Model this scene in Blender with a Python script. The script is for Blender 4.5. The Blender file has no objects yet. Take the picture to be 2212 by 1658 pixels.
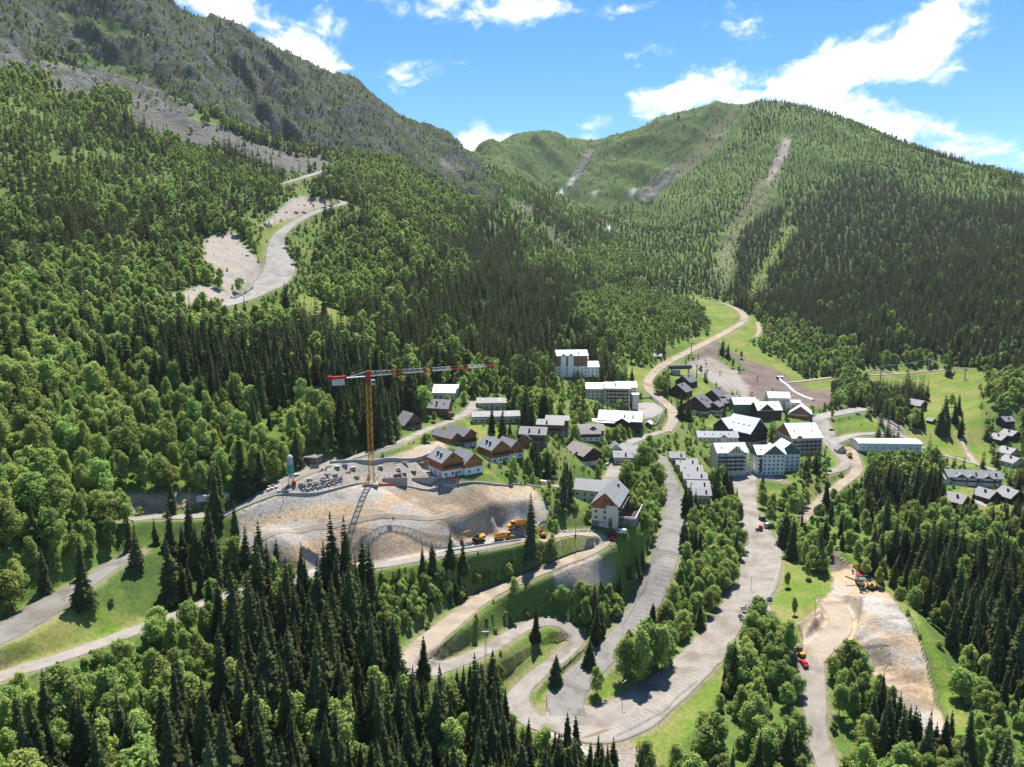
import bpy, bmesh, math, random
import numpy as np
from mathutils import Vector, Matrix
rnd = random.Random(7)
NR = np.random.RandomState(11)
R = math.radians
scene = bpy.context.scene
COL = scene.collection

# ------------------------------------------------------------------ camera
F_PX, CU, CV, PITCH = 1535.0, 1106.0, 829.0, R(9.0)      # focal length in pixels of a 2212 px wide picture
cam_d = bpy.data.cameras.new('camera'); cam = bpy.data.objects.new('camera', cam_d); COL.objects.link(cam)
cam_d.sensor_fit = 'HORIZONTAL'; cam_d.sensor_width = 36.0; cam_d.lens = 36.0 * F_PX / 2212.0
cam_d.clip_start = 0.5; cam_d.clip_end = 20000.0
cam.location = (0, 0, 0); cam.rotation_euler = (math.pi / 2 - PITCH, 0, 0)
scene.camera = cam
scene.render.resolution_x, scene.render.resolution_y = 1024, 767

# ------------------------------------------------------------------ light and exposure
SUN_EL, SUN_AZ = R(64.0), R(9.0)         # azimuth measured from the view direction (+Y) towards +X
SKY_STRENGTH, SUN_STRENGTH, EXPOSURE = 0.138, 4.4, 1.15
sun_d = bpy.data.lights.new('sun', 'SUN'); sun = bpy.data.objects.new('sun', sun_d); COL.objects.link(sun)
sun_d.energy = SUN_STRENGTH; sun_d.angle = R(0.5); sun_d.color = (1.0, 0.945, 0.86)
to_sun = Vector((math.sin(SUN_AZ) * math.cos(SUN_EL), math.cos(SUN_AZ) * math.cos(SUN_EL), math.sin(SUN_EL)))
sun.rotation_euler = to_sun.to_track_quat('Z', 'Y').to_euler(); sun.location = (0, 0, 600)
scene.view_settings.view_transform = 'Standard'; scene.view_settings.look = 'None'
scene.view_settings.exposure = EXPOSURE; scene.view_settings.gamma = 1.0; scene.view_settings.use_curve_mapping = False
scene.cycles.max_bounces = 5; scene.cycles.diffuse_bounces = 3; scene.cycles.glossy_bounces = 2
scene.cycles.transmission_bounces = 3; scene.cycles.volume_bounces = 0; scene.cycles.transparent_max_bounces = 6
scene.cycles.caustics_reflective = False; scene.cycles.caustics_refractive = False
scene.cycles.use_denoising = True

# ------------------------------------------------------------------ sky with fair-weather clouds
world = bpy.data.worlds.new('World'); scene.world = world; world.use_nodes = True
wt = world.node_tree; wt.nodes.clear()
def wn(t, **k):
    n = wt.nodes.new(t)
    for a, b in k.items(): setattr(n, a, b)
    return n
def wl(a, b): wt.links.new(a, b)
sky = wn('ShaderNodeTexSky', sky_type='NISHITA', sun_disc=False)
sky.sun_elevation = SUN_EL; sky.sun_rotation = SUN_AZ; sky.altitude = 1700; sky.air_density = 1.0; sky.dust_density = 0.1; sky.ozone_density = 2.2
tc = wn('ShaderNodeTexCoord'); sep = wn('ShaderNodeSeparateXYZ'); wl(tc.outputs['Generated'], sep.inputs[0])
def wm(op, a, b=None, c=None, clamp=False):
    n = wn('ShaderNodeMath', operation=op, use_clamp=clamp)
    for i, v in enumerate((a, b, c)):
        if v is None: continue
        if isinstance(v, (int, float)): n.inputs[i].default_value = v
        else: wl(v, n.inputs[i])
    return n.outputs[0]
az = wm('ARCTAN2', sep.outputs[0], sep.outputs[1]); el = wm('ARCSINE', sep.outputs[2])
ae = wn('ShaderNodeCombineXYZ'); wl(az, ae.inputs[0]); wl(el, ae.inputs[1])
# two layers of cloud noise on the direction, flattened like cloud sheets seen from below
mp = wn('ShaderNodeMapping'); mp.inputs['Scale'].default_value = (1.0, 1.0, 1.7); wl(tc.outputs['Generated'], mp.inputs[0])
n1 = wn('ShaderNodeTexNoise'); n1.inputs['Scale'].default_value = 7.5; n1.inputs['Detail'].default_value = 9; n1.inputs['Roughness'].default_value = 0.60
n1.inputs['Distortion'].default_value = 0.35; wl(mp.outputs[0], n1.inputs['Vector'])
n2 = wn('ShaderNodeTexNoise'); n2.inputs['Scale'].default_value = 26; n2.inputs['Detail'].default_value = 6; n2.inputs['Roughness'].default_value = 0.62
n2.inputs['Distortion'].default_value = 0.6; wl(mp.outputs[0], n2.inputs['Vector'])
def azel(u, v):
    cx, cy = (u - CU) / F_PX, (CV - v) / F_PX
    d = Vector((cx, math.cos(PITCH) + cy * math.sin(PITCH), -math.sin(PITCH) + cy * math.cos(PITCH))).normalized()
    return math.atan2(d.x, d.y), math.asin(d.z)
# every cloud bank: place on the dome (azimuth, elevation), half sizes, tilt, weight
CLOUDS = [(1700, 195, 330, 62, 20, .62), (1985, 95, 105, 72, 8, .58), (1960, 285, 230, 55, -16, .62), (1500, 205, 140, 50, 12, .5), (1810, 150, 130, 55, 10, .5),
          (1130, 312, 150, 34, 0, .60), (1280, 290, 55, 40, 0, .5), (1040, 330, 60, 20, 0, .45), (640, 105, 120, 52, -22, .60), (720, 60, 60, 60, 0, .42),
          (460, 12, 100, 42, -10, .62), (1050, 15, 240, 42, 0, .55), (930, 140, 110, 26, 14, .34), (1570, 45, 90, 38, -14, .34), (1370, 120, 75, 30, 0, .30),
          (1720, 100, 60, 28, 10, .30), (880, 170, 60, 32, 20, .30), (960, 195, 40, 20, 0, .22), (2160, 330, 80, 34, -10, .30), (1290, 20, 110, 30, 0, .4), (830, 20, 40, 30, 0, .2),
          (-420, 60, 260, 60, 0, .5), (2700, 120, 300, 60, 6, .5), (3300, 300, 260, 60, 0, .5), (-900, 200, 300, 60, 8, .5)]
tot = None
for (u, v, ru, rv, tilt, wgt) in CLOUDS:
    a0, e0 = azel(u, v); kx = F_PX / ru * (0.92 if abs(u - CU) < 1200 else .9); ky = F_PX / rv
    t = R(tilt)
    m = wn('ShaderNodeMapping', vector_type='TEXTURE'); wl(ae.outputs[0], m.inputs[0])
    m.inputs['Location'].default_value = (a0, e0, 0); m.inputs['Rotation'].default_value = (0, 0, t); m.inputs['Scale'].default_value = (1 / kx, 1 / ky, 1)
    ln = wn('ShaderNodeVectorMath', operation='LENGTH'); wl(m.outputs[0], ln.inputs[0])
    mr = wn('ShaderNodeMapRange', interpolation_type='SMOOTHSTEP'); wl(ln.outputs['Value'], mr.inputs[0])
    mr.inputs[1].default_value = 0.15; mr.inputs[2].default_value = 1.55; mr.inputs[3].default_value = wgt; mr.inputs[4].default_value = 0.0
    tot = mr.outputs[0] if tot is None else wm('MAXIMUM', tot, mr.outputs[0])
# the same kind of broken cloud over the rest of the dome
n3 = wn('ShaderNodeTexNoise'); n3.inputs['Scale'].default_value = 2.1; n3.inputs['Detail'].default_value = 2; wl(tc.outputs['Generated'], n3.inputs['Vector'])
away = wm('MULTIPLY', wm('SUBTRACT', n3.outputs[0], 0.5, clamp=True), 2.6)
hi = wn('ShaderNodeMapRange'); wl(el, hi.inputs[0]); hi.inputs[1].default_value = .42; hi.inputs[2].default_value = .60
tot = wm('MAXIMUM', tot, wm('MULTIPLY', away, hi.outputs[0]))
dens = wm('ADD', tot, wm('ADD', wm('MULTIPLY', wm('SUBTRACT', n1.outputs[0], .5), 1.45), wm('MULTIPLY', wm('SUBTRACT', n2.outputs[0], .5), .95)))
cm = wn('ShaderNodeMapRange', interpolation_type='SMOOTHSTEP'); wl(dens, cm.inputs[0]); cm.inputs[1].default_value = .27; cm.inputs[2].default_value = .66
cr = wn('ShaderNodeValToRGB'); cr.color_ramp.elements[0].position = 0.0; cr.color_ramp.elements[0].color = (3.4, 4.0, 4.9, 1)
cr.color_ramp.elements[1].position = 1.0; cr.color_ramp.elements[1].color = (4.5, 4.45, 4.4, 1); wl(cm.outputs[0], cr.inputs[0])
hs = wn('ShaderNodeHueSaturation'); hs.inputs['Saturation'].default_value = 1.30; hs.inputs['Value'].default_value = 0.62; wl(sky.outputs[0], hs.inputs['Color'])
mx = wn('ShaderNodeMix', data_type='RGBA'); wl(cm.outputs[0], mx.inputs[0]); wl(hs.outputs[0], mx.inputs[6]); wl(cr.outputs[0], mx.inputs[7])
bg = wn('ShaderNodeBackground'); bg.inputs['Strength'].default_value = SKY_STRENGTH; wl(mx.outputs[2], bg.inputs['Color'])
world.cycles.sampling_method = 'MANUAL'; world.cycles.sample_map_resolution = 512
wo = wn('ShaderNodeOutputWorld'); wl(bg.outputs[0], wo.inputs['Surface'])

# ------------------------------------------------------------------ helpers: rays, noise
SP, CP = math.sin(PITCH), math.cos(PITCH)
def ray_se(u, v):
    """a picture point as (x/y, z/y) of its ray"""
    cx, cy = (u - CU) / F_PX, (CV - v) / F_PX
    dy = CP + cy * SP
    return cx / dy, (-SP + cy * CP) / dy
def to_px(x, y, z):
    dep = y * CP - z * SP
    return CU + F_PX * x / dep, CV - F_PX * (y * SP + z * CP) / dep
def _hash(ix, iy, seed):
    h = (ix.astype(np.int64) * 374761393 + iy.astype(np.int64) * 668265263 + seed * 974711) & 0x7fffffff
    h = ((h ^ (h >> 13)) * 1274126177) & 0x7fffffff
    return ((h ^ (h >> 16)) & 0xffff) / 65535.0
def vnoise(x, y, seed=0):
    ix, iy = np.floor(x), np.floor(y); fx, fy = x - ix, y - iy
    fx = fx * fx * fx * (fx * (fx * 6 - 15) + 10); fy = fy * fy * fy * (fy * (fy * 6 - 15) + 10)
    a = _hash(ix, iy, seed); b = _hash(ix + 1, iy, seed); c = _hash(ix, iy + 1, seed); d = _hash(ix + 1, iy + 1, seed)
    return (a + (b - a) * fx) * (1 - fy) + (c + (d - c) * fx) * fy
def fbm(x, y, oct=5, seed=0, gain=.5):
    s = 0; a = 1.0; t = 0
    for o in range(oct):
        s = s + a * (vnoise(x, y, seed + o) - .5); t += a; a *= gain
        x, y = (x * .8 - y * .6) * 2.03 + 17.3, (x * .6 + y * .8) * 2.03 - 9.1
    return s / t * 2
def ridged(x, y, oct=5, seed=0):
    s = 0; a = 1.0; t = 0
    for o in range(oct):
        s = s + a * (1 - np.abs(2 * vnoise(x, y, seed + o) - 1)); t += a; a *= .5
        x, y = (x * .8 - y * .6) * 2.1 + 5.3, (x * .6 + y * .8) * 2.1 - 3.1
    return s / t

# ------------------------------------------------------------------ terrain: heights through known places, as z/y over (x/y, ln y)
CTRL = [  # picture column, row, distance ahead in metres
 # hairpins and car parks in the foreground
 (1110,1500,229),(1280,1600,206),(1180,1560,215),(1380,1510,229),(1500,1430,250),(1590,1300,298),(1640,1150,374),(1612,1040,452),(1270,1470,238),(1330,1400,258),(1400,1310,291),(1470,1120,372),(1440,1010,440),
 (1250,1370,264),(1150,1345,266),(1050,1395,243),(950,1440,225),(880,1430,220),(1050,1290,270),(1210,1210,290),(1195,1160,299),(1245,1152,304),(1300,1160,300),(1330,1200,300),(1200,1427,247),
 (1250,1240,284),(1320,1260,294),(1100,1440,239),
 # excavation and crane terrace
 (1090,1160,291),(960,1195,276),(850,1200,264),(700,1215,256),(600,1200,248),(540,1150,254),(500,1100,264),(620,1065,274),(800,1052,289),(960,1048,307),(1100,1050,319),(1165,1055,323),
 (800,1040,296),(930,1040,311),(700,1010,295),(850,1000,312),(960,985,323),(1010,1015,315),(1060,1030,317),(800,1225,258),(570,1255,240),
 # left roads
 (540,1085,266),(290,1115,250),(350,1085,261),(230,1230,219),(100,1310,197),(0,1380,178),(0,1475,160),(150,1415,178),(330,1345,205),(0,1200,202),
 (200,1658,150),(450,1640,158),(700,1658,165),(1000,1658,182),(600,1450,196),(400,1500,182),(800,1500,204),(1300,1650,196),(1500,1600,206),(1650,1600,204),(1600,1470,237),
 # right: road, spoil heap, woods
 (1780,1640,197),(1735,1435,236),(1650,1320,286),(1690,1380,254),(1750,1540,214),(1850,1270,302),(1830,1340,272),(1990,1350,264),(2050,1560,206),(1940,1480,224),(1850,1420,240),(1790,1190,340),
 (2200,1600,190),(2200,1400,250),(2200,1250,318),(2100,1180,352),(2200,1120,392),(1950,1150,365),(1730,1200,352),(1740,1080,430),(1840,1020,472),
 (2100,1060,440),(2130,960,560),(2070,990,520),(2040,800,760),(2100,870,655),(1920,985,520),(2000,900,600),(2212,940,560),(2212,1050,452),
 # village
 (1570,1025,458),(1690,1035,452),(1760,985,500),(1660,940,540),(1720,890,585),(1600,860,640),(1790,880,610),(1850,910,585),(1480,880,585),(1480,830,655),(1550,800,740),(1620,820,705),(1700,830,715),(1800,820,740),
 (1255,835,600),(1330,905,515),(1390,900,535),(1420,800,690),(1440,940,505),(900,930,378),(950,905,405),(1000,870,445),(1070,910,408),(1190,950,392),(1110,1000,352),(1150,970,375),(1270,1005,398),(1355,1000,425),(1500,960,495),(1490,1050,420),(1220,1060,340),
 # left slope
 (600,1000,290),(640,900,332),(300,1000,278),(100,1000,244),(300,900,312),(0,900,268),(500,770,428),(100,800,330),(300,760,390),(500,660,540),(600,560,660),(560,600,610),(740,440,850),(690,380,990),(450,560,620),(400,640,520),
 (100,600,480),(0,400,620),(250,420,720),(0,250,760),(200,300,860),(0,130,930),(300,250,980),(450,330,950),(600,330,1050),(420,150,1150),(560,230,1220),(150,60,1130),
 # middle slope
 (800,330,1280),(900,420,1160),(1000,560,960),(1000,700,660),(850,700,590),(750,800,430),(700,620,650),(1100,750,640),(900,850,440),(1050,820,500),(1200,600,1080),(1150,450,1500),(1080,400,1500),(1300,650,960),(1400,720,820),(1200,800,620),(1300,760,720),(1000,380,1520),
 # valley floor and right mountain
 (1200,430,1760),(1300,495,1600),(1380,570,1360),(1450,620,1160),(1590,700,950),(1540,740,850),(1650,720,905),
 (1350,420,1900),(1250,380,2050),(1150,370,2050),(1450,350,1950),(1550,300,1960),(1650,400,1680),(1650,300,1860),(1600,560,1300),(1500,520,1480),(1620,650,1080),(1900,500,1280),(1800,380,1640),(2000,650,950),(1850,740,845),(2200,560,1000),(2200,720,760),(2200,850,600),(2150,470,1260),(1950,400,1500),
]
RIDGE = [(-250,-160,1180),(0,-95,1220),(200,-55,1240),(380,2,1290),(450,38,1330),(530,72,1370),(620,112,1430),(700,150,1490),(800,207,1580),(900,266,1680),(950,300,1740),(985,324,1800),(1020,338,2100),
         (1060,346,2380),(1110,341,2400),(1170,325,2390),(1230,311,2380),(1290,315,2350),(1350,300,2280),(1420,274,2200),(1470,251,2140),(1540,237,2080),(1640,228,2020),(1750,240,1960),(1830,264,1900),(1900,290,1840),(2000,322,1760),(2100,354,1680),(2212,388,1600),(2400,430,1540)]
pts = []
for (u, v, Y) in CTRL + RIDGE:
    s, e = ray_se(u, v); pts.append((s, math.log(Y), e))
for (u, v, Y) in RIDGE:
    s, e = ray_se(u, v); z = e * Y
    for k, zz in ((1.18, z - .10 * Y), (1.7, z * .35), (2.6, -100)):
        pts.append((s, math.log(Y * k), zz / (Y * k)))
for (s, Y, z) in [(-1.15,150,-60),(-1.15,300,-20),(-1.1,600,100),(-1.0,1000,340),(-1.2,1500,560),(1.15,150,-135),(1.15,300,-125),(1.1,600,-80),(1.0,1000,40),(1.1,1600,190),
                  (-.9,70,-100),(-.3,70,-128),(.3,70,-160),(.9,70,-150),(-.9,24,-104),(0,24,-145),(.9,24,-155),(-.9,110,-98),(.8,120,-146),(.2,120,-156),(-.4,115,-118),(1.2,24,-155),(-1.2,24,-100),(1.2,4200,-100),(-1.2,4200,-100),(0,5300,-150)]:
    pts.append((s, math.log(Y), z / Y))
pts = np.array(pts)
def _phi(r2): return 0.5 * r2 * np.log(r2 + 1e-12)
def tps_fit(p, lam=2e-4):
    n = len(p); d = ((p[:, None, :2] - p[None, :, :2]) ** 2).sum(-1)
    A = np.zeros((n + 3, n + 3)); A[:n, :n] = _phi(d) + lam * np.eye(n); A[:n, n] = 1; A[:n, n + 1:] = p[:, :2]; A[n:, :n] = A[:n, n:].T
    return np.linalg.solve(A, np.concatenate([p[:, 2], np.zeros(3)]))
W = tps_fit(pts)
# grid lines: fine where the picture looks, coarse outside
S_AX = np.concatenate([np.linspace(-1.3, -.86, 26)[:-1], np.linspace(-.86, .86, 660), np.linspace(.86, 1.3, 26)[1:]])
def _ls(a, b, n): return np.linspace(math.log(a), math.log(b), n)
L_AX = np.concatenate([_ls(22, 140, 50)[:-1], _ls(140, 480, 420)[:-1], _ls(480, 1000, 170)[:-1], _ls(1000, 2500, 230)[:-1], _ls(2500, 6200, 30)])
SG, LG = np.meshgrid(S_AX, L_AX, indexing='ij')
NS, NL = SG.shape
E = np.full(SG.shape, W[-3]) + W[-2] * SG + W[-1] * LG
for k in range(len(pts)):
    E += W[k] * _phi((SG - pts[k, 0]) ** 2 + (LG - pts[k, 1]) ** 2)
YG = np.exp(LG); XG = SG * YG; ZG = E * YG
# picture place of each grid point of the smooth ground
UG, VG = to_px(XG, YG, ZG)

# ------------------------------------------------------------------ land cover drawn as outlines on the ground
RU0, RV0, RSTEP = -500, -260, 2
RW, RH = 1640, 1180
CVX, CVY = np.meshgrid(RU0 + RSTEP * np.arange(RW), RV0 + RSTEP * np.arange(RH))
def poly_mask(poly):
    p = np.array(poly, float); m = np.zeros((RH, RW), bool)
    i0 = max(int((p[:, 1].min() - RV0) / RSTEP), 0); i1 = min(int((p[:, 1].max() - RV0) / RSTEP) + 2, RH)
    j0 = max(int((p[:, 0].min() - RU0) / RSTEP), 0); j1 = min(int((p[:, 0].max() - RU0) / RSTEP) + 2, RW)
    if i1 <= i0 or j1 <= j0: return m
    x = CVX[i0:i1, j0:j1]; y = CVY[i0:i1, j0:j1]; c = np.zeros(x.shape, bool)
    for k in range(len(p)):
        (xa, ya), (xb, yb) = p[k], p[k - 1]
        if ya == yb: continue
        c ^= ((ya > y) != (yb > y)) & (x < (xb - xa) * (y - ya) / (yb - ya) + xa)
    m[i0:i1, j0:j1] = c
    return m
def lookup(ras, u, v):
    j = np.clip(((u - RU0) / RSTEP).astype(int), 0, RW - 1); i = np.clip(((v - RV0) / RSTEP).astype(int), 0, RH - 1)
    return ras[i, j]
# id: albedo, second albedo, trees (0..1), conifer share, tree height factor, relief noise in metres
COVER = {
 0: ((.082,.132,.032), (.115,.165,.040), 1.00, .50, 1.0, .6),    # mixed forest floor
 1: ((.145,.228,.036), (.245,.245,.078), .000, .3, .5, .25),      # mown meadow
 2: ((.45,.375,.285), (.365,.34,.305), .000, .3, .5, .4),          # bare earth, excavation
 3: ((.34,.32,.29), (.30,.25,.19), .000, .3, .5, .4),            # gravel
 4: ((.155,.120,.105), (.21,.165,.14), .000, .3, .5, .3),        # tilled brown soil
 5: ((.115,.116,.118), (.060,.080,.038), .50, .6, .46, 12.),     # cliffs
 6: ((.25,.235,.22), (.20,.20,.15), .05, .7, .55, 2.5),          # scree
 7: ((.070,.135,.030), (.115,.145,.052), .09, .6, .42, 7.),       # alpine pasture
 8: ((.11,.175,.036), (.175,.190,.065), .30, .12, .42, .6),      # rough grass with bushes
 9: ((.78,.79,.82), (.60,.58,.55), 0, 0, 0, 0.3),                # old snow
 10: ((.045,.068,.022), (.060,.090,.026), 1.0, .97, .95, 1.),    # pure spruce
 11: ((.092,.152,.034), (.125,.180,.042), 1.0, .19, .95, .6),    # broadleaf wood
 12: ((.078,.124,.031), (.108,.155,.038), 1.0, .70, 1.08, .6),   # mostly spruce
 13: ((.17,.165,.10), (.13,.17,.05), .06, .1, .4, 1.5),          # gully scrub
 14: ((.19,.195,.075), (.125,.20,.04), .03, .3, .35, .3),        # dry bank grass
 15: ((.40,.33,.27), (.38,.35,.32), .02, .3, .35, 1.),           # pale cutting
 16: ((.27,.265,.26), (.12,.14,.07), .05, .5, .5, 6.),           # light slabs of rock
 18: ((.060,.098,.026), (.085,.130,.030), 1.0, .90, 1.08, .6),   # tall spruce stand
 19: ((.092,.152,.034), (.125,.180,.042), 1.0, .13, .85, .6),    # leafy slope
 17: ((.078,.128,.032), (.110,.160,.040), 1.0, .40, .72, 1.),       # mixed small wood
}
for k_ in (1, 2, 3, 4, 6, 7, 8, 13, 14, 15, 16): COVER[k_] = tuple(tuple(c * (.96 if k_ == 2 else .80) for c in COVER[k_][j]) for j in (0, 1)) + COVER[k_][2:]
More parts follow.
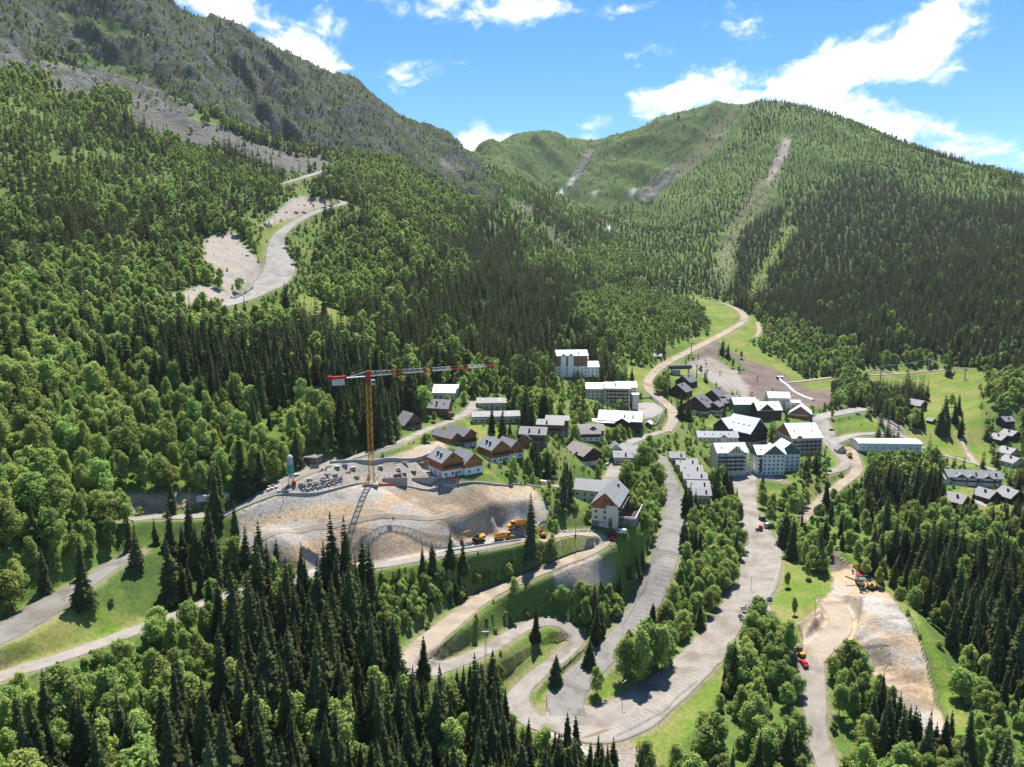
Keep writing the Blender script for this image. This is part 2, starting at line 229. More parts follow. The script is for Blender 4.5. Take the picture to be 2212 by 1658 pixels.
PATCH = [
 # woods
 (10, [(1720,440),(1830,380),(2000,400),(2700,440),(2700,760),(2150,820),(2120,790),(1850,745),(1700,690),(1630,640),(1680,560)]),
 (17, [(1300,500),(1350,430),(1460,380),(1620,290),(1760,250),(1900,300),(2212,400),(2212,440),(2000,420),(1830,380),(1720,440),(1650,560),(1620,650),(1480,640),(1390,580)]),
 (10, [(1610,440),(1700,420),(1690,480),(1640,560),(1600,640),(1560,640),(1585,560),(1600,480)]),
 (12, [(640,440),(780,340),(900,380),(1060,430),(1200,560),(1420,720),(1540,720),(1400,790),(1240,760),(1200,960),(1020,900),(800,900),(700,880),(640,700),(660,560)]),
 (11, [(1080,450),(1130,440),(1220,560),(1350,690),(1420,760),(1380,790),(1220,690),(1120,560)]),
 (11, [(-400,930),(180,860),(330,840),(600,830),(660,900),(620,1010),(560,1040),(430,1060),(270,1070),(280,1130),(240,1210),(140,1260),(0,1320),(-400,1500)]),
 (12, [(-400,820),(300,740),(680,790),(660,880),(420,860),(120,900),(-400,960)]),
 (17, [(-400,300),(0,180),(130,210),(300,330),(430,330),(560,340),(690,370),(640,450),(520,480),(430,420),(250,430),(100,420),(0,500),(-400,560)]),
 (11, [(-400,1500),(0,1500),(300,1390),(420,1380),(520,1480),(500,1560),(330,1640),(0,1700),(-400,1800)]),
 (18, [(420,1400),(560,1290),(880,1300),(860,1440),(1000,1470),(1090,1560),(1290,1640),(1300,1900),(300,1900),(330,1640),(500,1560),(520,1480)]),
 (18, [(240,1140),(330,1130),(460,1128),(540,1125),(580,1200),(600,1238),(560,1255),(440,1300),(340,1335),(285,1325),(262,1260)]),
 (11, [(1560,1600),(1640,1480),(1660,1420),(1640,1380),(1700,1420),(1740,1540),(1700,1700),(1400,1760),(1420,1650)]),
 (11, [(1440,1060),(1600,1060),(1600,1290),(1560,1310),(1500,1390),(1430,1460),(1330,1470),(1320,1400),(1420,1330),(1480,1180)]),
 (11, [(1340,1180),(1360,1010),(1430,960),(1435,1060),(1420,1180),(1390,1260),(1340,1330),(1250,1320),(1180,1290),(1130,1290),(1100,1270),(1230,1230),(1320,1260)]),
 (11, [(800,1235),(960,1205),(1100,1180),(1170,1180),(1190,1210),(1080,1255),(990,1310),(870,1390),(820,1330)]),
 (17, [(1620,1100),(1700,1040),(1790,1020),(1850,1050),(1900,1150),(2000,1250),(2212,1350),(2500,1500),(2500,2000),(2100,1700),(2060,1480),(1990,1350),(1900,1270),(1800,1180),(1740,1230),(1690,1180)]),
 (19, [(1620,1100),(1700,1040),(1790,1020),(1850,1050),(1900,1150),(1860,1235),(1800,1180),(1740,1230),(1690,1180)]),
 (11, [(1785,1430),(1850,1420),(1890,1500),(1900,1600),(1870,1700),(1800,1700),(1785,1560)]),
 (12, [(1850,1120),(1960,1060),(2060,1090),(2212,1110),(2700,1150),(2700,1400),(2212,1400),(2060,1260),(1920,1230)]),
 (12, [(1960,1260),(2060,1250),(2220,1330),(2220,1500),(2120,1470),(2030,1350)]),
 (11, [(1600,740),(1700,740),(1800,770),(1870,800),(1880,850),(1800,850),(1760,830),(1680,800)]),
 (11, [(1200,790),(1240,770),(1260,860),(1290,900),(1260,930),(1180,900)]),
 (11, [(1380,750),(1450,770),(1400,800),(1350,830),(1310,790)]),
 (12, [(1870,850),(1960,830),(1990,850),(1985,930),(1890,920)]),
 # rock and high ground
 (7, [(985,270),(1230,250),(1470,190),(1660,170),(1590,290),(1530,340),(1450,400),(1370,440),(1310,455),(1240,445),(1180,410),(1090,375),(1040,352)]),
 (13, [(1545,255),(1592,236),(1566,300),(1500,360),(1440,405),(1475,345)]),
 (16, [(1370,430),(1400,390),(1480,340),(1440,400),(1400,440)]),
 (6, [(1262,328),(1285,322),(1240,400),(1228,405)]),
 (13, [(1690,292),(1712,295),(1705,340),(1660,430),(1600,520),(1560,640),(1535,640),(1545,560),(1580,470),(1650,370)]),
 (15, [(1694,298),(1709,299),(1698,340),(1668,385),(1650,405),(1665,370)]),
 (8, [(1700,475),(1725,480),(1690,560),(1640,640),(1605,660),(1600,645),(1660,560)]),
 (5, [(-500,-260),(380,-120),(480,-30),(700,80),(960,240),(1020,320),(1080,400),(1060,450),(960,400),(870,345),(760,330),(600,300),(520,260),(340,195),(130,130),(-500,110)]),
 (6, [(280,205),(400,250),(560,300),(740,345),(690,372),(620,380),(480,320),(350,300),(290,260)]),
 (6, [(70,150),(180,175),(200,215),(110,190)]),
 (16, [(-500,60),(0,75),(70,130),(190,150),(300,170),(420,235),(400,262),(300,215),(180,190),(60,160),(-500,110)]),
 (7, [(120,20),(240,40),(330,75),(260,80),(150,50)]),
 (6, [(945,335),(1005,355),(1000,372),(950,362)]),
 (7, [(180,110),(330,160),(300,175),(160,130)]),
 (9, [(1206,420),(1240,380),(1246,378),(1222,406),(1210,422)]), (9, [(1360,434),(1364,410),(1372,406),(1366,422)]), (9, [(1278,425),(1292,408),(1286,424)]), (9, [(1308,490),(1318,484),(1316,500)]),
 (13, [(1160,470),(1200,500),(1280,560),(1260,570),(1200,530)]), (13, [(1110,425),(1160,450),(1150,470),(1105,445)]),
 # left ski road and its cuttings
 (1, [(455,690),(560,650),(640,625),(680,640),(780,705),(760,712),(600,700),(520,705)]),
 (8, [(560,650),(640,625),(660,690),(640,700),(590,690)]),
 (15, [(440,512),(505,500),(562,570),(560,600),(500,640),(440,580)]), (15, [(355,640),(440,615),(520,640),(470,662),(380,668)]),
 (8, [(560,575),(545,520),(520,480),(560,470),(620,450),(590,500),(565,545)]),
 (1, [(553,560),(565,510),(610,470),(660,450),(735,437),(650,480),(605,510),(598,552)]),
 (8, [(620,610),(645,560),(615,510),(650,480),(760,445),(790,465),(720,500),(670,560),(690,630),(640,640)]),
 (15, [(640,420),(730,438),(640,470),(560,490),(600,455)]),
 (8, [(590,395),(640,370),(700,385),(660,410),(640,430)]),
 (8, [(590,885),(650,870),(630,960),(580,985),(560,950)]),
 # excavation, crane terrace
 (2, [(497,1118),(600,1068),(740,1052),(1000,1046),(1160,1050),(1185,1085),(1178,1150),(1130,1172),(960,1200),(800,1222),(640,1240),(570,1240),(515,1195)]),
 (3, [(540,1085),(620,1030),(700,990),(840,985),(960,955),(975,1000),(1000,1045),(740,1053),(600,1067)]),
 (8, [(860,965),(1000,895),(1005,945),(960,960),(900,990)]), (2, [(840,988),(900,965),(958,950),(960,985),(850,1000)]),
 (2, [(272,1066),(430,1066),(445,1085),(330,1112),(278,1110)]), (1, [(430,1090),(470,1080),(525,1075),(500,1100),(460,1108)]),
 (1, [(990,1046),(1040,1040),(1060,1000),(1092,1008),(1100,1046)]), (8, [(1095,985),(1040,1000),(1100,1046),(1170,1042),(1200,1050),(1240,1090),(1280,1100),(1270,1150),(1200,1140),(1180,1090)]),
 (1, [(1000,905),(1100,935),(1090,965),(1030,960)]), (8, [(1160,985),(1210,940),(1235,980),(1215,1010),(1180,1010)]),
 (8, [(1200,760),(1235,800),(1250,860),(1290,880),(1230,900),(1190,850)]), (1, [(1150,1170),(1230,1155),(1285,1165),(1275,1185),(1210,1215),(1160,1215)]), (2, [(1165,1165),(1215,1165),(1190,1190)]),
 (8, [(1150,1140),(1208,1118),(1218,1160),(1150,1165)]),
 (15, [(1190,1238),(1290,1197),(1335,1235),(1315,1272),(1200,1282)]), (1, [(1300,1200),(1350,1175),(1370,1160),(1350,1220),(1335,1240)]),
 (14, [(800,1290),(960,1262),(1100,1225),(1180,1205),(1190,1222),(1090,1258),(1000,1303),(900,1370),(850,1400),(820,1370)]),
 (14, [(900,1445),(1000,1375),(1100,1320),(1200,1300),(1260,1320),(1130,1345),(1060,1385),(980,1425)]),
 (14, [(1005,1430),(1120,1372),(1190,1352),(1230,1372),(1215,1402),(1150,1447),(1105,1480),(1040,1490)]),
 (8, [(1030,1450),(1090,1440),(1090,1520),(1030,1520)]),
 (1, [(1150,1500),(1185,1462),(1205,1480),(1178,1540),(1160,1538)]), (1, [(1255,1495),(1290,1450),(1330,1470),(1430,1450),(1400,1490),(1340,1522),(1280,1527)]),
 (8, [(1190,1455),(1260,1410),(1262,1432),(1200,1480)]),
 (1, [(1350,1605),(1470,1535),(1560,1450),(1600,1380),(1625,1390),(1590,1460),(1500,1570),(1430,1660)]),
 (3, [(1275,1615),(1340,1590),(1450,1670),(1270,1690)]), (2, [(1140,1560),(1250,1600),(1290,1625),(1240,1640),(1180,1600)]),
 (1, [(-300,1520),(0,1400),(130,1325),(175,1296),(270,1325),(330,1335),(250,1388),(120,1425),(0,1475),(-300,1560)]), (14, [(-300,1420),(0,1335),(110,1275),(220,1215),(240,1228),(100,1300),(0,1355),(-300,1460)]),
 # right: banks, spoil heap
 (1, [(1672,1165),(1700,1200),(1745,1250),(1800,1230),(1800,1300),(1765,1330),(1725,1395),(1692,1390),(1650,1310),(1680,1240)]),
 (2, [(1790,1180),(1830,1215),(1930,1290),(1990,1390),(2020,1510),(2062,1600),(1985,1590),(1905,1490),(1860,1415),(1810,1400),(1790,1440),(1735,1400),(1722,1345),(1770,1308),(1800,1268)]),
 (3, [(1860,1400),(1920,1395),(1925,1440),(1890,1445)]), (4, [(1790,1182),(1825,1215),(1840,1225),(1800,1235)]),
 (1, [(1910,1265),(1950,1290),(2010,1370),(2060,1480),(2120,1620),(2080,1620),(2040,1530),(2010,1420),(1970,1340)]),
 (1, [(1660,1060),(1700,1050),(1690,1080),(1650,1110)]), (8, [(1740,1040),(1840,1010),(1850,1030),(1790,1080),(1740,1110)]),
 # village greens, front of snow, meadows
 (1, [(1280,680),(1340,700),(1420,760),(1480,735),(1530,700),(1440,610),(1480,635),(1570,655),(1640,690),(1650,735),(1610,735),(1680,780),(1740,815),(1800,815),(1810,845),(1720,845),(1650,800),(1560,745),(1480,770),(1410,800),(1380,850),(1360,820),(1330,780)]),
 (11, [(1235,650),(1340,672),(1430,735),(1475,732),(1405,792),(1330,790),(1260,745)]),
 (17, [(1200,520),(1330,640),(1440,600),(1540,690),(1530,722),(1470,735),(1400,740),(1330,690),(1260,640)]),
 (4, [(1500,765),(1545,735),(1600,770),(1680,800),(1760,850),(1800,872),(1760,885),(1680,865),(1620,862),(1560,835),(1490,800)]),
 (3, [(1480,785),(1530,770),(1590,800),(1620,840),(1610,862),(1560,840),(1500,805)]), (8, [(1555,735),(1575,760),(1610,800),(1580,800),(1550,770)]),
 (4, [(1720,846),(1790,840),(1815,868),(1770,872)]), (1, [(1440,790),(1475,785),(1550,850),(1540,880),(1480,860)]), (1, [(1505,900),(1560,895),(1590,940),(1520,945)]),
 (8, [(1390,930),(1520,880),(1540,960),(1560,1040),(1520,1060),(1440,1000)]),
 (1, [(1800,912),(1895,900),(1905,935),(1850,945),(1808,955)]), (1, [(1770,1010),(1800,965),(1835,960),(1860,1000),(1835,1030)]),
 (1, [(1840,795),(1970,790),(1960,835),(1880,830)]), (1, [(1955,810),(2000,790),(2120,795),(2140,860),(2120,950),(2165,1000),(2090,1010),(1985,985),(1930,935),(1985,930),(1995,860)]),
 (8, [(2110,810),(2160,900),(2180,980),(2140,990),(2120,900)]), (8, [(2080,1040),(2180,1050),(2230,1100),(2180,1110),(2080,1060)]), (1, [(2060,1060),(2130,1050),(2110,1075),(2160,1100),(2090,1105)]),
 (3, [(1890,905),(1920,900),(1960,935),(1930,940)]), (1, [(1740,960),(1770,950),(1770,985),(1745,1000)]), (1, [(1640,985),(1655,990),(1660,1030),(1645,1030)]),
]
KIND = np.zeros((RH, RW), np.uint8)
for cid, poly in PATCH: KIND[poly_mask(poly)] = cid

# ------------------------------------------------------------------ ground sampling
def col_at(s, arr):
    i = np.clip(np.searchsorted(S_AX, s) - 1, 0, NS - 2); t = (s - S_AX[i]) / (S_AX[i + 1] - S_AX[i])
    return arr[i] * (1 - t) + arr[i + 1] * t
def pix(u, v, arr=None):
    """first point of the ground along the ray through a picture point"""
    s, e = ray_se(u, v); z = col_at(s, ZG if arr is None else arr); ee = z / np.exp(L_AX)
    k = np.argmax(ee >= e)
    if k == 0: k = NL - 1
    a, b = ee[k - 1], ee[k]; t = (e - a) / (b - a) if b != a else 0
    Y = math.exp(L_AX[k - 1] + t * (L_AX[k] - L_AX[k - 1]))
    return Vector((s * Y, Y, e * Y))
def zat(x, y):
    x = np.asarray(x, float); y = np.asarray(y, float)
    s = x / y; l = np.log(y)
    i = np.clip(np.searchsorted(S_AX, s) - 1, 0, NS - 2); k = np.clip(np.searchsorted(L_AX, l) - 1, 0, NL - 2)
    a = np.clip((s - S_AX[i]) / (S_AX[i + 1] - S_AX[i]), 0, 1); b = np.clip((y - np.exp(L_AX[k])) / (np.exp(L_AX[k + 1]) - np.exp(L_AX[k])), 0, 1)
    return (ZG[i, k] * (1 - a) + ZG[i + 1, k] * a) * (1 - b) + (ZG[i, k + 1] * (1 - a) + ZG[i + 1, k + 1] * a) * b
def G(x, y, dz=0.0): return Vector((x, y, float(zat(x, y)) + dz))
def catmull(P, n):
    P = [np.array(p, float) for p in P]; Q = [2 * P[0] - P[1]] + P + [2 * P[-1] - P[-2]]; out = []
    for k in range(1, len(Q) - 2):
        a, b, c, d = Q[k - 1:k + 3]
        for t in np.linspace(0, 1, n, endpoint=False):
            out.append(.5 * (2 * b + (c - a) * t + (2 * a - 5 * b + 4 * c - d) * t * t + (3 * b - a - 3 * c + d) * t ** 3))
    out.append(P[-1]); return np.array(out)

# ------------------------------------------------------------------ roads: centre lines with widths in metres
ASPH, DUST, TRACK, GRAV = 'asphalt', 'dusty', 'track', 'gravel'
ROADS = [  # name, surface, cut/fill side slope length, points (column, row, width)
 ('hairpin_road', DUST, 5, [(880,1424,7),(886,1446,8),(920,1452,7.5),(1000,1428,6.4),(1070,1393,6.2),(1128,1360,6.2),(1178,1344,6.4),(1218,1351,6.8),(1243,1374,7),(1236,1397,6.4),(1201,1427,6.2),(1155,1464,6.4),(1124,1496,7.2),(1120,1522,8),(1142,1552,8),(1190,1572,8)]),
 ('lower_car_park', DUST, 5, [(1178,1548,11),(1228,1556,18),(1290,1566,20),(1360,1544,19),(1420,1503,17),(1470,1462,15.5),(1520,1415,14.5),(1556,1365,13),(1588,1318,13),(1616,1270,14)]),
 ('upper_car_park', ASPH, 5, [(1226,1548,12),(1222,1512,13),(1248,1470,11.5),(1290,1430,11),(1335,1388,11),(1378,1335,12),(1410,1275,12.5),(1434,1210,12.5),(1453,1140,12),(1458,1085,10.5),(1450,1045,8),(1436,1012,6.5),(1428,985,5.5)]),
 ('main_street', DUST, 4, [(1622,1300,13),(1640,1250,18),(1643,1205,20),(1640,1165,18),(1626,1130,11),(1618,1095,10),(1612,1060,13),(1608,1036,16),(1640,1028,10),(1690,1040,7)]),
 ('building_access_road', TRACK, 5, [(880,1432,9),(925,1387,9),(985,1337,8),(1050,1290,7.2),(1120,1256,6.5),(1200,1222,6.2),(1265,1197,6.8),(1297,1176,8),(1288,1157,8),(1245,1152,6),(1195,1160,5)]),
 ('excavation_road', DUST, 3, [(1140,1166,5),(1060,1181,5.2),(960,1198,5.2),(860,1215,5.2),(760,1231,5.2),(650,1246,5.4),(560,1263,5.6),(460,1300,5.6),(360,1338,5.8),(250,1381,6),(130,1421,6),(0,1468,6.2),(-180,1540,6.5)]),
 ('excavation_bench', TRACK, -3, [(548,1178,1.8),(600,1158,2.0),(680,1140,2.2),(770,1125,2.2),(880,1118,2.2),(985,1108,1.8)]),
 ('terrace_road', DUST, 3, [(1028,862,6),(1018,885,6.5),(985,905,5.6),(930,928,5.2),(850,960,5.2),(780,986,5.4),(690,1012,6),(620,1040,7.5),(565,1072,7.5),(510,1100,6),(470,1112,5.5),(400,1118,5.5),(330,1118,5.5),(280,1124,5.5)]),
 ('left_road', ASPH, 4, [(290,1196,6),(235,1229,6.2),(165,1274,8),(100,1314,11),(30,1356,12),(-50,1404,10),(-200,1500,8)]),
 ('works_road', DUST, 3, [(1640,1296,6),(1660,1332,4),(1684,1376,4),(1715,1404,6),(1748,1424,9),(1757,1478,7.5),(1761,1530,7),(1763,1582,6.8),(1776,1622,6.8),(1800,1690,6.8),(1835,1790,6.8)]),
 ('spoil_access', TRACK, 2, [(1750,1424,9),(1778,1396,9),(1806,1368,9),(1816,1345,9),(1808,1322,10),(1796,1304,10)]),
 ('forest_track', TRACK, 4, [(1722,1135,6),(1764,1094,7),(1810,1053,7),(1850,1020,7),(1846,992,7),(1836,968,7)]),
 ('village_loop', DUST, 3, [(1768,905,13),(1784,930,12),(1793,956,11),(1810,977,8),(1828,1000,7.5),(1815,1014,7),(1785,1024,6)]),
 ('village_plaza', GRAV, 3, [(1762,905,12),(1800,895,14),(1850,886,16),(1886,884,12)]),
 ('sports_hall_road', GRAV, 2, [(1800,958,8),(1840,942,8),(1900,938,8),(1950,944,7),(1985,965,4),(2030,982,4),(2100,1001,4),(2150,1018,4)]),
 ('chalet_street', DUST, 3, [(1436,932,6),(1395,945,7),(1350,962,8),(1338,990,8),(1326,1020,8),(1310,1042,8),(1250,1052,7),(1190,1050,6),(1168,1047,5)]),
 ('hall_forecourt', GRAV, 2, [(1360,905,10),(1385,900,20),(1402,886,22),(1396,872,14)]),
 ('piste_road', TRACK, 4, [(1440,934,7),(1454,910,8),(1450,886,8),(1424,862,8),(1402,842,8),(1404,817,8),(1440,786,10),(1500,755,11),(1568,719,11),(1608,692,10),(1592,668,9),(1555,655,6)]),
 ('valley_track', TRACK, 3, [(1636,698,5),(1640,715,5),(1634,730,5)]),
 ('ski_road', GRAV, 7, [(200,722,5),(260,706,5),(330,694,6),(400,684,7),(460,668,13),(530,645,19),(580,617,28),(603,580,27),(597,540,17),(606,507,12),(650,474,11),(700,453,10),(742,440,9),(715,428,6),(680,420,5)]),
 ('upper_ski_road', GRAV, 5, [(600,402,6),(640,391,8),(690,374,10),(742,357,10)]),
 ('forest_road', GRAV, 3, [(360,735,6),(440,752,7),(510,768,12),(560,776,11),(640,792,7),(690,800,6)]),
 ('meadow_track', TRACK, 2, [(1880,812,4),(1960,808,4),(2030,801,4),(2060,798,8),(2110,795,4)]),
 ('meadow_path', TRACK, 2, [(2072,935,2.6),(2080,960,2.6),(2090,980,3),(2108,1003,4)]),
 ('chalet_drive', GRAV, 2, [(2068,1022,5),(2100,1050,5),(2160,1052,6),(2170,1066,5),(2125,1072,4.5),(2112,1085,4.5),(2135,1098,4)]),
 ('meadow_upper_path', TRACK, 2, [(1880,800,3),(1935,806,3)]),
 ('snow_front_path', TRACK, 2, [(1700,828,5),(1760,822,6),(1830,812,5),(1880,812,4)]),
]
RIB = []
for (nm, surf, fade, P) in ROADS:
    q = []
    for (u, v, w) in P:
        p = pix(min(max(u, -560), 2700), v); q.append((p.x, p.y, p.z, w))
    c = catmull(q, 12)
    for it in range(30):                      # even out the gradient along the road
        c[1:-1, 2] = .5 * c[1:-1, 2] + .25 * (c[:-2, 2] + c[2:, 2])
    RIB.append((nm, surf, fade, c))
def ribbon_dist(c, reach):
    x0, x1 = c[:, 0].min() - reach, c[:, 0].max() + reach; y0, y1 = max(c[:, 1].min() - reach, 23), c[:, 1].max() + reach
    k0, k1 = np.searchsorted(L_AX, math.log(y0)), np.searchsorted(L_AX, math.log(y1))
    i0, i1 = np.searchsorted(S_AX, min(x0 / y0, x0 / y1)), np.searchsorted(S_AX, max(x1 / y0, x1 / y1))
    X, Y = XG[i0:i1, k0:k1], YG[i0:i1, k0:k1]; best = np.full(X.shape, 1e9); tz = np.zeros(X.shape)
    for k in range(0, len(c) - 1):
        a, b = c[k], c[k + 1]; dx, dy = b[0] - a[0], b[1] - a[1]; L2 = dx * dx + dy * dy + 1e-9
        t = np.clip(((X - a[0]) * dx + (Y - a[1]) * dy) / L2, 0, 1)
        d = np.hypot(X - a[0] - t * dx, Y - a[1] - t * dy) - .5 * (a[3] + t * (b[3] - a[3]))
        m = d < best; best[m] = d[m]; tz[m] = (a[2] + t * (b[2] - a[2]))[m]
    return (slice(i0, i1), slice(k0, k1)), best, tz
QUIET = np.zeros(ZG.shape)
DISTS = None
def grade_all(reach, nat):
    """level every road bed at once; banks between neighbouring roads run evenly from one to the other"""
    global ZG, DISTS
    if DISTS is None: DISTS = [ribbon_dist(c, 22) for (_, _, _, c) in RIB]
    num = np.zeros(ZG.shape); den = np.zeros(ZG.shape)
    for (sl, best, tz), (nm, surf, fade, c) in zip(DISTS, RIB):
        if fade < 0: continue
        d = np.maximum(best - .9, 0); f = reach * (.5 + fade / 8)
        w = (np.clip(1 - d / f, 0, 1) / (d + .35)) ** 2
        num[sl] += w * tz; den[sl] += w
        QUIET[sl] = np.maximum(QUIET[sl], np.clip(1 - (best - 2) / 4, 0, 1))
    ZG = (num + nat * ZG) / (den + nat)
grade_all(14, .03)
def pad(cx, cy, z, hw, hd, yaw, fade=4.0, quiet=True):
    """level building ground"""
    r = math.hypot(hw, hd) + fade + 3
    k0, k1 = np.searchsorted(L_AX, math.log(max(cy - r, 23))), np.searchsorted(L_AX, math.log(cy + r))
    i0, i1 = np.searchsorted(S_AX, (cx - r) / (cy - r if cx < 0 else cy + r)), np.searchsorted(S_AX, (cx + r) / (cy - r if cx > 0 else cy + r))
    X, Y = XG[i0:i1, k0:k1] - cx, YG[i0:i1, k0:k1] - cy
    a, b = X * math.cos(yaw) + Y * math.sin(yaw), -X * math.sin(yaw) + Y * math.cos(yaw)
    d = np.maximum(np.abs(a) - hw, np.abs(b) - hd)
    w = np.clip(1 - d / fade, 0, 1); w = w * w * (3 - 2 * w)
    Z = ZG[i0:i1, k0:k1]; ZG[i0:i1, k0:k1] = Z + (z - Z) * w
    if quiet: QUIET[i0:i1, k0:k1] = np.maximum(QUIET[i0:i1, k0:k1], w)

# ------------------------------------------------------------------ buildings: places first, so that the ground is levelled under them
WHITE_R, GREY_R, DGREY_R, PINK_R, BLUE_R = 'white_metal_roof', 'grey_roof', 'dark_grey_roof', 'weathered_roof', 'slate_blue_roof'
CREAM, STONE, BROWN, DBROWN, RUST, ORANGE, WHITEW, BLACKW, GREENW, REDW, BRICK, BEIGE = 'cream_render', 'stone_wall', 'brown_timber', 'dark_timber', 'red_timber', 'orange_timber', 'white_render', 'black_timber', 'green_timber', 'maroon_timber', 'brick_cladding', 'beige_render'
# name, category, label, column, row, yaw, width, depth, eaves height, ridge axis, roof pitch, roof, wall, options
B = []
def bld(name, cat, label, u, v, yaw, w, d, h, ax, pitch, roof, wall, **o): B.append(dict(name=name, cat=cat, label=label, u=u, v=v, yaw=R(yaw), w=w, d=d, h=h, ax=ax, pitch=pitch, roof=roof, wall=wall, **o))
# chalets by the crane
bld('chalet', 'chalet', 'steep A-shaped red timber chalet with pale metal roof beside the spruce wood', 893, 928, 38, 10.5, 10, 3.2, 'y', 46, GREY_R, RUST, base=(1.8, STONE), glaz=1)
bld('chalet', 'chalet', 'brown chalet with grey roof and one chimney behind the bright green tree', 945, 898, -12, 12.5, 9.5, 4.6, 'x', 40, GREY_R, BROWN, chim=[(-1, .5)], shed=1)
bld('house', 'house', 'house with two-tier white metal roof below the small lift pylon', 958, 864, -4, 14, 9, 4.5, 'x', 20, WHITE_R, BEIGE, wings=[(0, 8.5, 15, 8, 6, 'x', 20)])
bld('house', 'house', 'long pale-roofed house hidden behind the pair of dark spruces, upper one', 1063, 886, 4, 18, 9, 4.6, 'x', 26, GREY_R, BEIGE)
bld('house', 'house', 'low pale-roofed house behind the pair of dark spruces, lower one', 1072, 915, 6, 27, 9, 4.2, 'x', 24, GREY_R, BEIGE, wings=[(-10, -2, 7, 6, 3.4, 'x', 24)])
bld('chalet', 'chalet', 'split-roof chalet with stone garage floor and timber balcony under its gable', 1016, 966, 46, 8.5, 15, 6.4, 'y', 33, DGREY_R, RUST, base=(3.2, STONE), balc=[3.0], wings=[(-7.2, 2.5, 6.5, 15, 5.8, 'y', 33), (-1.5, -4, 5, 5, 3.2, 'y', 30)], garage=2)
bld('chalet', 'chalet', 'large double-gabled brown timber chalet on white base beside the building site', 978, 1030, 34, 10.5, 13, 7.4, 'y', 37, GREY_R, ORANGE, base=(3.2, WHITEW), balc=[4.6], chim=[(-3.3, .35), (-3.0, .62)], wings=[(10.2, -1.5, 9.5, 13, 5.6, 'y', 40)])
bld('chalet', 'chalet', 'double-gabled orange timber chalet half hidden by round leafy trees', 1082, 1000, 34, 10.5, 13, 7.2, 'y', 37, GREY_R, ORANGE, base=(2.8, WHITEW), balc=[4.4], chim=[(-3.3, .35), (-3.0, .62)], wings=[(10.5, 1.5, 9, 12, 5.4, 'y', 40)])
bld('chalet', 'chalet', 'brown chalet with yellow gabled side wing and two chimneys uphill of the leafy trees', 1150, 964, -10, 14, 10, 6.6, 'x', 30, DGREY_R, BROWN, base=(2.6, STONE), balc=[3.2], chim=[(-2, .6), (3.5, .6)], wings=[(-3.5, -4.5, 5.5, 5, 4.2, 'y', 40)])
bld('chalet', 'chalet', 'tall chalet with two light stepped roofs above the meadow slope', 1188, 941, -8, 15, 9, 6.4, 'x', 24, GREY_R, BROWN, base=(2.4, STONE), balc=[3.0], chim=[(-2, .7)], wings=[(3.5, 7.5, 13, 8, 7.5, 'x', 24)])
# upper village
bld('apartment_block', 'apartment block', 'tall white and brick-clad apartment tower on the green slope, stepped roofs', 1236, 815, 6, 27, 13, 19, 'x', 32, WHITE_R, WHITEW, clad=(9.5, 19, BRICK), cross=[(-8, 4.6), (-1.5, 5)], wings=[(18, -1, 11, 12, 9, 'x', 34), (9.5, 1, 8.5, 12, 16, 'x', 32)], chim=[(6, .7)])
bld('apartment_block', 'apartment block', 'white apartment block with brown balconies and long pale roof', 1333, 878, -4, 19.5, 14, 14.5, 'x', 27, WHITE_R, CREAM, balc=[3, 5.8, 8.6, 11.4], clad=(9, 14.5, BEIGE), chim=[(-1.5, .5)], wings=[(-12, 8, 24, 13, 12.5, 'x', 30), (8, 11, 16, 12, 13.5, 'x', 30), (14.5, -1, 4.5, 9, 9, 'x', 4)])
bld('events_hall', 'hall', 'broad hall with bright white roof and open timber gable beside forecourt', 1338, 926, -14, 30, 18, 5.6, 'x', 30, WHITE_R, DBROWN, wings=[(-12, -7, 17, 8, 4.2, 'x', 18), (2, -7, 9, 9, 5.2, 'y', 30)], chim=[(3, .6), (9, .6)], few=1)
bld('shelter', 'shelter', 'small white-roofed kiosk shelter at the edge of the hall forecourt', 1399, 924, -25, 4.2, 6, 2.8, 'y', 35, WHITE_R, BLACKW, few=1)
bld('chalet', 'chalet', 'maroon timber chalet with weathered roof and front gable near the hall', 1277, 951, 3, 16, 10, 6.2, 'x', 30, PINK_R, REDW, base=(2.6, CREAM), cross=[(1, 8)], wings=[(-1, -6, 12, 6, 5.2, 'x', 34)])
bld('chalet', 'chalet', 'long maroon chalet with balconies and white garage floor along the street', 1280, 1006, 30, 13, 19, 6.4, 'y', 33, PINK_R, REDW, base=(3, WHITEW), balc=[3.2, 5.6], wings=[(-7, 4, 8, 13, 5, 'y', 33)], garage=2)
bld('house', 'house', 'pair of stepped grey-roofed houses beside white street, left of poplar wood', 1352, 1004, -2, 14, 9, 4.6, 'x', 30, GREY_R, BEIGE, chim=[(0, .65)], wings=[(1.5, 8, 13, 8, 6.6, 'x', 30), (-5, 9, 6, 9, 7.4, 'y', 42)])
# big building beside the excavation
bld('apartment_building', 'apartment building', 'cream apartment building with orange timber gable and red shutters above parked red cars', 1306, 1139, -19, 12, 25, 10.6, 'y', 42, GREY_R, CREAM, base=(2.7, STONE), clad=(8.6, 10.6, ORANGE), gable=ORANGE, shut=1, sidebalc=[2.9, 5.5, 8.1], cross=[(3.2, 5.2)], wings=[(-11, 16, 18, 12, 9.4, 'x', 30)], chim=[(2.5, .75)], garage=1, terrace=(9.5, 9, 20, 3.4))
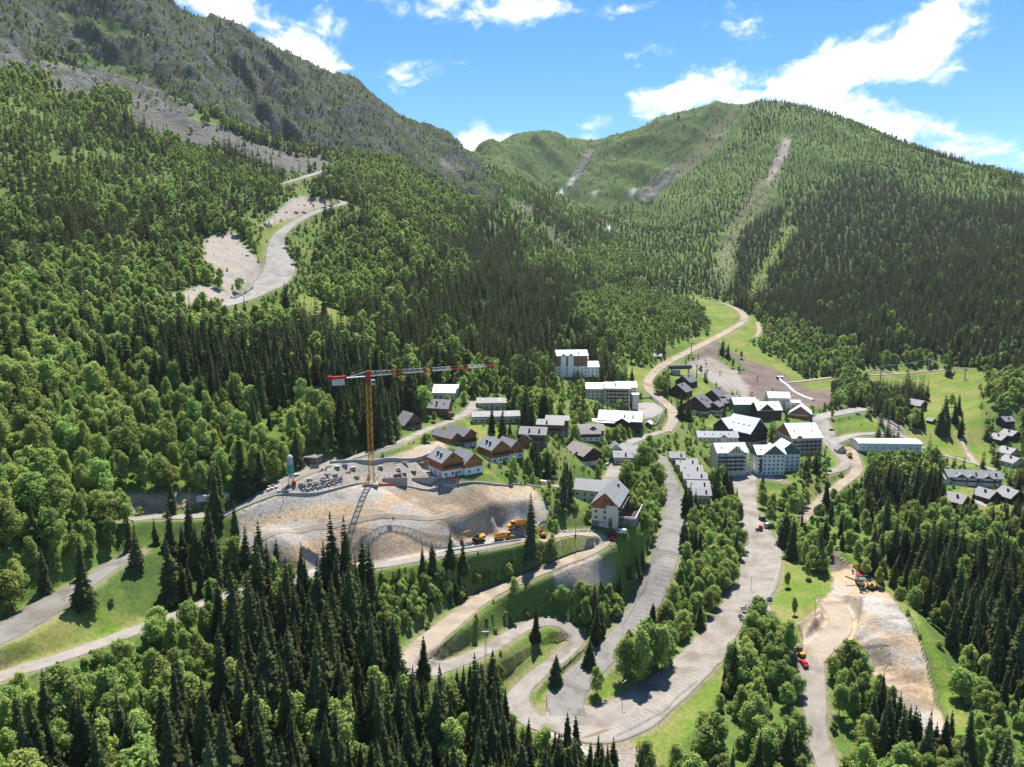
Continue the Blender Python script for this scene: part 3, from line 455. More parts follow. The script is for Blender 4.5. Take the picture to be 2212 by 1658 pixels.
# terraced houses
for k, (u, v, w, lb) in enumerate([(1463, 1004, 9, 'top and smallest'), (1484, 1019, 13, 'second from top'), (1494, 1034, 13, 'third from top'), (1502, 1050, 13.5, 'fourth from top, with red shutters'), (1509, 1069, 12.5, 'fifth from top, behind spruces'), (1514, 1086, 11, 'lowest, mostly hidden by spruces')]):
    bld('terraced_house', 'house', 'grey-roofed terraced house of the stepped row, %s' % lb, u, v, -6, w, 9.4, 4.6, 'x', 29, GREY_R, BEIGE, chim=[(w * .28, .62)], shut=1, group='stepped row of terraced houses')
# resort centre
bld('hotel_block', 'apartment block', 'cream six-storey block with rows of dark balconies above white garage doors', 1580, 1029, 4, 20.5, 14, 16.4, 'x', 34, WHITE_R, CREAM, balc=[4.6, 7.3, 10.0, 12.7], cross=[(2.2, 11)], garage=3, trim=1, clad=(11.5, 16.4, None), wings=[(9, -4, 9, 5, 3.6, 'y', 34)])
bld('hotel_block', 'apartment block', 'white block with green timber gable and corner windows, bright white roof', 1664, 1026, 3, 19, 14, 14.2, 'x', 33, WHITE_R, WHITEW, cross=[(1.5, 15)], gable=GREENW, clad=(12.2, 14.2, GREENW), wings=[(16, 7, 14, 14, 14.4, 'y', 38), (12, 8, 12, 8, 13, 'x', 30)], strips=1)
bld('hotel_block', 'apartment block', 'dark timber hotel with tiers of balconies under a steep white roof', 1638, 960, 36, 21, 23, 9.6, 'y', 43, WHITE_R, BLACKW, balc=[2.8, 5.6, 8.4], base=(2.8, BEIGE), cross=None, wings=[(-6, 12, 16, 14, 11, 'x', 42)], sky=4)
bld('hotel_block', 'apartment block', 'beige block under the largest white roof with small orange dormer', 1742, 982, 6, 23, 25, 12.4, 'x', 33, WHITE_R, BEIGE, cross=[(-6.5, 5)], gable=ORANGE, balc=[3.2, 6.0, 8.8], wings=[(9, -1, 7, 6, 10, 'y', 30)])
bld('resort_building', 'building', 'white-roofed resort building with green gable end behind the dark hotel', 1610, 894, 0, 19, 14, 8, 'x', 32, WHITE_R, GREENW, sky=3)
bld('resort_building', 'building', 'resort building with dark open gable and snow-white patched roof', 1662, 908, 4, 20, 16, 8.4, 'x', 34, WHITE_R, BLACKW, cross=[(-3, 12)], gable=BLACKW)
bld('resort_building', 'building', 'tallest white pitched roof at the foot of the brown snow front', 1682, 886, -8, 17, 13, 10.5, 'x', 30, WHITE_R, BEIGE, wings=[(11, -3, 12, 10, 7, 'x', 12)])
bld('resort_building', 'building', 'white-roofed building with wide orange timber gable at the plaza edge', 1728, 905, -24, 16, 16, 4.4, 'y', 36, WHITE_R, ORANGE, wings=[(-2, -5, 13, 7, 3, 'x', 18)])
bld('terrace_building', 'building', 'low blue-grey roofed building with skylights and one dormer before the dark hotel', 1551, 955, -2, 29, 10, 3.6, 'x', 32, BLUE_R, CREAM, cross=[(4, 5)], sky=4)
bld('dark_chalet', 'chalet', 'dark timber chalet beside the lift station, farthest of the dark group', 1474, 838, -38, 14, 17, 5.6, 'y', 37, DGREY_R, DBROWN, chim=[(2, .5)], few=1)
bld('dark_chalet', 'chalet', 'dark timber chalet with white lamps, left one of the dark group', 1462, 858, -36, 16, 15, 5.2, 'y', 35, DGREY_R, DBROWN, few=1, chim=[(2, .4)])
bld('dark_chalet', 'chalet', 'large dark timber chalet, nearest of the dark group above the terraced lawn', 1500, 892, -34, 21, 18, 5.4, 'y', 37, DGREY_R, DBROWN, base=(1.8, BEIGE), few=1, chim=[(4, .3), (6, .6)], wings=[(12, 7, 10, 12, 5, 'y', 30)])
bld('dark_chalet', 'chalet', 'dark timber chalet with twin dormers facing the brown snow front', 1536, 870, -36, 14, 19, 5.4, 'y', 38, DGREY_R, DBROWN, few=1, chim=[(1, .8)], wings=[(10, 0, 9, 14, 4.5, 'y', 20)])
bld('dark_chalet', 'chalet', 'small dark chalet with grey roof tucked behind the lone spruce', 1572, 882, 10, 10, 9, 4.4, 'x', 34, DGREY_R, DBROWN, chim=[(1, .5)], few=1)
# right side
bld('sports_hall', 'hall', 'long sports hall with white barrel roof and row of round portholes', 1921, 988, -3, 46, 15, 9.5, 'b', 0, WHITE_R, WHITEW, base=(4.2, STONE), ports=1)
bld('chalet', 'chalet', 'long white chalet with three timber dormers and grey roof at the meadow foot', 2106, 1051, -9, 33, 12, 5.8, 'x', 29, GREY_R, WHITEW, cross=[(-9, 6.5), (-2.5, 4.6), (7, 5.2)], gable=BROWN, balc=[3.0], wings=[(-14, -1, 8, 9, 4, 'x', 25)], chim=[(1, .6), (13, .6)])
bld('chalet', 'chalet', 'small dark chalet with grey roof at the spruce wood edge below the long chalet', 2085, 1098, 34, 10.5, 10, 3.8, 'y', 36, GREY_R, DBROWN, chim=[(-2, .4)])
bld('chalet', 'chalet', 'hipped grey-roofed chalet by the curved drive, left of the pair', 2148, 1087, 22, 11, 10, 3.6, 'y', 34, GREY_R, DBROWN, chim=[(-2, .5)])
bld('chalet', 'chalet', 'grey-roofed chalet at the right picture edge by the curved drive', 2197, 1087, 18, 12, 10, 3.6, 'y', 34, GREY_R, DBROWN, chim=[(-2, .5)])
bld('chalet', 'chalet', 'small white-roofed chalet high on the right picture edge below dark spruces', 2181, 922, 10, 9, 9, 4.6, 'x', 32, GREY_R, DBROWN, chim=[(0, .6)])
bld('chalet', 'chalet', 'grey-roofed chalet of the right-edge hamlet, upper left one', 2172, 960, 20, 11, 10, 3.8, 'y', 30, GREY_R, DBROWN, chim=[(-2, .5)])
bld('chalet', 'chalet', 'grey-roofed chalet of the right-edge hamlet, upper right one', 2195, 951, 20, 11, 10, 3.8, 'y', 30, GREY_R, DBROWN, chim=[(-2, .5)])
bld('chalet', 'chalet', 'pale-roofed chalet of the right-edge hamlet, middle one', 2192, 990, 20, 12, 10, 3.6, 'y', 30, GREY_R, BEIGE, chim=[(-2, .5)])
bld('chalet', 'chalet', 'pale-roofed chalet of the right-edge hamlet, lowest one with white walls', 2200, 1010, 18, 12, 10, 3.6, 'y', 28, GREY_R, WHITEW, chim=[(-2, .5)])
bld('chalet', 'chalet', 'brown chalet peeping between the spruces above the meadow', 1994, 888, 28, 11, 12, 5, 'y', 36, GREY_R, DBROWN)
bld('cabin', 'cabin', 'tiny grey-roofed cabin between spruces on the big meadow', 2017, 916, 25, 5, 5, 2.6, 'y', 36, GREY_R, DBROWN, few=1)
bld('cabin', 'cabin', 'small grey-roofed cabin on the grass left of the piste road', 1420, 776, -14, 8, 6, 3.0, 'x', 34, GREY_R, DBROWN, few=1)
bld('cabin', 'cabin', 'small brown hut under the big lone tree at the meadow top', 2058, 812, 30, 6, 5, 2.4, 'y', 32, PINK_R, BROWN, few=1)
bld('cabin', 'cabin', 'little gabled lodge with grey roof beside the village loop road', 1818, 980, -6, 6.5, 6, 2.6, 'y', 40, GREY_R, CREAM, few=1)
bld('cabin', 'cabin', 'white control hut at the upper end of the covered conveyor', 1686, 820, 10, 5.5, 4, 2.6, 'x', 12, WHITE_R, BROWN, few=1)
bld('shelter', 'shelter', 'small brown timber shelter behind the parked tractor', 1649, 1125, 10, 2.6, 2.6, 2.4, 'x', 12, DGREY_R, BROWN, few=1)
bld('bunker', 'bunker', 'low stone bunker with orange door dug into the bank beside terrace road', 672, 1002, -14, 5.2, 4.5, 2.6, 'x', 3, DGREY_R, STONE, few=1, odoor=1)
for b in B:
    p = pix(b['u'], b['v']); c, s = math.cos(b['yaw']), math.sin(b['yaw'])
    b['p'] = p; b['c'] = Vector((p.x - s * b['d'] / 2, p.y + c * b['d'] / 2, p.z))
for b in B:
    z = b['p'].z; c, s = math.cos(b['yaw']), math.sin(b['yaw'])
    for (ox, oy, w, d) in [(0, 0, b['w'], b['d'])] + [(q[0], q[1], q[2], q[3]) for q in b.get('wings', [])]:
        pad(b['c'].x + c * ox - s * oy, b['c'].y + s * ox + c * oy, z, w / 2 + .8, d / 2 + .8, b['yaw'], fade=4.5)
    if b.get('terrace'):
        ox, oy, w, d = b['terrace'][0], 2, 7.5, b['terrace'][2]; pad(b['c'].x + c * ox - s * oy, b['c'].y + s * ox + c * oy, z, w / 2, d / 2, b['yaw'], fade=4.5)

for (u_, v_) in ((1030, 1170), (1088, 1166), (1118, 1141)):          # machines stand on scraped level spots
    p_ = pix(u_, v_); pad(p_.x, p_.y, p_.z, 7, 2.6, R(34), fade=5, quiet=False)
# ------------------------------------------------------------------ relief
UG, VG = to_px(XG, YG, ZG)
KG = lookup(KIND, UG + 5 * (vnoise(XG / 6, YG / 6, 91) - .5) * np.clip(YG / 300, .6, 4), VG + 4 * (vnoise(XG / 6, YG / 6, 92) - .5))
AMP = np.array([COVER[k][5] for k in range(len(COVER))])[KG]
def blur(a, n):
    for _ in range(n):
        b = a.copy(); b[1:-1] = (a[:-2] + 2 * a[1:-1] + a[2:]) / 4; a = b.copy(); a[:, 1:-1] = (b[:, :-2] + 2 * b[:, 1:-1] + b[:, 2:]) / 4
    return a
AMP = blur(AMP, 6); QUIET = np.clip(QUIET, 0, 1)
fine = fbm(XG / 9, YG / 9, 4, 3) * np.minimum(AMP, 1.2)
coarse = fbm(XG / 55, YG / 55, 3, 8) * np.clip((YG - 320) / 500, 0, 1) * 4.5
gul = (XG * .55 + YG * .83); acr = (XG * .83 - YG * .55)
crag = (ridged(gul / 70 + .5 * fbm(XG / 40, YG / 40, 3, 40), acr / 150, 6, 21) - .60) * np.clip(AMP - 1.3, 0, 12) * 5.2 + (ridged(XG / 24, YG / 24, 4, 25) - .6) * np.clip(AMP - 1.3, 0, 12) * 1.1
rib = (ridged((XG * .8 + YG * .55) / 130, (YG * .5 - XG * .35) / 420, 3, 61) - .6) * np.clip((YG - 1200) / 500, 0, 1) * 46 * np.clip((UG - 1000) / 200, 0, 1)
relief = (fine + coarse + crag + rib) * (1 - QUIET)
ZG = ZG + relief
# loose heaps: the spoil tip, the pile beside it and the hummocks of the excavation
def heap(u, v, rx, ry, h, yaw=0, power=1.0):
    p = pix(u, v); X, Y = XG - p.x, YG - p.y; c, s = math.cos(R(yaw)), math.sin(R(yaw))
    q = np.sqrt(((X * c + Y * s) / rx) ** 2 + ((-X * s + Y * c) / ry) ** 2)
    return h * np.clip(1.25 - q * 1.25, 0, 1) ** power
ZG = ZG + np.minimum(heap(1908, 1365, 23, 40, 13, 12), 10) + np.minimum(heap(1768, 1365, 9, 13, 5.5, -20), 4.2) + heap(1812, 1208, 7, 7, 3.5) + heap(1890, 1425, 7, 8, 3) + heap(620, 1200, 12, 9, 3) + heap(1120, 1140, 7, 6, 2.5) + np.minimum(heap(1258, 1240, 17, 12, 3.2), 2.4)
# levelled again along the roads
grade_all(3, .02)
UG, VG = to_px(XG, YG, ZG)
EMAX = np.maximum.accumulate(ZG / YG, axis=1)

# ------------------------------------------------------------------ materials
def mat(name, col, rough=.8, col2=None, nscale=1.0, detail=4, contrast=.5, bump=0.0, bscale=8.0, metal=0.0, spec=.3, coords='Object', rand=0.0, extra=None):
    m = bpy.data.materials.get(name)
    if m: return m
    m = bpy.data.materials.new(name); m.use_nodes = True; t = m.node_tree; bs = t.nodes['Principled BSDF']
    bs.inputs['Roughness'].default_value = rough; bs.inputs['Metallic'].default_value = metal; bs.inputs['Specular IOR Level'].default_value = spec
    tcn = t.nodes.new('ShaderNodeTexCoord'); co = tcn.outputs[coords]
    if col2 is None: col2 = tuple(c * .8 for c in col)
    nz = t.nodes.new('ShaderNodeTexNoise'); nz.inputs['Scale'].default_value = nscale; nz.inputs['Detail'].default_value = detail; nz.inputs['Roughness'].default_value = .6; t.links.new(co, nz.inputs['Vector'])
    rp = t.nodes.new('ShaderNodeMapRange'); rp.inputs[1].default_value = .5 - contrast / 2; rp.inputs[2].default_value = .5 + contrast / 2; t.links.new(nz.outputs[0], rp.inputs[0])
    mx = t.nodes.new('ShaderNodeMix'); mx.data_type = 'RGBA'; mx.inputs[6].default_value = (*col, 1); mx.inputs[7].default_value = (*col2, 1); t.links.new(rp.outputs[0], mx.inputs[0])
    out = mx.outputs[2]
    if rand:
        oi = t.nodes.new('ShaderNodeObjectInfo'); hv = t.nodes.new('ShaderNodeHueSaturation'); mr = t.nodes.new('ShaderNodeMapRange'); mr.inputs[3].default_value = 1 - rand; mr.inputs[4].default_value = 1 + rand
        t.links.new(oi.outputs['Random'], mr.inputs[0]); t.links.new(mr.outputs[0], hv.inputs['Value']); t.links.new(out, hv.inputs['Color']); out = hv.outputs[0]
    if extra == 'stripes':       # standing seams and sheet rows of metal roofs, as shallow relief
        wv = t.nodes.new('ShaderNodeTexWave'); wv.bands_direction = 'X'; wv.inputs['Scale'].default_value = .55; wv.inputs['Distortion'].default_value = 0; t.links.new(co, wv.inputs['Vector'])
        bp = t.nodes.new('ShaderNodeBump'); bp.inputs['Strength'].default_value = .35; bp.inputs['Distance'].default_value = .05; t.links.new(wv.outputs[1], bp.inputs['Height']); t.links.new(bp.outputs[0], bs.inputs['Normal'])
    if extra == 'boards':
        wv = t.nodes.new('ShaderNodeTexWave'); wv.bands_direction = 'Z'; wv.wave_profile = 'SAW'; wv.inputs['Scale'].default_value = 1.6; wv.inputs['Distortion'].default_value = .2; t.links.new(co, wv.inputs['Vector'])
        bp = t.nodes.new('ShaderNodeBump'); bp.inputs['Strength'].default_value = .5; bp.inputs['Distance'].default_value = .03; t.links.new(wv.outputs[1], bp.inputs['Height']); t.links.new(bp.outputs[0], bs.inputs['Normal'])
    if bump:
        n2 = t.nodes.new('ShaderNodeTexNoise'); n2.inputs['Scale'].default_value = bscale; n2.inputs['Detail'].default_value = 5; t.links.new(co, n2.inputs['Vector'])
        bp = t.nodes.new('ShaderNodeBump'); bp.inputs['Strength'].default_value = bump; bp.inputs['Distance'].default_value = .15; t.links.new(n2.outputs[0], bp.inputs['Height']); t.links.new(bp.outputs[0], bs.inputs['Normal'])
    t.links.new(out, bs.inputs['Base Color'])
    return m
MATDEF = {
 'white_metal_roof': dict(col=(.78,.78,.79), col2=(.66,.67,.69), rough=.5, nscale=.25, extra='stripes'), 'grey_roof': dict(col=(.275,.275,.285), col2=(.215,.215,.23), rough=.6, nscale=.3, extra='stripes', rand=.12),
 'dark_grey_roof': dict(col=(.19,.185,.19), col2=(.15,.145,.15), rough=.6, nscale=.3, extra='stripes'), 'weathered_roof': dict(col=(.32,.28,.27), col2=(.25,.22,.22), rough=.75, nscale=.5, extra='stripes'),
 'slate_blue_roof': dict(col=(.33,.35,.39), col2=(.28,.30,.34), rough=.5, nscale=.3, extra='stripes'),
 'cream_render': dict(col=(.84,.76,.63), col2=(.76,.68,.56), nscale=.3), 'white_render': dict(col=(.95,.92,.87), col2=(.86,.83,.78), nscale=.3), 'beige_render': dict(col=(.68,.61,.50), col2=(.60,.53,.43), nscale=.3),
 'stone_wall': dict(col=(.30,.28,.25), col2=(.19,.18,.165), nscale=1.6, contrast=.3, bump=.5, bscale=3), 'brown_timber': dict(col=(.28,.16,.09), col2=(.21,.12,.07), nscale=.6, extra='boards'),
 'dark_timber': dict(col=(.075,.043,.036), col2=(.055,.033,.028), nscale=.6, extra='boards'), 'red_timber': dict(col=(.30,.10,.055), col2=(.23,.08,.045), nscale=.6, extra='boards'),
 'orange_timber': dict(col=(.43,.175,.065), col2=(.36,.145,.055), nscale=.6, extra='boards'), 'black_timber': dict(col=(.052,.042,.038), col2=(.04,.032,.03), nscale=.6, extra='boards'),
 'green_timber': dict(col=(.13,.21,.16), col2=(.10,.17,.13), nscale=.6, extra='boards'), 'maroon_timber': dict(col=(.13,.05,.04), col2=(.10,.04,.034), nscale=.6, extra='boards'),
 'brick_cladding': dict(col=(.34,.17,.10), col2=(.28,.135,.08), nscale=.8, extra='boards'),
 'glass': dict(col=(.03,.035,.04), col2=(.05,.055,.06), rough=.12, spec=.6), 'window_frame': dict(col=(.22,.13,.08), col2=(.18,.11,.07)), 'shutter': dict(col=(.36,.11,.05), col2=(.30,.09,.045)),
 'concrete': dict(col=(.42,.41,.39), col2=(.33,.32,.30), nscale=.8, bump=.15), 'garage_white': dict(col=(.70,.70,.69), col2=(.62,.62,.61)), 'dark_metal': dict(col=(.06,.062,.068), col2=(.05,.05,.055), rough=.45), 'galvanised': dict(col=(.46,.47,.48), col2=(.38,.39,.40), rough=.4, metal=.6),
 'crane_yellow': dict(col=(.62,.30,.02), col2=(.52,.25,.02), rough=.5), 'crane_red': dict(col=(.52,.02,.025), col2=(.42,.02,.025), rough=.5), 'crane_white': dict(col=(.74,.74,.72), col2=(.66,.66,.64), rough=.5),
 'digger_yellow': dict(col=(.66,.32,.03), col2=(.55,.26,.03), rough=.5), 'digger_orange': dict(col=(.60,.14,.03), col2=(.5,.12,.03), rough=.5), 'rubber': dict(col=(.025,.025,.026), col2=(.05,.045,.04), rough=.9),
 'car_red': dict(col=(.50,.012,.02), col2=(.46,.012,.02), rough=.25, spec=.6), 'car_white': dict(col=(.76,.76,.76), col2=(.7,.7,.7), rough=.25, spec=.6), 'car_black': dict(col=(.02,.02,.024), rough=.25, spec=.6), 'car_silver': dict(col=(.42,.43,.45), rough=.3, metal=.4),
 'sign_blue': dict(col=(.015,.10,.42), rough=.4), 'sign_white': dict(col=(.78,.78,.78), rough=.5), 'post_grey': dict(col=(.25,.25,.25), rough=.5), 'wood_pole': dict(col=(.20,.15,.10), rough=.9, nscale=2),
 'weathered_wood': dict(col=(.33,.28,.22), col2=(.24,.2,.16), nscale=1.5), 'new_wood': dict(col=(.52,.37,.20), col2=(.44,.31,.17), nscale=1.5), 'formwork_red': dict(col=(.42,.055,.025), col2=(.32,.05,.03), nscale=2), 'barrier_orange': dict(col=(.80,.16,.05), col2=(.75,.14,.05)),
 'boulder': dict(col=(.44,.42,.38), col2=(.30,.285,.26), nscale=1.2, bump=.6, bscale=2, rand=.2), 'silo_grey': dict(col=(.52,.54,.54), col2=(.46,.48,.48), rough=.45), 'silo_green': dict(col=(.05,.42,.33), rough=.45), 'tarp_white': dict(col=(.74,.74,.72), rough=.6), 'tarp_blue': dict(col=(.03,.08,.34), rough=.6),
 'container_white': dict(col=(.72,.74,.76), col2=(.64,.66,.68), rough=.5, extra='stripes'), 'tank_steel': dict(col=(.52,.53,.54), rough=.3, metal=.7), 'gun_orange': dict(col=(.50,.11,.05), rough=.6), 'paint_white': dict(col=(.62,.61,.59), col2=(.46,.44,.41), nscale=.8, contrast=.5, coords='Object'),
}
def MT(k):
    d = dict(MATDEF[k]); f = .80
    if k in ('glass', 'rubber', 'dark_metal', 'car_black'): f = 1
    for c_ in ('col', 'col2'):
        if c_ in d: d[c_] = tuple(x * f for x in d[c_])
    return mat(k, **d)

# ------------------------------------------------------------------ terrain mesh
def ground_material():
    m = bpy.data.materials.new('ground_cover'); m.use_nodes = True; t = m.node_tree; bs = t.nodes['Principled BSDF']; bs.inputs['Roughness'].default_value = .95; bs.inputs['Specular IOR Level'].default_value = .1
    def N(k, **kw):
        n = t.nodes.new(k)
        for a, b in kw.items(): setattr(n, a, b)
        return n
    at = N('ShaderNodeAttribute', attribute_name='albedo'); at2 = N('ShaderNodeAttribute', attribute_name='albedo_b'); tcn = N('ShaderNodeTexCoord')
    n1 = N('ShaderNodeTexNoise'); n1.inputs['Scale'].default_value = .045; n1.inputs['Detail'].default_value = 9; n1.inputs['Roughness'].default_value = .68; t.links.new(tcn.outputs['Object'], n1.inputs['Vector'])
    r1 = N('ShaderNodeMapRange', interpolation_type='SMOOTHSTEP'); r1.inputs[1].default_value = .40; r1.inputs[2].default_value = .62; t.links.new(n1.outputs[0], r1.inputs[0])
    mx = N('ShaderNodeMix', data_type='RGBA'); t.links.new(r1.outputs[0], mx.inputs[0]); t.links.new(at.outputs['Color'], mx.inputs[6]); t.links.new(at2.outputs['Color'], mx.inputs[7])
    n2 = N('ShaderNodeTexNoise'); n2.inputs['Scale'].default_value = .8; n2.inputs['Detail'].default_value = 6; n2.inputs['Roughness'].default_value = .7; t.links.new(tcn.outputs['Object'], n2.inputs['Vector'])
    r2 = N('ShaderNodeMapRange'); r2.inputs[1].default_value = .3; r2.inputs[2].default_value = .7; r2.inputs[3].default_value = .66; r2.inputs[4].default_value = 1.3; t.links.new(n2.outputs[0], r2.inputs[0])
    hv = N('ShaderNodeHueSaturation'); t.links.new(mx.outputs[2], hv.inputs['Color']); t.links.new(r2.outputs[0], hv.inputs['Value']); t.links.new(hv.outputs[0], bs.inputs['Base Color'])
    n3 = N('ShaderNodeTexNoise'); n3.inputs['Scale'].default_value = 1.7; n3.inputs['Detail'].default_value = 7; n3.inputs['Roughness'].default_value = .7; t.links.new(tcn.outputs['Object'], n3.inputs['Vector'])
    n4 = N('ShaderNodeTexNoise'); n4.inputs['Scale'].default_value = .11; n4.inputs['Detail'].default_value = 8; n4.inputs['Roughness'].default_value = .72; t.links.new(tcn.outputs['Object'], n4.inputs['Vector'])
    a3 = N('ShaderNodeAttribute', attribute_name='rocky'); ml = N('ShaderNodeMath', operation='MULTIPLY'); t.links.new(n4.outputs[0], ml.inputs[0]); t.links.new(a3.outputs['Fac'], ml.inputs[1])
    b1 = N('ShaderNodeBump'); b1.inputs['Strength'].default_value = .75; b1.inputs['Distance'].default_value = .35; t.links.new(n3.outputs[0], b1.inputs['Height'])
    b2 = N('ShaderNodeBump'); b2.inputs['Strength'].default_value = 1.0; b2.inputs['Distance'].default_value = 9.0; t.links.new(ml.outputs[0], b2.inputs['Height']); t.links.new(b1.outputs[0], b2.inputs['Normal']); t.links.new(b2.outputs[0], bs.inputs['Normal'])
    return m
KG = lookup(KIND, UG + 7 * (vnoise(XG / 5, YG / 5, 91) - .5) + 4 * (vnoise(XG / 1.7, YG / 1.7, 95) - .5), VG + 5 * (vnoise(XG / 5, YG / 5, 92) - .5))
ALB = np.array([COVER[k][0] for k in range(len(COVER))])[KG]; ALB2 = np.array([COVER[k][1] for k in range(len(COVER))])[KG]
# turf on gentle ledges, bare rock on steep faces of the crags
gx = np.gradient(ZG, axis=1) / np.gradient(YG, axis=1); gs = np.gradient(ZG, axis=0) / np.gradient(XG, axis=0)
steep = np.hypot(gx, gs); rocky = np.isin(KG, [5, 16, 6])
tw = np.clip((1.30 - steep + .55 * fbm(XG / 14, YG / 14, 4, 77)) / .35, 0, 1) * (KG == 5)
ALB = ALB * (1 - tw[..., None]) + np.array((.078, .128, .034)) * tw[..., None]
# ochre, grey and wet bands in the excavation
ex = (KG == 2); eb = fbm(XG / 13, (ZG * 2.2 + YG * .2) / 9, 4, 51)
ocr = np.clip((eb + .12) / .30, 0, 1)[..., None] * ex[..., None]; gry = np.clip((-eb - .10) / .25, 0, 1)[..., None] * ex[..., None]
for A in (ALB, ALB2):
    A += ocr * (np.array((.42, .295, .175)) - A) * .75; A += gry * (np.array((.34, .325, .30)) - A) * .8
wet = np.clip((fbm(XG / 22, YG / 7, 4, 57) - .16) / .16, 0, 1)[..., None] * ex[..., None]
for A in (ALB, ALB2): A += wet * (np.array((.15, .115, .085)) - A) * .6
# lighter and darker rock bands on the crags
rk = (.55 + .95 * ridged((XG * .55 + YG * .83) / 16, (XG * .83 - YG * .55) / 46, 4, 113))[..., None] ** 1.3; cl = (KG == 5)[..., None] * (1 - tw[..., None])
ALB = ALB * (1 + cl * (rk * .95 - 1)); ALB2 = ALB2 * (1 + cl * (rk * .95 - 1))
# trodden, dusty verges beside the roads
for (sl, best, tz), (nm, surf, fade, c) in zip(DISTS, RIB):
    wv = np.clip(1.25 - best / 1.6 + 1.1 * fbm(XG[sl] / 3.1, YG[sl] / 3.1, 3, 131), 0, 1) * (best < 3.2) * .85; wv = wv[..., None] * (KG[sl] != 2)[..., None]
    for A in (ALB, ALB2): A[sl] = A[sl] * (1 - wv) + np.array((.215, .185, .120)) * wv
for ch in range(3): ALB[..., ch] = blur(ALB[..., ch], 1); ALB2[..., ch] = blur(ALB2[..., ch], 1)
me = bpy.data.meshes.new('terrain')
idx = np.arange(NS * NL).reshape(NS, NL)
quads = np.stack([idx[:-1, :-1], idx[1:, :-1], idx[1:, 1:], idx[:-1, 1:]], -1).reshape(-1, 4)
me.vertices.add(NS * NL); me.vertices.foreach_set('co', np.stack([XG, YG, ZG], -1).astype(np.float32).ravel())
nq = len(quads); me.loops.add(nq * 4); me.polygons.add(nq)
me.loops.foreach_set('vertex_index', quads.astype(np.int32).ravel()); me.polygons.foreach_set('loop_start', np.arange(0, nq * 4, 4, dtype=np.int32))
me.update(); me.shade_smooth()
def put_attr(nm, arr3):
    a = me.attributes.new(nm, 'FLOAT_COLOR', 'POINT'); a.data.foreach_set('color', np.concatenate([arr3, np.ones(arr3.shape[:-1] + (1,))], -1).astype(np.float32).ravel())
put_attr('albedo', ALB); put_attr('albedo_b', ALB2)
a = me.attributes.new('rocky', 'FLOAT', 'POINT'); a.data.foreach_set('value', np.clip(rocky * 1.0 + .10 * np.isin(KG, [2, 15]) + .12 * (KG == 7), 0, 1).astype(np.float32).ravel())
terrain = bpy.data.objects.new('terrain', me); COL.objects.link(terrain); me.materials.append(ground_material()); terrain['kind'] = 'structure'

# ------------------------------------------------------------------ mesh helpers
class MB:
    def __init__(s): s.v = []; s.f = []
    def add(s, vs, fs):
        o = len(s.v); s.v += [tuple(p) for p in vs]; s.f += [tuple(i + o for i in f) for f in fs]; return s
    def box(s, cx, cy, cz, sx, sy, sz, rz=0.0):
        c, q = math.cos(rz), math.sin(rz); vs = []
        for z in (-.5, .5):
            for (x, y) in ((-.5, -.5), (.5, -.5), (.5, .5), (-.5, .5)):
                X, Y = x * sx, y * sy; vs.append((cx + X * c - Y * q, cy + X * q + Y * c, cz + z * sz))
        return s.add(vs, [(0, 3, 2, 1), (4, 5, 6, 7), (0, 1, 5, 4), (1, 2, 6, 5), (2, 3, 7, 6), (3, 0, 4, 7)])
    def bar(s, a, b, r, n=4, r2=None):
        a, b = Vector(a), Vector(b); d = (b - a)
        if d.length < 1e-6: return s
        q = d.to_track_quat('Z', 'Y'); r2 = r if r2 is None else r2; vs = []
        for (p, rr) in ((a, r), (b, r2)):
            for k in range(n):
                t = 2 * math.pi * (k + .5) / n; vs.append(p + q @ Vector((math.cos(t) * rr, math.sin(t) * rr, 0)))
        return s.add(vs, [(k, (k + 1) % n, n + (k + 1) % n, n + k) for k in range(n)] + [tuple(range(n))[::-1], tuple(range(n, 2 * n))])
    def path(s, P, r, n=5):
        for a, b in zip(P[:-1], P[1:]): s.bar(a, b, r, n)
        return s
    def prism(s, prof, y0, y1, axis='y'):
        """profile (x,z) extruded along y, or along x with profile (y,z)"""
        n = len(prof); vs = [(p[0], y0, p[1]) if axis == 'y' else (y0, p[0], p[1]) for p in prof] + [(p[0], y1, p[1]) if axis == 'y' else (y1, p[0], p[1]) for p in prof]
        return s.add(vs, [(k, (k + 1) % n, n + (k + 1) % n, n + k) for k in range(n)] + [tuple(range(n))[::-1], tuple(range(n, 2 * n))])
    def lathe(s, prof, n=12, c=(0, 0, 0), axis='z'):
        vs = []
        for (r, h) in prof:
            for k in range(n):
                t = 2 * math.pi * k / n; a, b = r * math.cos(t), r * math.sin(t)
                vs.append((c[0] + a, c[1] + b, c[2] + h) if axis == 'z' else ((c[0] + h, c[1] + a, c[2] + b) if axis == 'x' else (c[0] + a, c[1] + h, c[2] + b)))
        m = len(prof); fs = [(j * n + k, j * n + (k + 1) % n, (j + 1) * n + (k + 1) % n, (j + 1) * n + k) for j in range(m - 1) for k in range(n)]
        return s.add(vs, fs + [tuple(range(n))[::-1], tuple(range((m - 1) * n, m * n))])
    def mesh(s, name, m):
        me = bpy.data.meshes.new(name); me.from_pydata(s.v, [], s.f); me.update()
        bm = bmesh.new(); bm.from_mesh(me); bmesh.ops.recalc_face_normals(bm, faces=bm.faces); bm.to_mesh(me); bm.free()
        if m is not None: me.materials.append(MT(m) if isinstance(m, str) else m)
        return me
    def build(s, name, m, parent=None, loc=None, rot=None, smooth=False):
        me = s.mesh(name, m)
        if smooth: me.shade_smooth()
        return inst(name, me, parent, loc, rot)
def inst(name, me, parent=None, loc=None, rot=None, scale=None):
    o = bpy.data.objects.new(name, me); COL.objects.link(o); o.parent = parent
    if loc is not None: o.location = loc
    if rot is not None: o.rotation_euler = rot
    if scale is not None: o.scale = scale
    return o
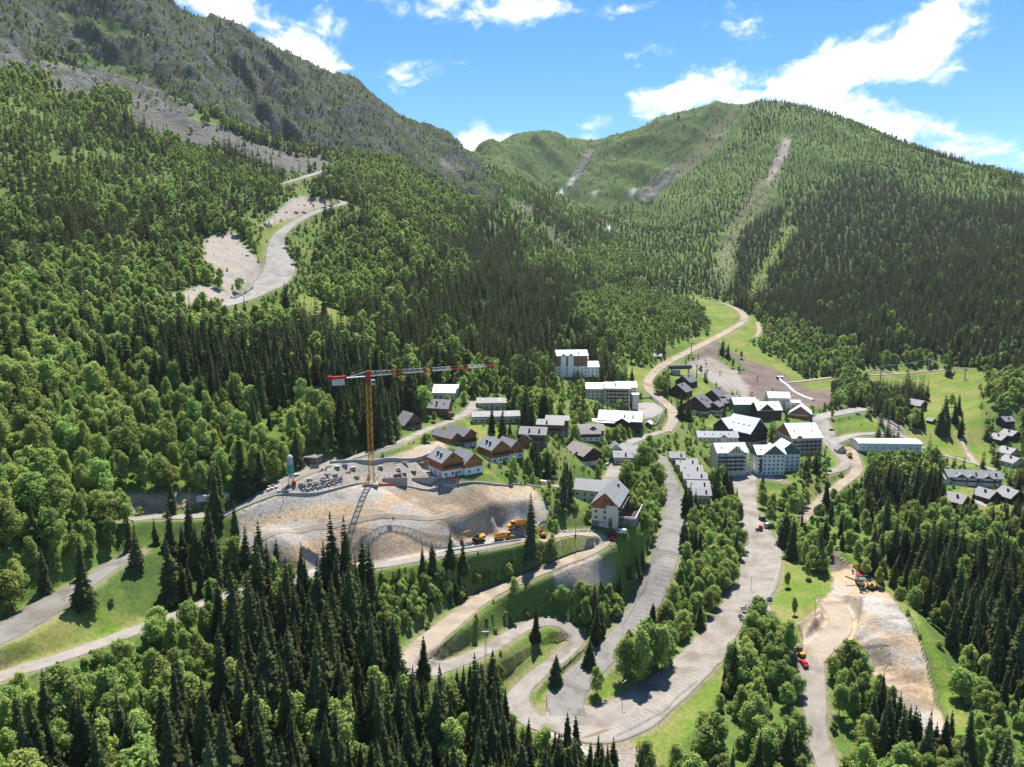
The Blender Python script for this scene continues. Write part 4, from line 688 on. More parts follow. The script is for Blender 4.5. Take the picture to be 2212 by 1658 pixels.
def empty(name, loc, rz=0.0, label=None, cat=None, group=None):
    o = bpy.data.objects.new(name, None); COL.objects.link(o); o.location = loc; o.rotation_euler = (0, 0, rz); o.empty_display_size = .5
    return tag(o, label, cat, group)
def tag(o, label=None, cat=None, group=None, kind=None):
    if label: o['label'] = label
    if cat: o['category'] = cat
    if group: o['group'] = group
    if kind: o['kind'] = kind
    return o
def copy_tree(o, parent=None):
    c = o.copy(); COL.objects.link(c); c.parent = parent
    for ch in list(o.children): copy_tree(ch, c)
    return c

# ------------------------------------------------------------------ road surfaces, laid on the graded ground
def road_material(kind):
    cols = {ASPH: ((.215,.204,.19), (.165,.158,.148)), DUST: ((.295,.266,.232), (.21,.192,.172)), TRACK: ((.335,.282,.22), (.26,.215,.166)), GRAV: ((.295,.28,.255), (.24,.228,.208))}[kind]
    if bpy.data.materials.get('road_' + kind): return bpy.data.materials['road_' + kind]
    m = mat('road_' + kind, cols[0], .9, cols[1], nscale=.16, detail=9, contrast=.36, bump=.25, bscale=2.0, spec=.2); t = m.node_tree; bs = t.nodes['Principled BSDF']; src = bs.inputs['Base Color'].links[0].from_socket; tcn = t.nodes.new('ShaderNodeTexCoord')
    def mul(src, fac, col):
        mx = t.nodes.new('ShaderNodeMix'); mx.data_type = 'RGBA'; mx.blend_type = 'MULTIPLY'; mx.inputs[7].default_value = (*col, 1); t.links.new(fac, mx.inputs[0]); t.links.new(src, mx.inputs[6]); return mx.outputs[2]
    vo = t.nodes.new('ShaderNodeTexVoronoi'); vo.feature = 'DISTANCE_TO_EDGE'; vo.inputs['Scale'].default_value = .09; nz = t.nodes.new('ShaderNodeTexNoise'); nz.inputs['Scale'].default_value = .25; nz.inputs['Detail'].default_value = 4; ad = t.nodes.new('ShaderNodeVectorMath'); ad.operation = 'MULTIPLY_ADD'; ad.inputs[1].default_value = (9, 9, 9); t.links.new(tcn.outputs['Object'], nz.inputs['Vector']); t.links.new(nz.outputs['Color'], ad.inputs[0]); t.links.new(tcn.outputs['Object'], ad.inputs[2]); t.links.new(ad.outputs[0], vo.inputs['Vector'])
    r = t.nodes.new('ShaderNodeMapRange'); r.inputs[1].default_value = .004; r.inputs[2].default_value = .022; r.inputs[3].default_value = .55 if kind == ASPH else .3; r.inputs[4].default_value = 0; t.links.new(vo.outputs['Distance'], r.inputs[0]); src = mul(src, r.outputs[0], (.45, .43, .4))
    n2 = t.nodes.new('ShaderNodeTexNoise'); n2.inputs['Scale'].default_value = .055; n2.inputs['Detail'].default_value = 5; n2.inputs['Distortion'].default_value = 1.2; t.links.new(tcn.outputs['Object'], n2.inputs['Vector']); r2 = t.nodes.new('ShaderNodeMapRange'); r2.inputs[1].default_value = .50; r2.inputs[2].default_value = .66; t.links.new(n2.outputs[0], r2.inputs[0]); src = mul(src, r2.outputs[0], (.72, .69, .64))
    t.links.new(src, bs.inputs['Base Color']); return m
from mathutils.geometry import delaunay_2d_cdt
def ribbon_mesh(nm, c, zoff, m, step):
    d = np.concatenate([[0], np.cumsum(np.hypot(np.diff(c[:, 0]), np.diff(c[:, 1])))]); n = max(int(d[-1] / step), 3)
    t = np.linspace(0, d[-1], n); x, y, w = (np.interp(t, d, c[:, k]) for k in (0, 1, 3))
    tx, ty = np.gradient(x), np.gradient(y); L = np.hypot(tx, ty) + 1e-9; nx, ny = -ty / L, tx / L
    wob = .75 * fbm(t / 5, t * 0 + hash(nm) % 97, 3, 5)
    cols = np.linspace(-1, 1, 15); X = np.stack([x + nx * .5 * (w + wob) * q for q in cols], 1); Y = np.stack([y + ny * .5 * (w + wob) * q for q in cols], 1)
    Y = np.maximum(Y, 24); Z = zat(X, Y) + zoff
    # skirt down at both edges
    X = np.concatenate([X[:, :1], X, X[:, -1:]], 1); Y = np.concatenate([Y[:, :1], Y, Y[:, -1:]], 1); Z = np.concatenate([Z[:, :1] - .5, Z, Z[:, -1:] - .5], 1)
    k = X.shape[1]; idx = np.arange(n * k).reshape(n, k); q = np.stack([idx[:-1, :-1], idx[1:, :-1], idx[1:, 1:], idx[:-1, 1:]], -1).reshape(-1, 4)
    me = bpy.data.meshes.new(nm); me.from_pydata(np.stack([X, Y, Z], -1).reshape(-1, 3).tolist(), [], q.tolist()); me.update(); me.shade_smooth(); me.materials.append(m)
    return me
ROAD = {}
for i, (nm, surf, fade, c) in enumerate(RIB):
    far = c[:, 1].mean() / 300
    ROAD[nm] = tag(inst(nm, ribbon_mesh(nm, c, (.13 if fade < 0 else .16) * max(far, 1) + (.012 * i if fade > 0 else 0), road_material(surf), .8 * max(far, 1))), kind='structure')

# ------------------------------------------------------------------ building parts
_WM = {}
def window_mesh(w, h, frame):
    k = (round(w, 1), round(h, 1), frame)
    if k not in _WM:
        _WM[k] = (MB().box(0, -.03, 0, k[0], .14, k[1]).mesh('window', frame), MB().box(0, -.075, 0, k[0] * .74, .1, k[1] * .76).mesh('pane', 'glass'))
    return _WM[k]
def put_window(parent, x, y, z, rz, w=1.1, h=1.25, frame='window_frame'):
    a, b = window_mesh(w, h, frame); o = inst('window', a, parent, (x, y, z), (0, 0, rz)); inst('pane', b, o); return o
def roof_z(V, x, y):
    t = math.tan(R(V['pitch']))
    if V['ax'] == 'x': return V['h'] + t * (V['d'] / 2 - abs(y - V['oy']))
    return V['h'] + t * (V['w'] / 2 - abs(x - V['ox']))
def volume(P, V, roof, wall, gable=None, deep=3.0, ov=.75):
    ox, oy, w, d, h, ax, t = V['ox'], V['oy'], V['w'], V['d'], V['h'], V['ax'], math.tan(R(V['pitch']))
    half, ln = (d / 2, w / 2) if ax == 'x' else (w / 2, d / 2)
    m = MB(); pr = [(-half, -deep), (half, -deep), (half, h), (0, h + half * t), (-half, h)]
    if ax == 'x': m.prism([(oy + a, b) for a, b in pr], ox - ln, ox + ln, 'x')
    else: m.prism([(ox + a, b) for a, b in pr], oy - ln, oy + ln, 'y')
    wl_ = m.build('wall', wall, P)
    if gable:
        tri = [(-half - .02, h - .02), (half + .02, h - .02), (0, h + half * t)]
        for s_ in (-1, 1):
            if ax == 'x': MB().prism([(oy + a, b) for a, b in tri], ox + s_ * ln, ox + s_ * (ln + .06), 'x').build('gable', gable, P)
            elif s_ < 0: MB().prism([(ox + a, b) for a, b in tri], oy + s_ * ln, oy + s_ * (ln + .06), 'y').build('gable', gable, P)
    th = .28; e = half + ov; ze = h - ov * t; zr = h + half * t
    for s_ in (-1, 1):
        q = [(s_ * e, ze + .03), (0, zr + .03), (0, zr + .03 + th), (s_ * e, ze + .03 + th)]; r = MB()
        if ax == 'x': r.prism([(oy + a, b) for a, b in q], ox - ln - ov, ox + ln + ov, 'x')
        else: r.prism([(ox + a, b) for a, b in q], oy - ln - ov, oy + ln + ov, 'y')
        r.build('roof', roof, P)
    return wl_
def windows_on(P, V, frame, few=False, skipfront=False, z0=0.0):
    sd = math.cos(P.rotation_euler.z) * -P.location.x + math.sin(P.rotation_euler.z) * -P.location.y; sides = (1,) if sd > 0 else (-1,)
    ox, oy, w, d, h = V['ox'], V['oy'], V['w'], V['d'], V['h']
    n = max(int((w - 1) / 3.0), 1) if not few else 2; floors = max(int((h + .3) / 2.75), 1)
    for f in range(floors):
        z = f * 2.75 + 1.55
        if z < z0: continue
        if not skipfront:
            for k in range(n):
                put_window(P, ox - w / 2 + (k + .5) * w / n, oy - d / 2, z, 0, frame=frame)
        ns = max(int(d / 4.2), 1) if not few else 1
        for s_ in sides:
            for k in range(ns): put_window(P, ox + s_ * w / 2, oy - d / 2 + (k + .5) * d / ns, z, s_ * math.pi / 2, frame=frame)
    if V['ax'] == 'y' and V['w'] > 5: put_window(P, ox, oy - d / 2, h + V['w'] * .14 + .4, 0, 1.2, 1.2, frame)
def balcony(P, x, y, z, ln, rz, depth=1.35, rail='dark_timber'):
    b = MB().box(0, -depth / 2, 0, ln, depth, .16).build('balcony', 'weathered_wood', P, (x, y, z), (0, 0, rz))
    r = MB().box(0, -depth, .55, ln, .07, .95)
    for s_ in (-1, 1): r.box(s_ * ln / 2, -depth / 2, .55, .07, depth, .95)
    n = max(int(ln / 5), 1)
    for k in range(n + 1): r.box(-ln / 2 + k * ln / n, -depth + .1, 1.3, .12, .12, 2.5)
    r.build('railing', rail, b)
def chimney(P, V, x, fr):
    if V['ax'] == 'x': xx, yy = V['ox'] + x, V['oy'] - V['d'] / 2 * fr
    else: xx, yy = V['ox'] + x, V['oy'] - V['d'] / 2 + V['d'] * fr
    z = roof_z(V, xx, yy); c = MB().box(0, 0, .55, .8, .95, 2.3).build('chimney', 'dark_metal', P, (xx, yy, z)); MB().box(0, 0, 1.78, 1.15, 1.3, .16).build('chimney_cap', 'galvanised', c)
for b in B:
    P = empty(b['name'], b['c'], b['yaw'], b['label'], b['cat'], b.get('group'))
    few = b.get('few'); V = dict(ox=0, oy=0, w=b['w'], d=b['d'], h=b['h'], ax=b['ax'], pitch=b['pitch']); w, d, h = b['w'], b['d'], b['h']
    frame = 'shutter' if b.get('shut') else 'window_frame'; vols = [V]
    if b['ax'] == 'b':          # barrel roof
        MB().box(0, 0, h / 2 - 1.5, w, d, h + 3).build('wall', b['wall'], P)
        arc = [(-(d / 2 + .5) * math.cos(math.pi * k / 10), h + 2.6 * math.sin(math.pi * k / 10)) for k in range(11)]; MB().prism(arc + [(d / 2 + .5, h - .25), (-d / 2 - .5, h - .25)], -w / 2 - .6, w / 2 + .6, 'x').build('roof', b['roof'], P)
        for k in range(9): MB().lathe([(.55, -.12), (.55, 0)], 14, axis='y').build('porthole', 'glass', P, (-w / 2 + 3 + k * (w - 6) / 8, -d / 2 + .02, h - 2.6))
        MB().box(0, -d / 2 - .1, 4.35, w + .2, .5, .3).build('cornice', 'concrete', P)
        for k in range(7): put_window(P, -w / 2 + 4 + k * (w - 8) / 6, -d / 2 - .04, 2.3, 0, 4.2, 1.7, 'post_grey')
        MB().box(w / 2 + 3.2, 1, 1.5, 6, d - 3, 5).build('annex', STONE, P)
    else:
        volume(P, V, b['roof'], b['wall'], b.get('gable'))
    if b.get('base'):
        bh, bm_ = b['base']; MB().box(0, 0, bh / 2 - 1.5, w + .14, d + .14, bh + 3).build('ground_floor', bm_, P)
    if b.get('clad') and b['clad'][2]:
        z0, z1, cmn = b['clad']; MB().box(0, 0, (z0 + z1) / 2, w + .12, d + .12, z1 - z0 - .02).build('cladding', cmn, P)
    for q in (b.get('cross') or []):
        cx, cw = q; X = dict(ox=cx, oy=-d / 4 - .35, w=cw, d=d / 2 + .7, h=h - .1, ax='y', pitch=min(b['pitch'] + 6, 46)); volume(P, X, b['roof'], b['wall'], b.get('gable') or b['wall'], ov=.6)
        put_window(P, cx, -d / 2 - .78, h + cw * .13 + .2, 0, 1.1, 1.2, frame)
        if cw > 8 and h > 6:
            for f in range(int(h / 2.75)):
                if f == 0 and b.get('garage'): continue
                for k in range(int(cw / 3)): put_window(P, cx - cw / 2 + (k + .5) * cw / int(cw / 3), -d / 2 - .72, f * 2.75 + 1.55, 0, frame=frame)
        if cw > 8: put_window(P, cx - 1.8, -d / 2 - .78, h + .5, 0, 1.1, 1.2, frame); put_window(P, cx + 1.8, -d / 2 - .78, h + .5, 0, 1.1, 1.2, frame)
        if b['label'].startswith('cream six'):
            for (xa, za, xb, zb) in ((-cw / 2 + .4, h + .1, cw / 2 - .4, h + .1), (-2.2, h + 2, 2.2, h + 2), (0, h, 0, h + 3.6)): MB().bar((cx + xa, -d / 2 - .8, za), (cx + xb, -d / 2 - .8, zb), .14).build('timber_beam', 'brown_timber', P)
    for q in b.get('wings', []):
        X = dict(ox=q[0], oy=q[1], w=q[2], d=q[3], h=q[4], ax=q[5], pitch=q[6]); vols.append(X)
        volume(P, X, b['roof'], b['wall'], b.get('gable'))
        if b.get('base') and q[4] > 4.5: MB().box(q[0], q[1], b['base'][0] / 2 - 1.5, q[2] + .13, q[3] + .13, b['base'][0] + 3).build('ground_floor', b['base'][1], P)
        if q[2] > 6 and not few: windows_on(P, X, frame, few=q[4] < 5)
        if q[4] >= 9 and b.get('clad') and b['clad'][2] and b['clad'][0] < q[4] - 2: MB().box(q[0], q[1], (b['clad'][0] + q[4]) / 2, q[2] + .11, q[3] + .11, q[4] - b['clad'][0] - .02).build('cladding', b['clad'][2], P)
    if b['ax'] != 'b':
        windows_on(P, V, frame, few=few, z0=3.0 if b.get('garage') else 0)
        ng = b.get('garage', 0)
        for k in range(ng):
            gw = min(w / ng - .9, 5.2); g = MB().box(0, -.08, 0, gw, .16, 2.4).build('garage_door', 'garage_white', P, (-w / 2 + (k + .5) * w / ng, -d / 2 - .07, 1.2))
            MB().box(0, -.17, .75, gw * .92, .03, .12).build('vent_strip', 'dark_metal', g)
        if not ng:
            dr = MB().box(0, -.06, 0, 1.1, .14, 2.1).build('door', 'barrier_orange' if b.get('odoor') else 'brown_timber', P, (w * .18, -d / 2 - .07, 1.05)); MB().box(.4, -.15, 0, .06, .08, .2).build('handle', 'galvanised', dr)
    for z in b.get('balc', []):
        if b['name'] == 'hotel_block' and w < 22 and b['ax'] == 'x':
            balcony(P, -w * .06, -d / 2 - .36 * bool(b.get('cross')), z, w * .82, 0)
        else: balcony(P, 0, -d / 2, z, w * .88, 0)
        if b['label'].startswith('dark timber hotel'): balcony(P, -w / 2, 0, z, d * .8, -math.pi / 2)
    for z in b.get('sidebalc', []): balcony(P, w / 2, 0, z, d * .9, math.pi / 2, 1.7)
    for (x, fr) in b.get('chim', []): chimney(P, V, x, fr)
    for k in range(b.get('sky', 0) or (2 if b['roof'] in (GREY_R, WHITE_R) and w > 11 and b['ax'] == 'x' and not few else 0)):
        n = b.get('sky', 0) or 2
        if b['ax'] == 'x': x, y = -w * .32 + k * w * .6 / max(n - 1, 1), -d * .28; rot = (R(b['pitch']), 0, 0)
        else: x, y = -w * .28, -d * .3 + k * d * .6 / max(n - 1, 1); rot = (0, -R(b['pitch']), 0)
        MB().box(0, 0, .0, .8, 1.1, .14).build('skylight', 'glass', P, (x, y, roof_z(V, x, y) + .40), rot)
    if b.get('strips'):          # corner bands of tall windows
        for x in (-w * .36, -w * .12, w * .2, w * .42):
            MB().box(0, 0, 0, 1.5, .1, 9.5).build('window_band', 'glass', P, (x, -d / 2 - .4 if abs(x - 1.5) < 7.5 else -d / 2 - .05, 6.4))
    if b.get('terrace'):
        xo, tw_, td, thh = b['terrace']; T = MB().box(xo, 2, thh / 2 - 1.5, 7.5, td, thh + 3).build('terrace', STONE, P)
        MB().box(xo, 2, thh + .05, 7.3, td - .2, .1).build('deck', 'dark_timber', T)
        for (cx, cy, sx, sy) in ((xo + 3.7, 2, .25, td), (xo, 2 - td / 2 + .12, 7.5, .25)): MB().box(cx, cy, thh + .5, sx, sy, 1.0).build('parapet', 'white_render', T)
        for k in range(6): MB().box(xo - 1.2, 2 - td / 2 + 2 + k * 3.2, thh + 1.1, 4.6, .12, 2.0).build('privacy_screen', 'dark_timber', T)
    if b.get('shed'):
        MB().box(w / 2 + 2.5, -d / 2 - 1, 1.1, 3, 2.6, 2.6).build('shed', 'brown_timber', P)
    if b.get('glaz'):
        for k in range(3): put_window(P, -2.6 + k * 2.6, -d / 2 - .08, 4.4 if k == 1 else 3.4, 0, 1.9, 3.0)
        balcony(P, 0, -d / 2, 2.2, w * .8, 0)
    b['obj'] = P; b['vols'] = vols

# ------------------------------------------------------------------ where woods must leave the view open: roads, works, meadows, houses
KEEP = np.zeros((RH, RW), bool); NOTREE = np.zeros((RH, RW), bool)
def hull(p):
    p = sorted(set((round(a, 1), round(b, 1)) for a, b in p))
    def half(q):
        o = []
        for c in q:
            while len(o) > 1 and (o[-1][0] - o[-2][0]) * (c[1] - o[-2][1]) - (o[-1][1] - o[-2][1]) * (c[0] - o[-2][0]) <= 0: o.pop()
            o.append(c)
        return o
    return half(p)[:-1] + half(p[::-1])[:-1]
for b in B:
    c, s = math.cos(b['yaw']), math.sin(b['yaw'])
    for V in b['vols']:
        top = V['h'] + (.5 * (V['d'] if V['ax'] == 'x' else V['w'])) * math.tan(R(V['pitch'])) * .8; q = []; f = []
        for sx in (-.5, .5):
            for sy in (-.5, .5):
                x, y = V['ox'] + sx * V['w'], V['oy'] + sy * V['d']; X, Y = b['c'].x + c * x - s * y, b['c'].y + s * x + c * y
                q += [to_px(X, Y, b['c'].z + .35 * V['h']), to_px(X, Y, b['c'].z + top)]
                x, y = V['ox'] + sx * (V['w'] + 3), V['oy'] + sy * (V['d'] + 3); X, Y = b['c'].x + c * x - s * y, b['c'].y + s * x + c * y; f.append(to_px(X, Y, b['c'].z))
        KEEP |= poly_mask(hull(q)); NOTREE |= poly_mask(hull(f))
def ribbon_poly(c, extra, zo=0.0):
    tx, ty = np.gradient(c[:, 0]), np.gradient(c[:, 1]); L = np.hypot(tx, ty) + 1e-9; h = c[:, 3] / 2 + extra
    a = [to_px(x, y, z) for x, y, z in zip(c[:, 0] - ty / L * h, c[:, 1] + tx / L * h, c[:, 2])]; b_ = [to_px(x, y, z) for x, y, z in zip(c[:, 0] + ty / L * h, c[:, 1] - tx / L * h, c[:, 2])]
    return a, b_
HIDDEN_OK = {'forest_road': None, 'forest_track': None, 'excavation_road': [(0, 330, 9999), (560, 800, 9999)], 'works_road': None}
for (nm, surf, fade, c) in RIB:
    for ex, ras in ((1.6, NOTREE), (0.0, KEEP)):
        a, b_ = ribbon_poly(c, ex)
        for k in range(len(a) - 1):
            if ras is KEEP:
                u = a[k][0]; v = a[k][1]
                if nm == 'excavation_road' and (300 < u < 790): continue
                if nm in ('forest_road', 'meadow_upper_path') : continue
                if nm == 'works_road' and v < 1400: continue
                if nm == 'upper_car_park' and 1395 < v < 1475 and u > 1300: continue
                if nm == 'ski_road' and u < 460: continue
                if nm == 'forest_track' and v > 1060: continue
            ras |= poly_mask([a[k], a[k + 1], b_[k + 1], b_[k]])
for poly in ([(540,1100),(600,1070),(1000,1047),(1160,1052),(1170,1140),(1090,1155),(1000,1180),(850,1190),(680,1160),(600,1140)], [(560,1070),(640,1020),(700,995),(960,965),(990,1040),(740,1050)], [(0,1410),(130,1335),(230,1340),(200,1380),(0,1450)],
             [(1020,1430),(1120,1375),(1190,1356),(1220,1375),(1205,1395),(1140,1440),(1060,1430)], [(1380,1600),(1480,1540),(1540,1480),(1560,1490),(1450,1620)], [(1800,1190),(1930,1290),(1990,1390),(2015,1500),(2040,1570),(1960,1540),(1900,1440),(1840,1390),(1800,1400),(1735,1390),(1730,1345),(1790,1300)],
             [(1930,1290),(2000,1390),(2040,1510),(2080,1590),(2100,1590),(2040,1470),(1990,1360)], [(1690,1210),(1740,1290),(1780,1300),(1730,1380),(1670,1310)], [(2010,800),(2110,800),(2110,930),(2060,980),(2010,970),(2030,900)], [(1500,780),(1545,745),(1600,775),(1750,850),(1780,870),(1640,855),(1560,830)],
             [(1580,740),(1700,810),(1640,785)], [(1480,640),(1600,670),(1640,700),(1630,730),(1560,715)], [(600,600),(450,540),(500,510),(555,575),(540,610)], [(280,1070),(420,1070),(330,1105)], [(1640,1200),(1680,1200),(1670,1240)],
             [(1205,1245),(1290,1205),(1320,1240),(1300,1260)], [(1800,920),(1890,908),(1890,930),(1810,948)], [(1000,1045),(1050,1005),(1085,1010),(1090,1045)], [(1190,1165),(1280,1165),(1270,1185),(1210,1210)], [(1870,805),(1950,800),(1950,825),(1880,825)]):
    KEEP |= poly_mask(poly)

# ------------------------------------------------------------------ trees
def leaf_material(name, col, col2, trans, rand=.22, hue=.02):
    m = bpy.data.materials.new(name); m.use_nodes = True; t = m.node_tree; t.nodes.clear()
    oi = t.nodes.new('ShaderNodeObjectInfo'); tcn = t.nodes.new('ShaderNodeTexCoord'); nz = t.nodes.new('ShaderNodeTexNoise'); nz.inputs['Scale'].default_value = .55; nz.inputs['Detail'].default_value = 2; t.links.new(tcn.outputs['Object'], nz.inputs['Vector'])
    mx = t.nodes.new('ShaderNodeMix'); mx.data_type = 'RGBA'; mx.inputs[6].default_value = (*col, 1); mx.inputs[7].default_value = (*col2, 1)
    rp = t.nodes.new('ShaderNodeMapRange'); rp.inputs[1].default_value = .35; rp.inputs[2].default_value = .65; t.links.new(nz.outputs[0], rp.inputs[0]); t.links.new(rp.outputs[0], mx.inputs[0])
    hv = t.nodes.new('ShaderNodeHueSaturation'); t.links.new(mx.outputs[2], hv.inputs['Color'])
    mr = t.nodes.new('ShaderNodeMapRange'); mr.inputs[3].default_value = 1 - rand; mr.inputs[4].default_value = 1 + rand; t.links.new(oi.outputs['Random'], mr.inputs[0]); t.links.new(mr.outputs[0], hv.inputs['Value'])
    fr = t.nodes.new('ShaderNodeMath'); fr.operation = 'MULTIPLY'; fr.inputs[1].default_value = 7.31; t.links.new(oi.outputs['Random'], fr.inputs[0]); f2 = t.nodes.new('ShaderNodeMath'); f2.operation = 'FRACT'; t.links.new(fr.outputs[0], f2.inputs[0])
    mh = t.nodes.new('ShaderNodeMapRange'); mh.inputs[3].default_value = .5 - hue; mh.inputs[4].default_value = .5 + hue; t.links.new(f2.outputs[0], mh.inputs[0]); t.links.new(mh.outputs[0], hv.inputs['Hue'])
    df = t.nodes.new('ShaderNodeBsdfDiffuse'); tr = t.nodes.new('ShaderNodeBsdfTranslucent'); ms = t.nodes.new('ShaderNodeMixShader'); ms.inputs[0].default_value = trans; out = t.nodes.new('ShaderNodeOutputMaterial')
    t.links.new(hv.outputs[0], df.inputs[0]); t.links.new(hv.outputs[0], tr.inputs[0]); t.links.new(df.outputs[0], ms.inputs[1]); t.links.new(tr.outputs[0], ms.inputs[2]); t.links.new(ms.outputs[0], out.inputs[0]); return m
M_SPRUCE = leaf_material('spruce_needles', (.078,.100,.041), (.128,.148,.056), .36, .34, .014)
M_LARCH = leaf_material('larch_needles', (.20,.29,.075), (.26,.36,.09), .45, .18, .012)
M_LEAF = leaf_material('leaves', (.250,.345,.100), (.370,.455,.135), .52, .30, .020)
M_BUSH = leaf_material('bush_leaves', (.240,.345,.090), (.350,.450,.120), .52, .25, .018)
M_BARK = mat('bark', (.13,.10,.075), .95, (.08,.062,.05), nscale=3)
def tree_mesh(name, tris, m):
    v = np.array(tris, np.float32).reshape(-1, 3); me = bpy.data.meshes.new(name); n = len(v) // 3
    me.vertices.add(len(v)); me.vertices.foreach_set('co', v.ravel()); me.loops.add(3 * n); me.loops.foreach_set('vertex_index', np.arange(3 * n, dtype=np.int32)); me.polygons.add(n); me.polygons.foreach_set('loop_start', np.arange(0, 3 * n, 3, dtype=np.int32)); me.update(); me.materials.append(m); return me
def spruce(seed, h, rb, whorls, per, twigs, larch=False):
    """drooping boughs in whorls round a straight trunk; unit of metres"""
    r = random.Random(seed); T = []
    lean = (r.uniform(-.012, .012) * h, r.uniform(-.012, .012) * h)
    for k in range(whorls):
        f = (k + r.uniform(-.3, .3)) / whorls; f = min(max(f, 0), .985); z = h * (.07 + .92 * f)
        prof = (1 - f) ** .82 * (0.86 + .14 * math.sin(f * 9 + seed)) if not larch else (1 - f) ** .7
        R0 = rb * prof + .12
        np_ = max(int(per * (1 - .45 * f) + r.uniform(-.5, .5)), 3); a0 = r.uniform(0, 6.28)
        for j in range(np_):
            a = a0 + 6.283 * j / np_ + r.uniform(-.28, .28); L = R0 * r.uniform(.68, 1.16)
            if r.random() < .05: L *= .45
            if r.random() < .04: L *= 1.35
            droop = (.30 + .22 * (1 - f)) * L if not larch else .05 * L; ca, sa = math.cos(a), math.sin(a); px, py = -sa, ca
            def pt(t, side, dz): 
                zz = z - droop * (t ** 1.4) + .16 * L * max(t - .7, 0) + dz + (.10 * L if f > .8 else 0) * t
                return (lean[0] * f + ca * L * t + px * side, lean[1] * f + sa * L * t + py * side, zz)
            wd = L * (.26 if not larch else .2) + .10
            hang = .13 * L + .12
            root, mid, tip = pt(.02, 0, 0), pt(.55, 0, .04 * L), pt(1, 0, 0)
            for sd in (-1, 1):
                e1, e2 = pt(.42, sd * wd, -hang), pt(.72, sd * wd * .72, -hang * .9)
                T += [root, mid, e1] if sd > 0 else [root, e1, mid]
                T += [mid, tip, e2] if sd > 0 else [mid, e2, tip]
                if twigs > 1: T += [mid, e2, e1] if sd > 0 else [mid, e1, e2]
                for q in range(twigs):
                    t = r.uniform(.25, .95); w2 = wd * (1.25 - t * .6) * r.uniform(.7, 1.25); s_ = sd
                    T += [pt(t - .10, s_ * wd * .2, -.02), pt(t + .10, s_ * wd * .2, -.02), pt(t + r.uniform(.02, .16), s_ * w2, -hang * r.uniform(.8, 2.2))]
    for j in range(5):
        a = 6.283 * j / 5; T += [(lean[0], lean[1], h * 1.03), (lean[0] + .22 * math.cos(a), lean[1] + .22 * math.sin(a), h * .93), (lean[0] + .22 * math.cos(a + 1.2), lean[1] + .22 * math.sin(a + 1.2), h * .94)]
    return T
def leafy(seed, h, rx, n, size, lobes, base=.16, bush=False):
    """clumps of leaf sprays on several lobes, open between them"""
    r = random.Random(seed); T = []; C = []
    for k in range(lobes):
        t = (k + .5) / lobes; a = r.uniform(0, 6.28); zz = h * (base + (1 - base) * (.12 + .80 * t)); rad = rx * (.72 * math.sin(math.pi * min(.18 + .74 * t, 1)) ** .8) * r.uniform(.25, 1.0)
        C.append((rad * math.cos(a), rad * math.sin(a), zz, rx * r.uniform(.30, .50) * (1.15 - .5 * t), h * r.uniform(.10, .17)))
    C.append((0, 0, h * .82, rx * .42, h * .17))
    for k in range(n):
        c = C[r.randrange(len(C))]; th = r.uniform(0, 6.283); ph = math.acos(r.uniform(-.72, 1)); q = r.random() ** .38
        nx, ny, nz = math.sin(ph) * math.cos(th), math.sin(ph) * math.sin(th), math.cos(ph)
        p = Vector((c[0] + nx * c[3] * q, c[1] + ny * c[3] * q, c[2] + nz * c[4] * q)); s_ = size * r.uniform(.55, 1.35)
        nrm = Vector((nx + r.uniform(-.7, .7), ny + r.uniform(-.7, .7), nz + .35 + r.uniform(-.7, .7))).normalized(); ax_ = nrm.orthogonal().normalized(); ax_ = Matrix.Rotation(r.uniform(0, 6.28), 3, nrm) @ ax_; bx = nrm.cross(ax_)
        a_, b_, c_, d_ = p + ax_ * s_, p + bx * s_ * .62, p - ax_ * s_ * .9, p - bx * s_ * .62
        T += [tuple(a_), tuple(b_), tuple(c_), tuple(a_), tuple(c_), tuple(d_)]
    return T
def trunk_mesh(name, h, r0, limbs=0, seed=0, spread=1.0):
    m = MB(); r = random.Random(seed); m.bar((0, 0, -1.2), (0, 0, h * .55), r0, 7, r0 * .6); m.bar((0, 0, h * .55), (0, 0, h * .96), r0 * .6, 6, r0 * .08)
    for k in range(limbs):
        a = r.uniform(0, 6.28); z = h * r.uniform(.22, .6); m.bar((0, 0, z), (math.cos(a) * spread, math.sin(a) * spread, z + h * r.uniform(.12, .25)), r0 * .34, 5, r0 * .1)
    return m.mesh(name, M_BARK)
# near models (height about 20, 18, 10, 4 m) and light far models
NEAR = {'spruce': [], 'larch': [], 'broadleaf': [], 'bush': []}; FAR = {k: [] for k in NEAR}
for k in range(6): NEAR['spruce'].append((tree_mesh('spruce_crown', spruce(k, 20, [3.6, 4.1, 3.2, 4.4, 3.4, 3.8][k], [32, 30, 34, 29, 32, 27][k], 10, 3), M_SPRUCE), trunk_mesh('spruce_trunk', 20, .26)))
for k in range(4): FAR['spruce'].append(tree_mesh('spruce_far', spruce(50 + k, 20, [3.3, 3.8, 3.1, 4.1][k], 18, 8, 1), M_SPRUCE))
for k in range(3): NEAR['larch'].append((tree_mesh('larch_crown', spruce(70 + k, 18, [3.0, 3.4, 2.8][k], 26, 8, 3, True), M_LARCH), trunk_mesh('larch_trunk', 18, .24)))
for k in range(6):
    hh, rx = [(10, 3.1), (9, 3.4), (11, 2.7), (12, 3.3), (8.5, 3.6), (12.5, 2.4)][k]; NEAR['broadleaf'].append((tree_mesh('broadleaf_crown', leafy(k, hh, rx, 3600, .27, 30 + 2 * k), M_LEAF), trunk_mesh('broadleaf_trunk', hh, .17, 7, k, rx * .5), hh))
for k in range(4):
    hh, rx = [(10, 3.1), (9, 3.4), (11, 2.7), (12, 3.2)][k]; FAR['broadleaf'].append(tree_mesh('broadleaf_far', leafy(30 + k, 10, rx, 700, .55, 18 + k), M_LEAF))
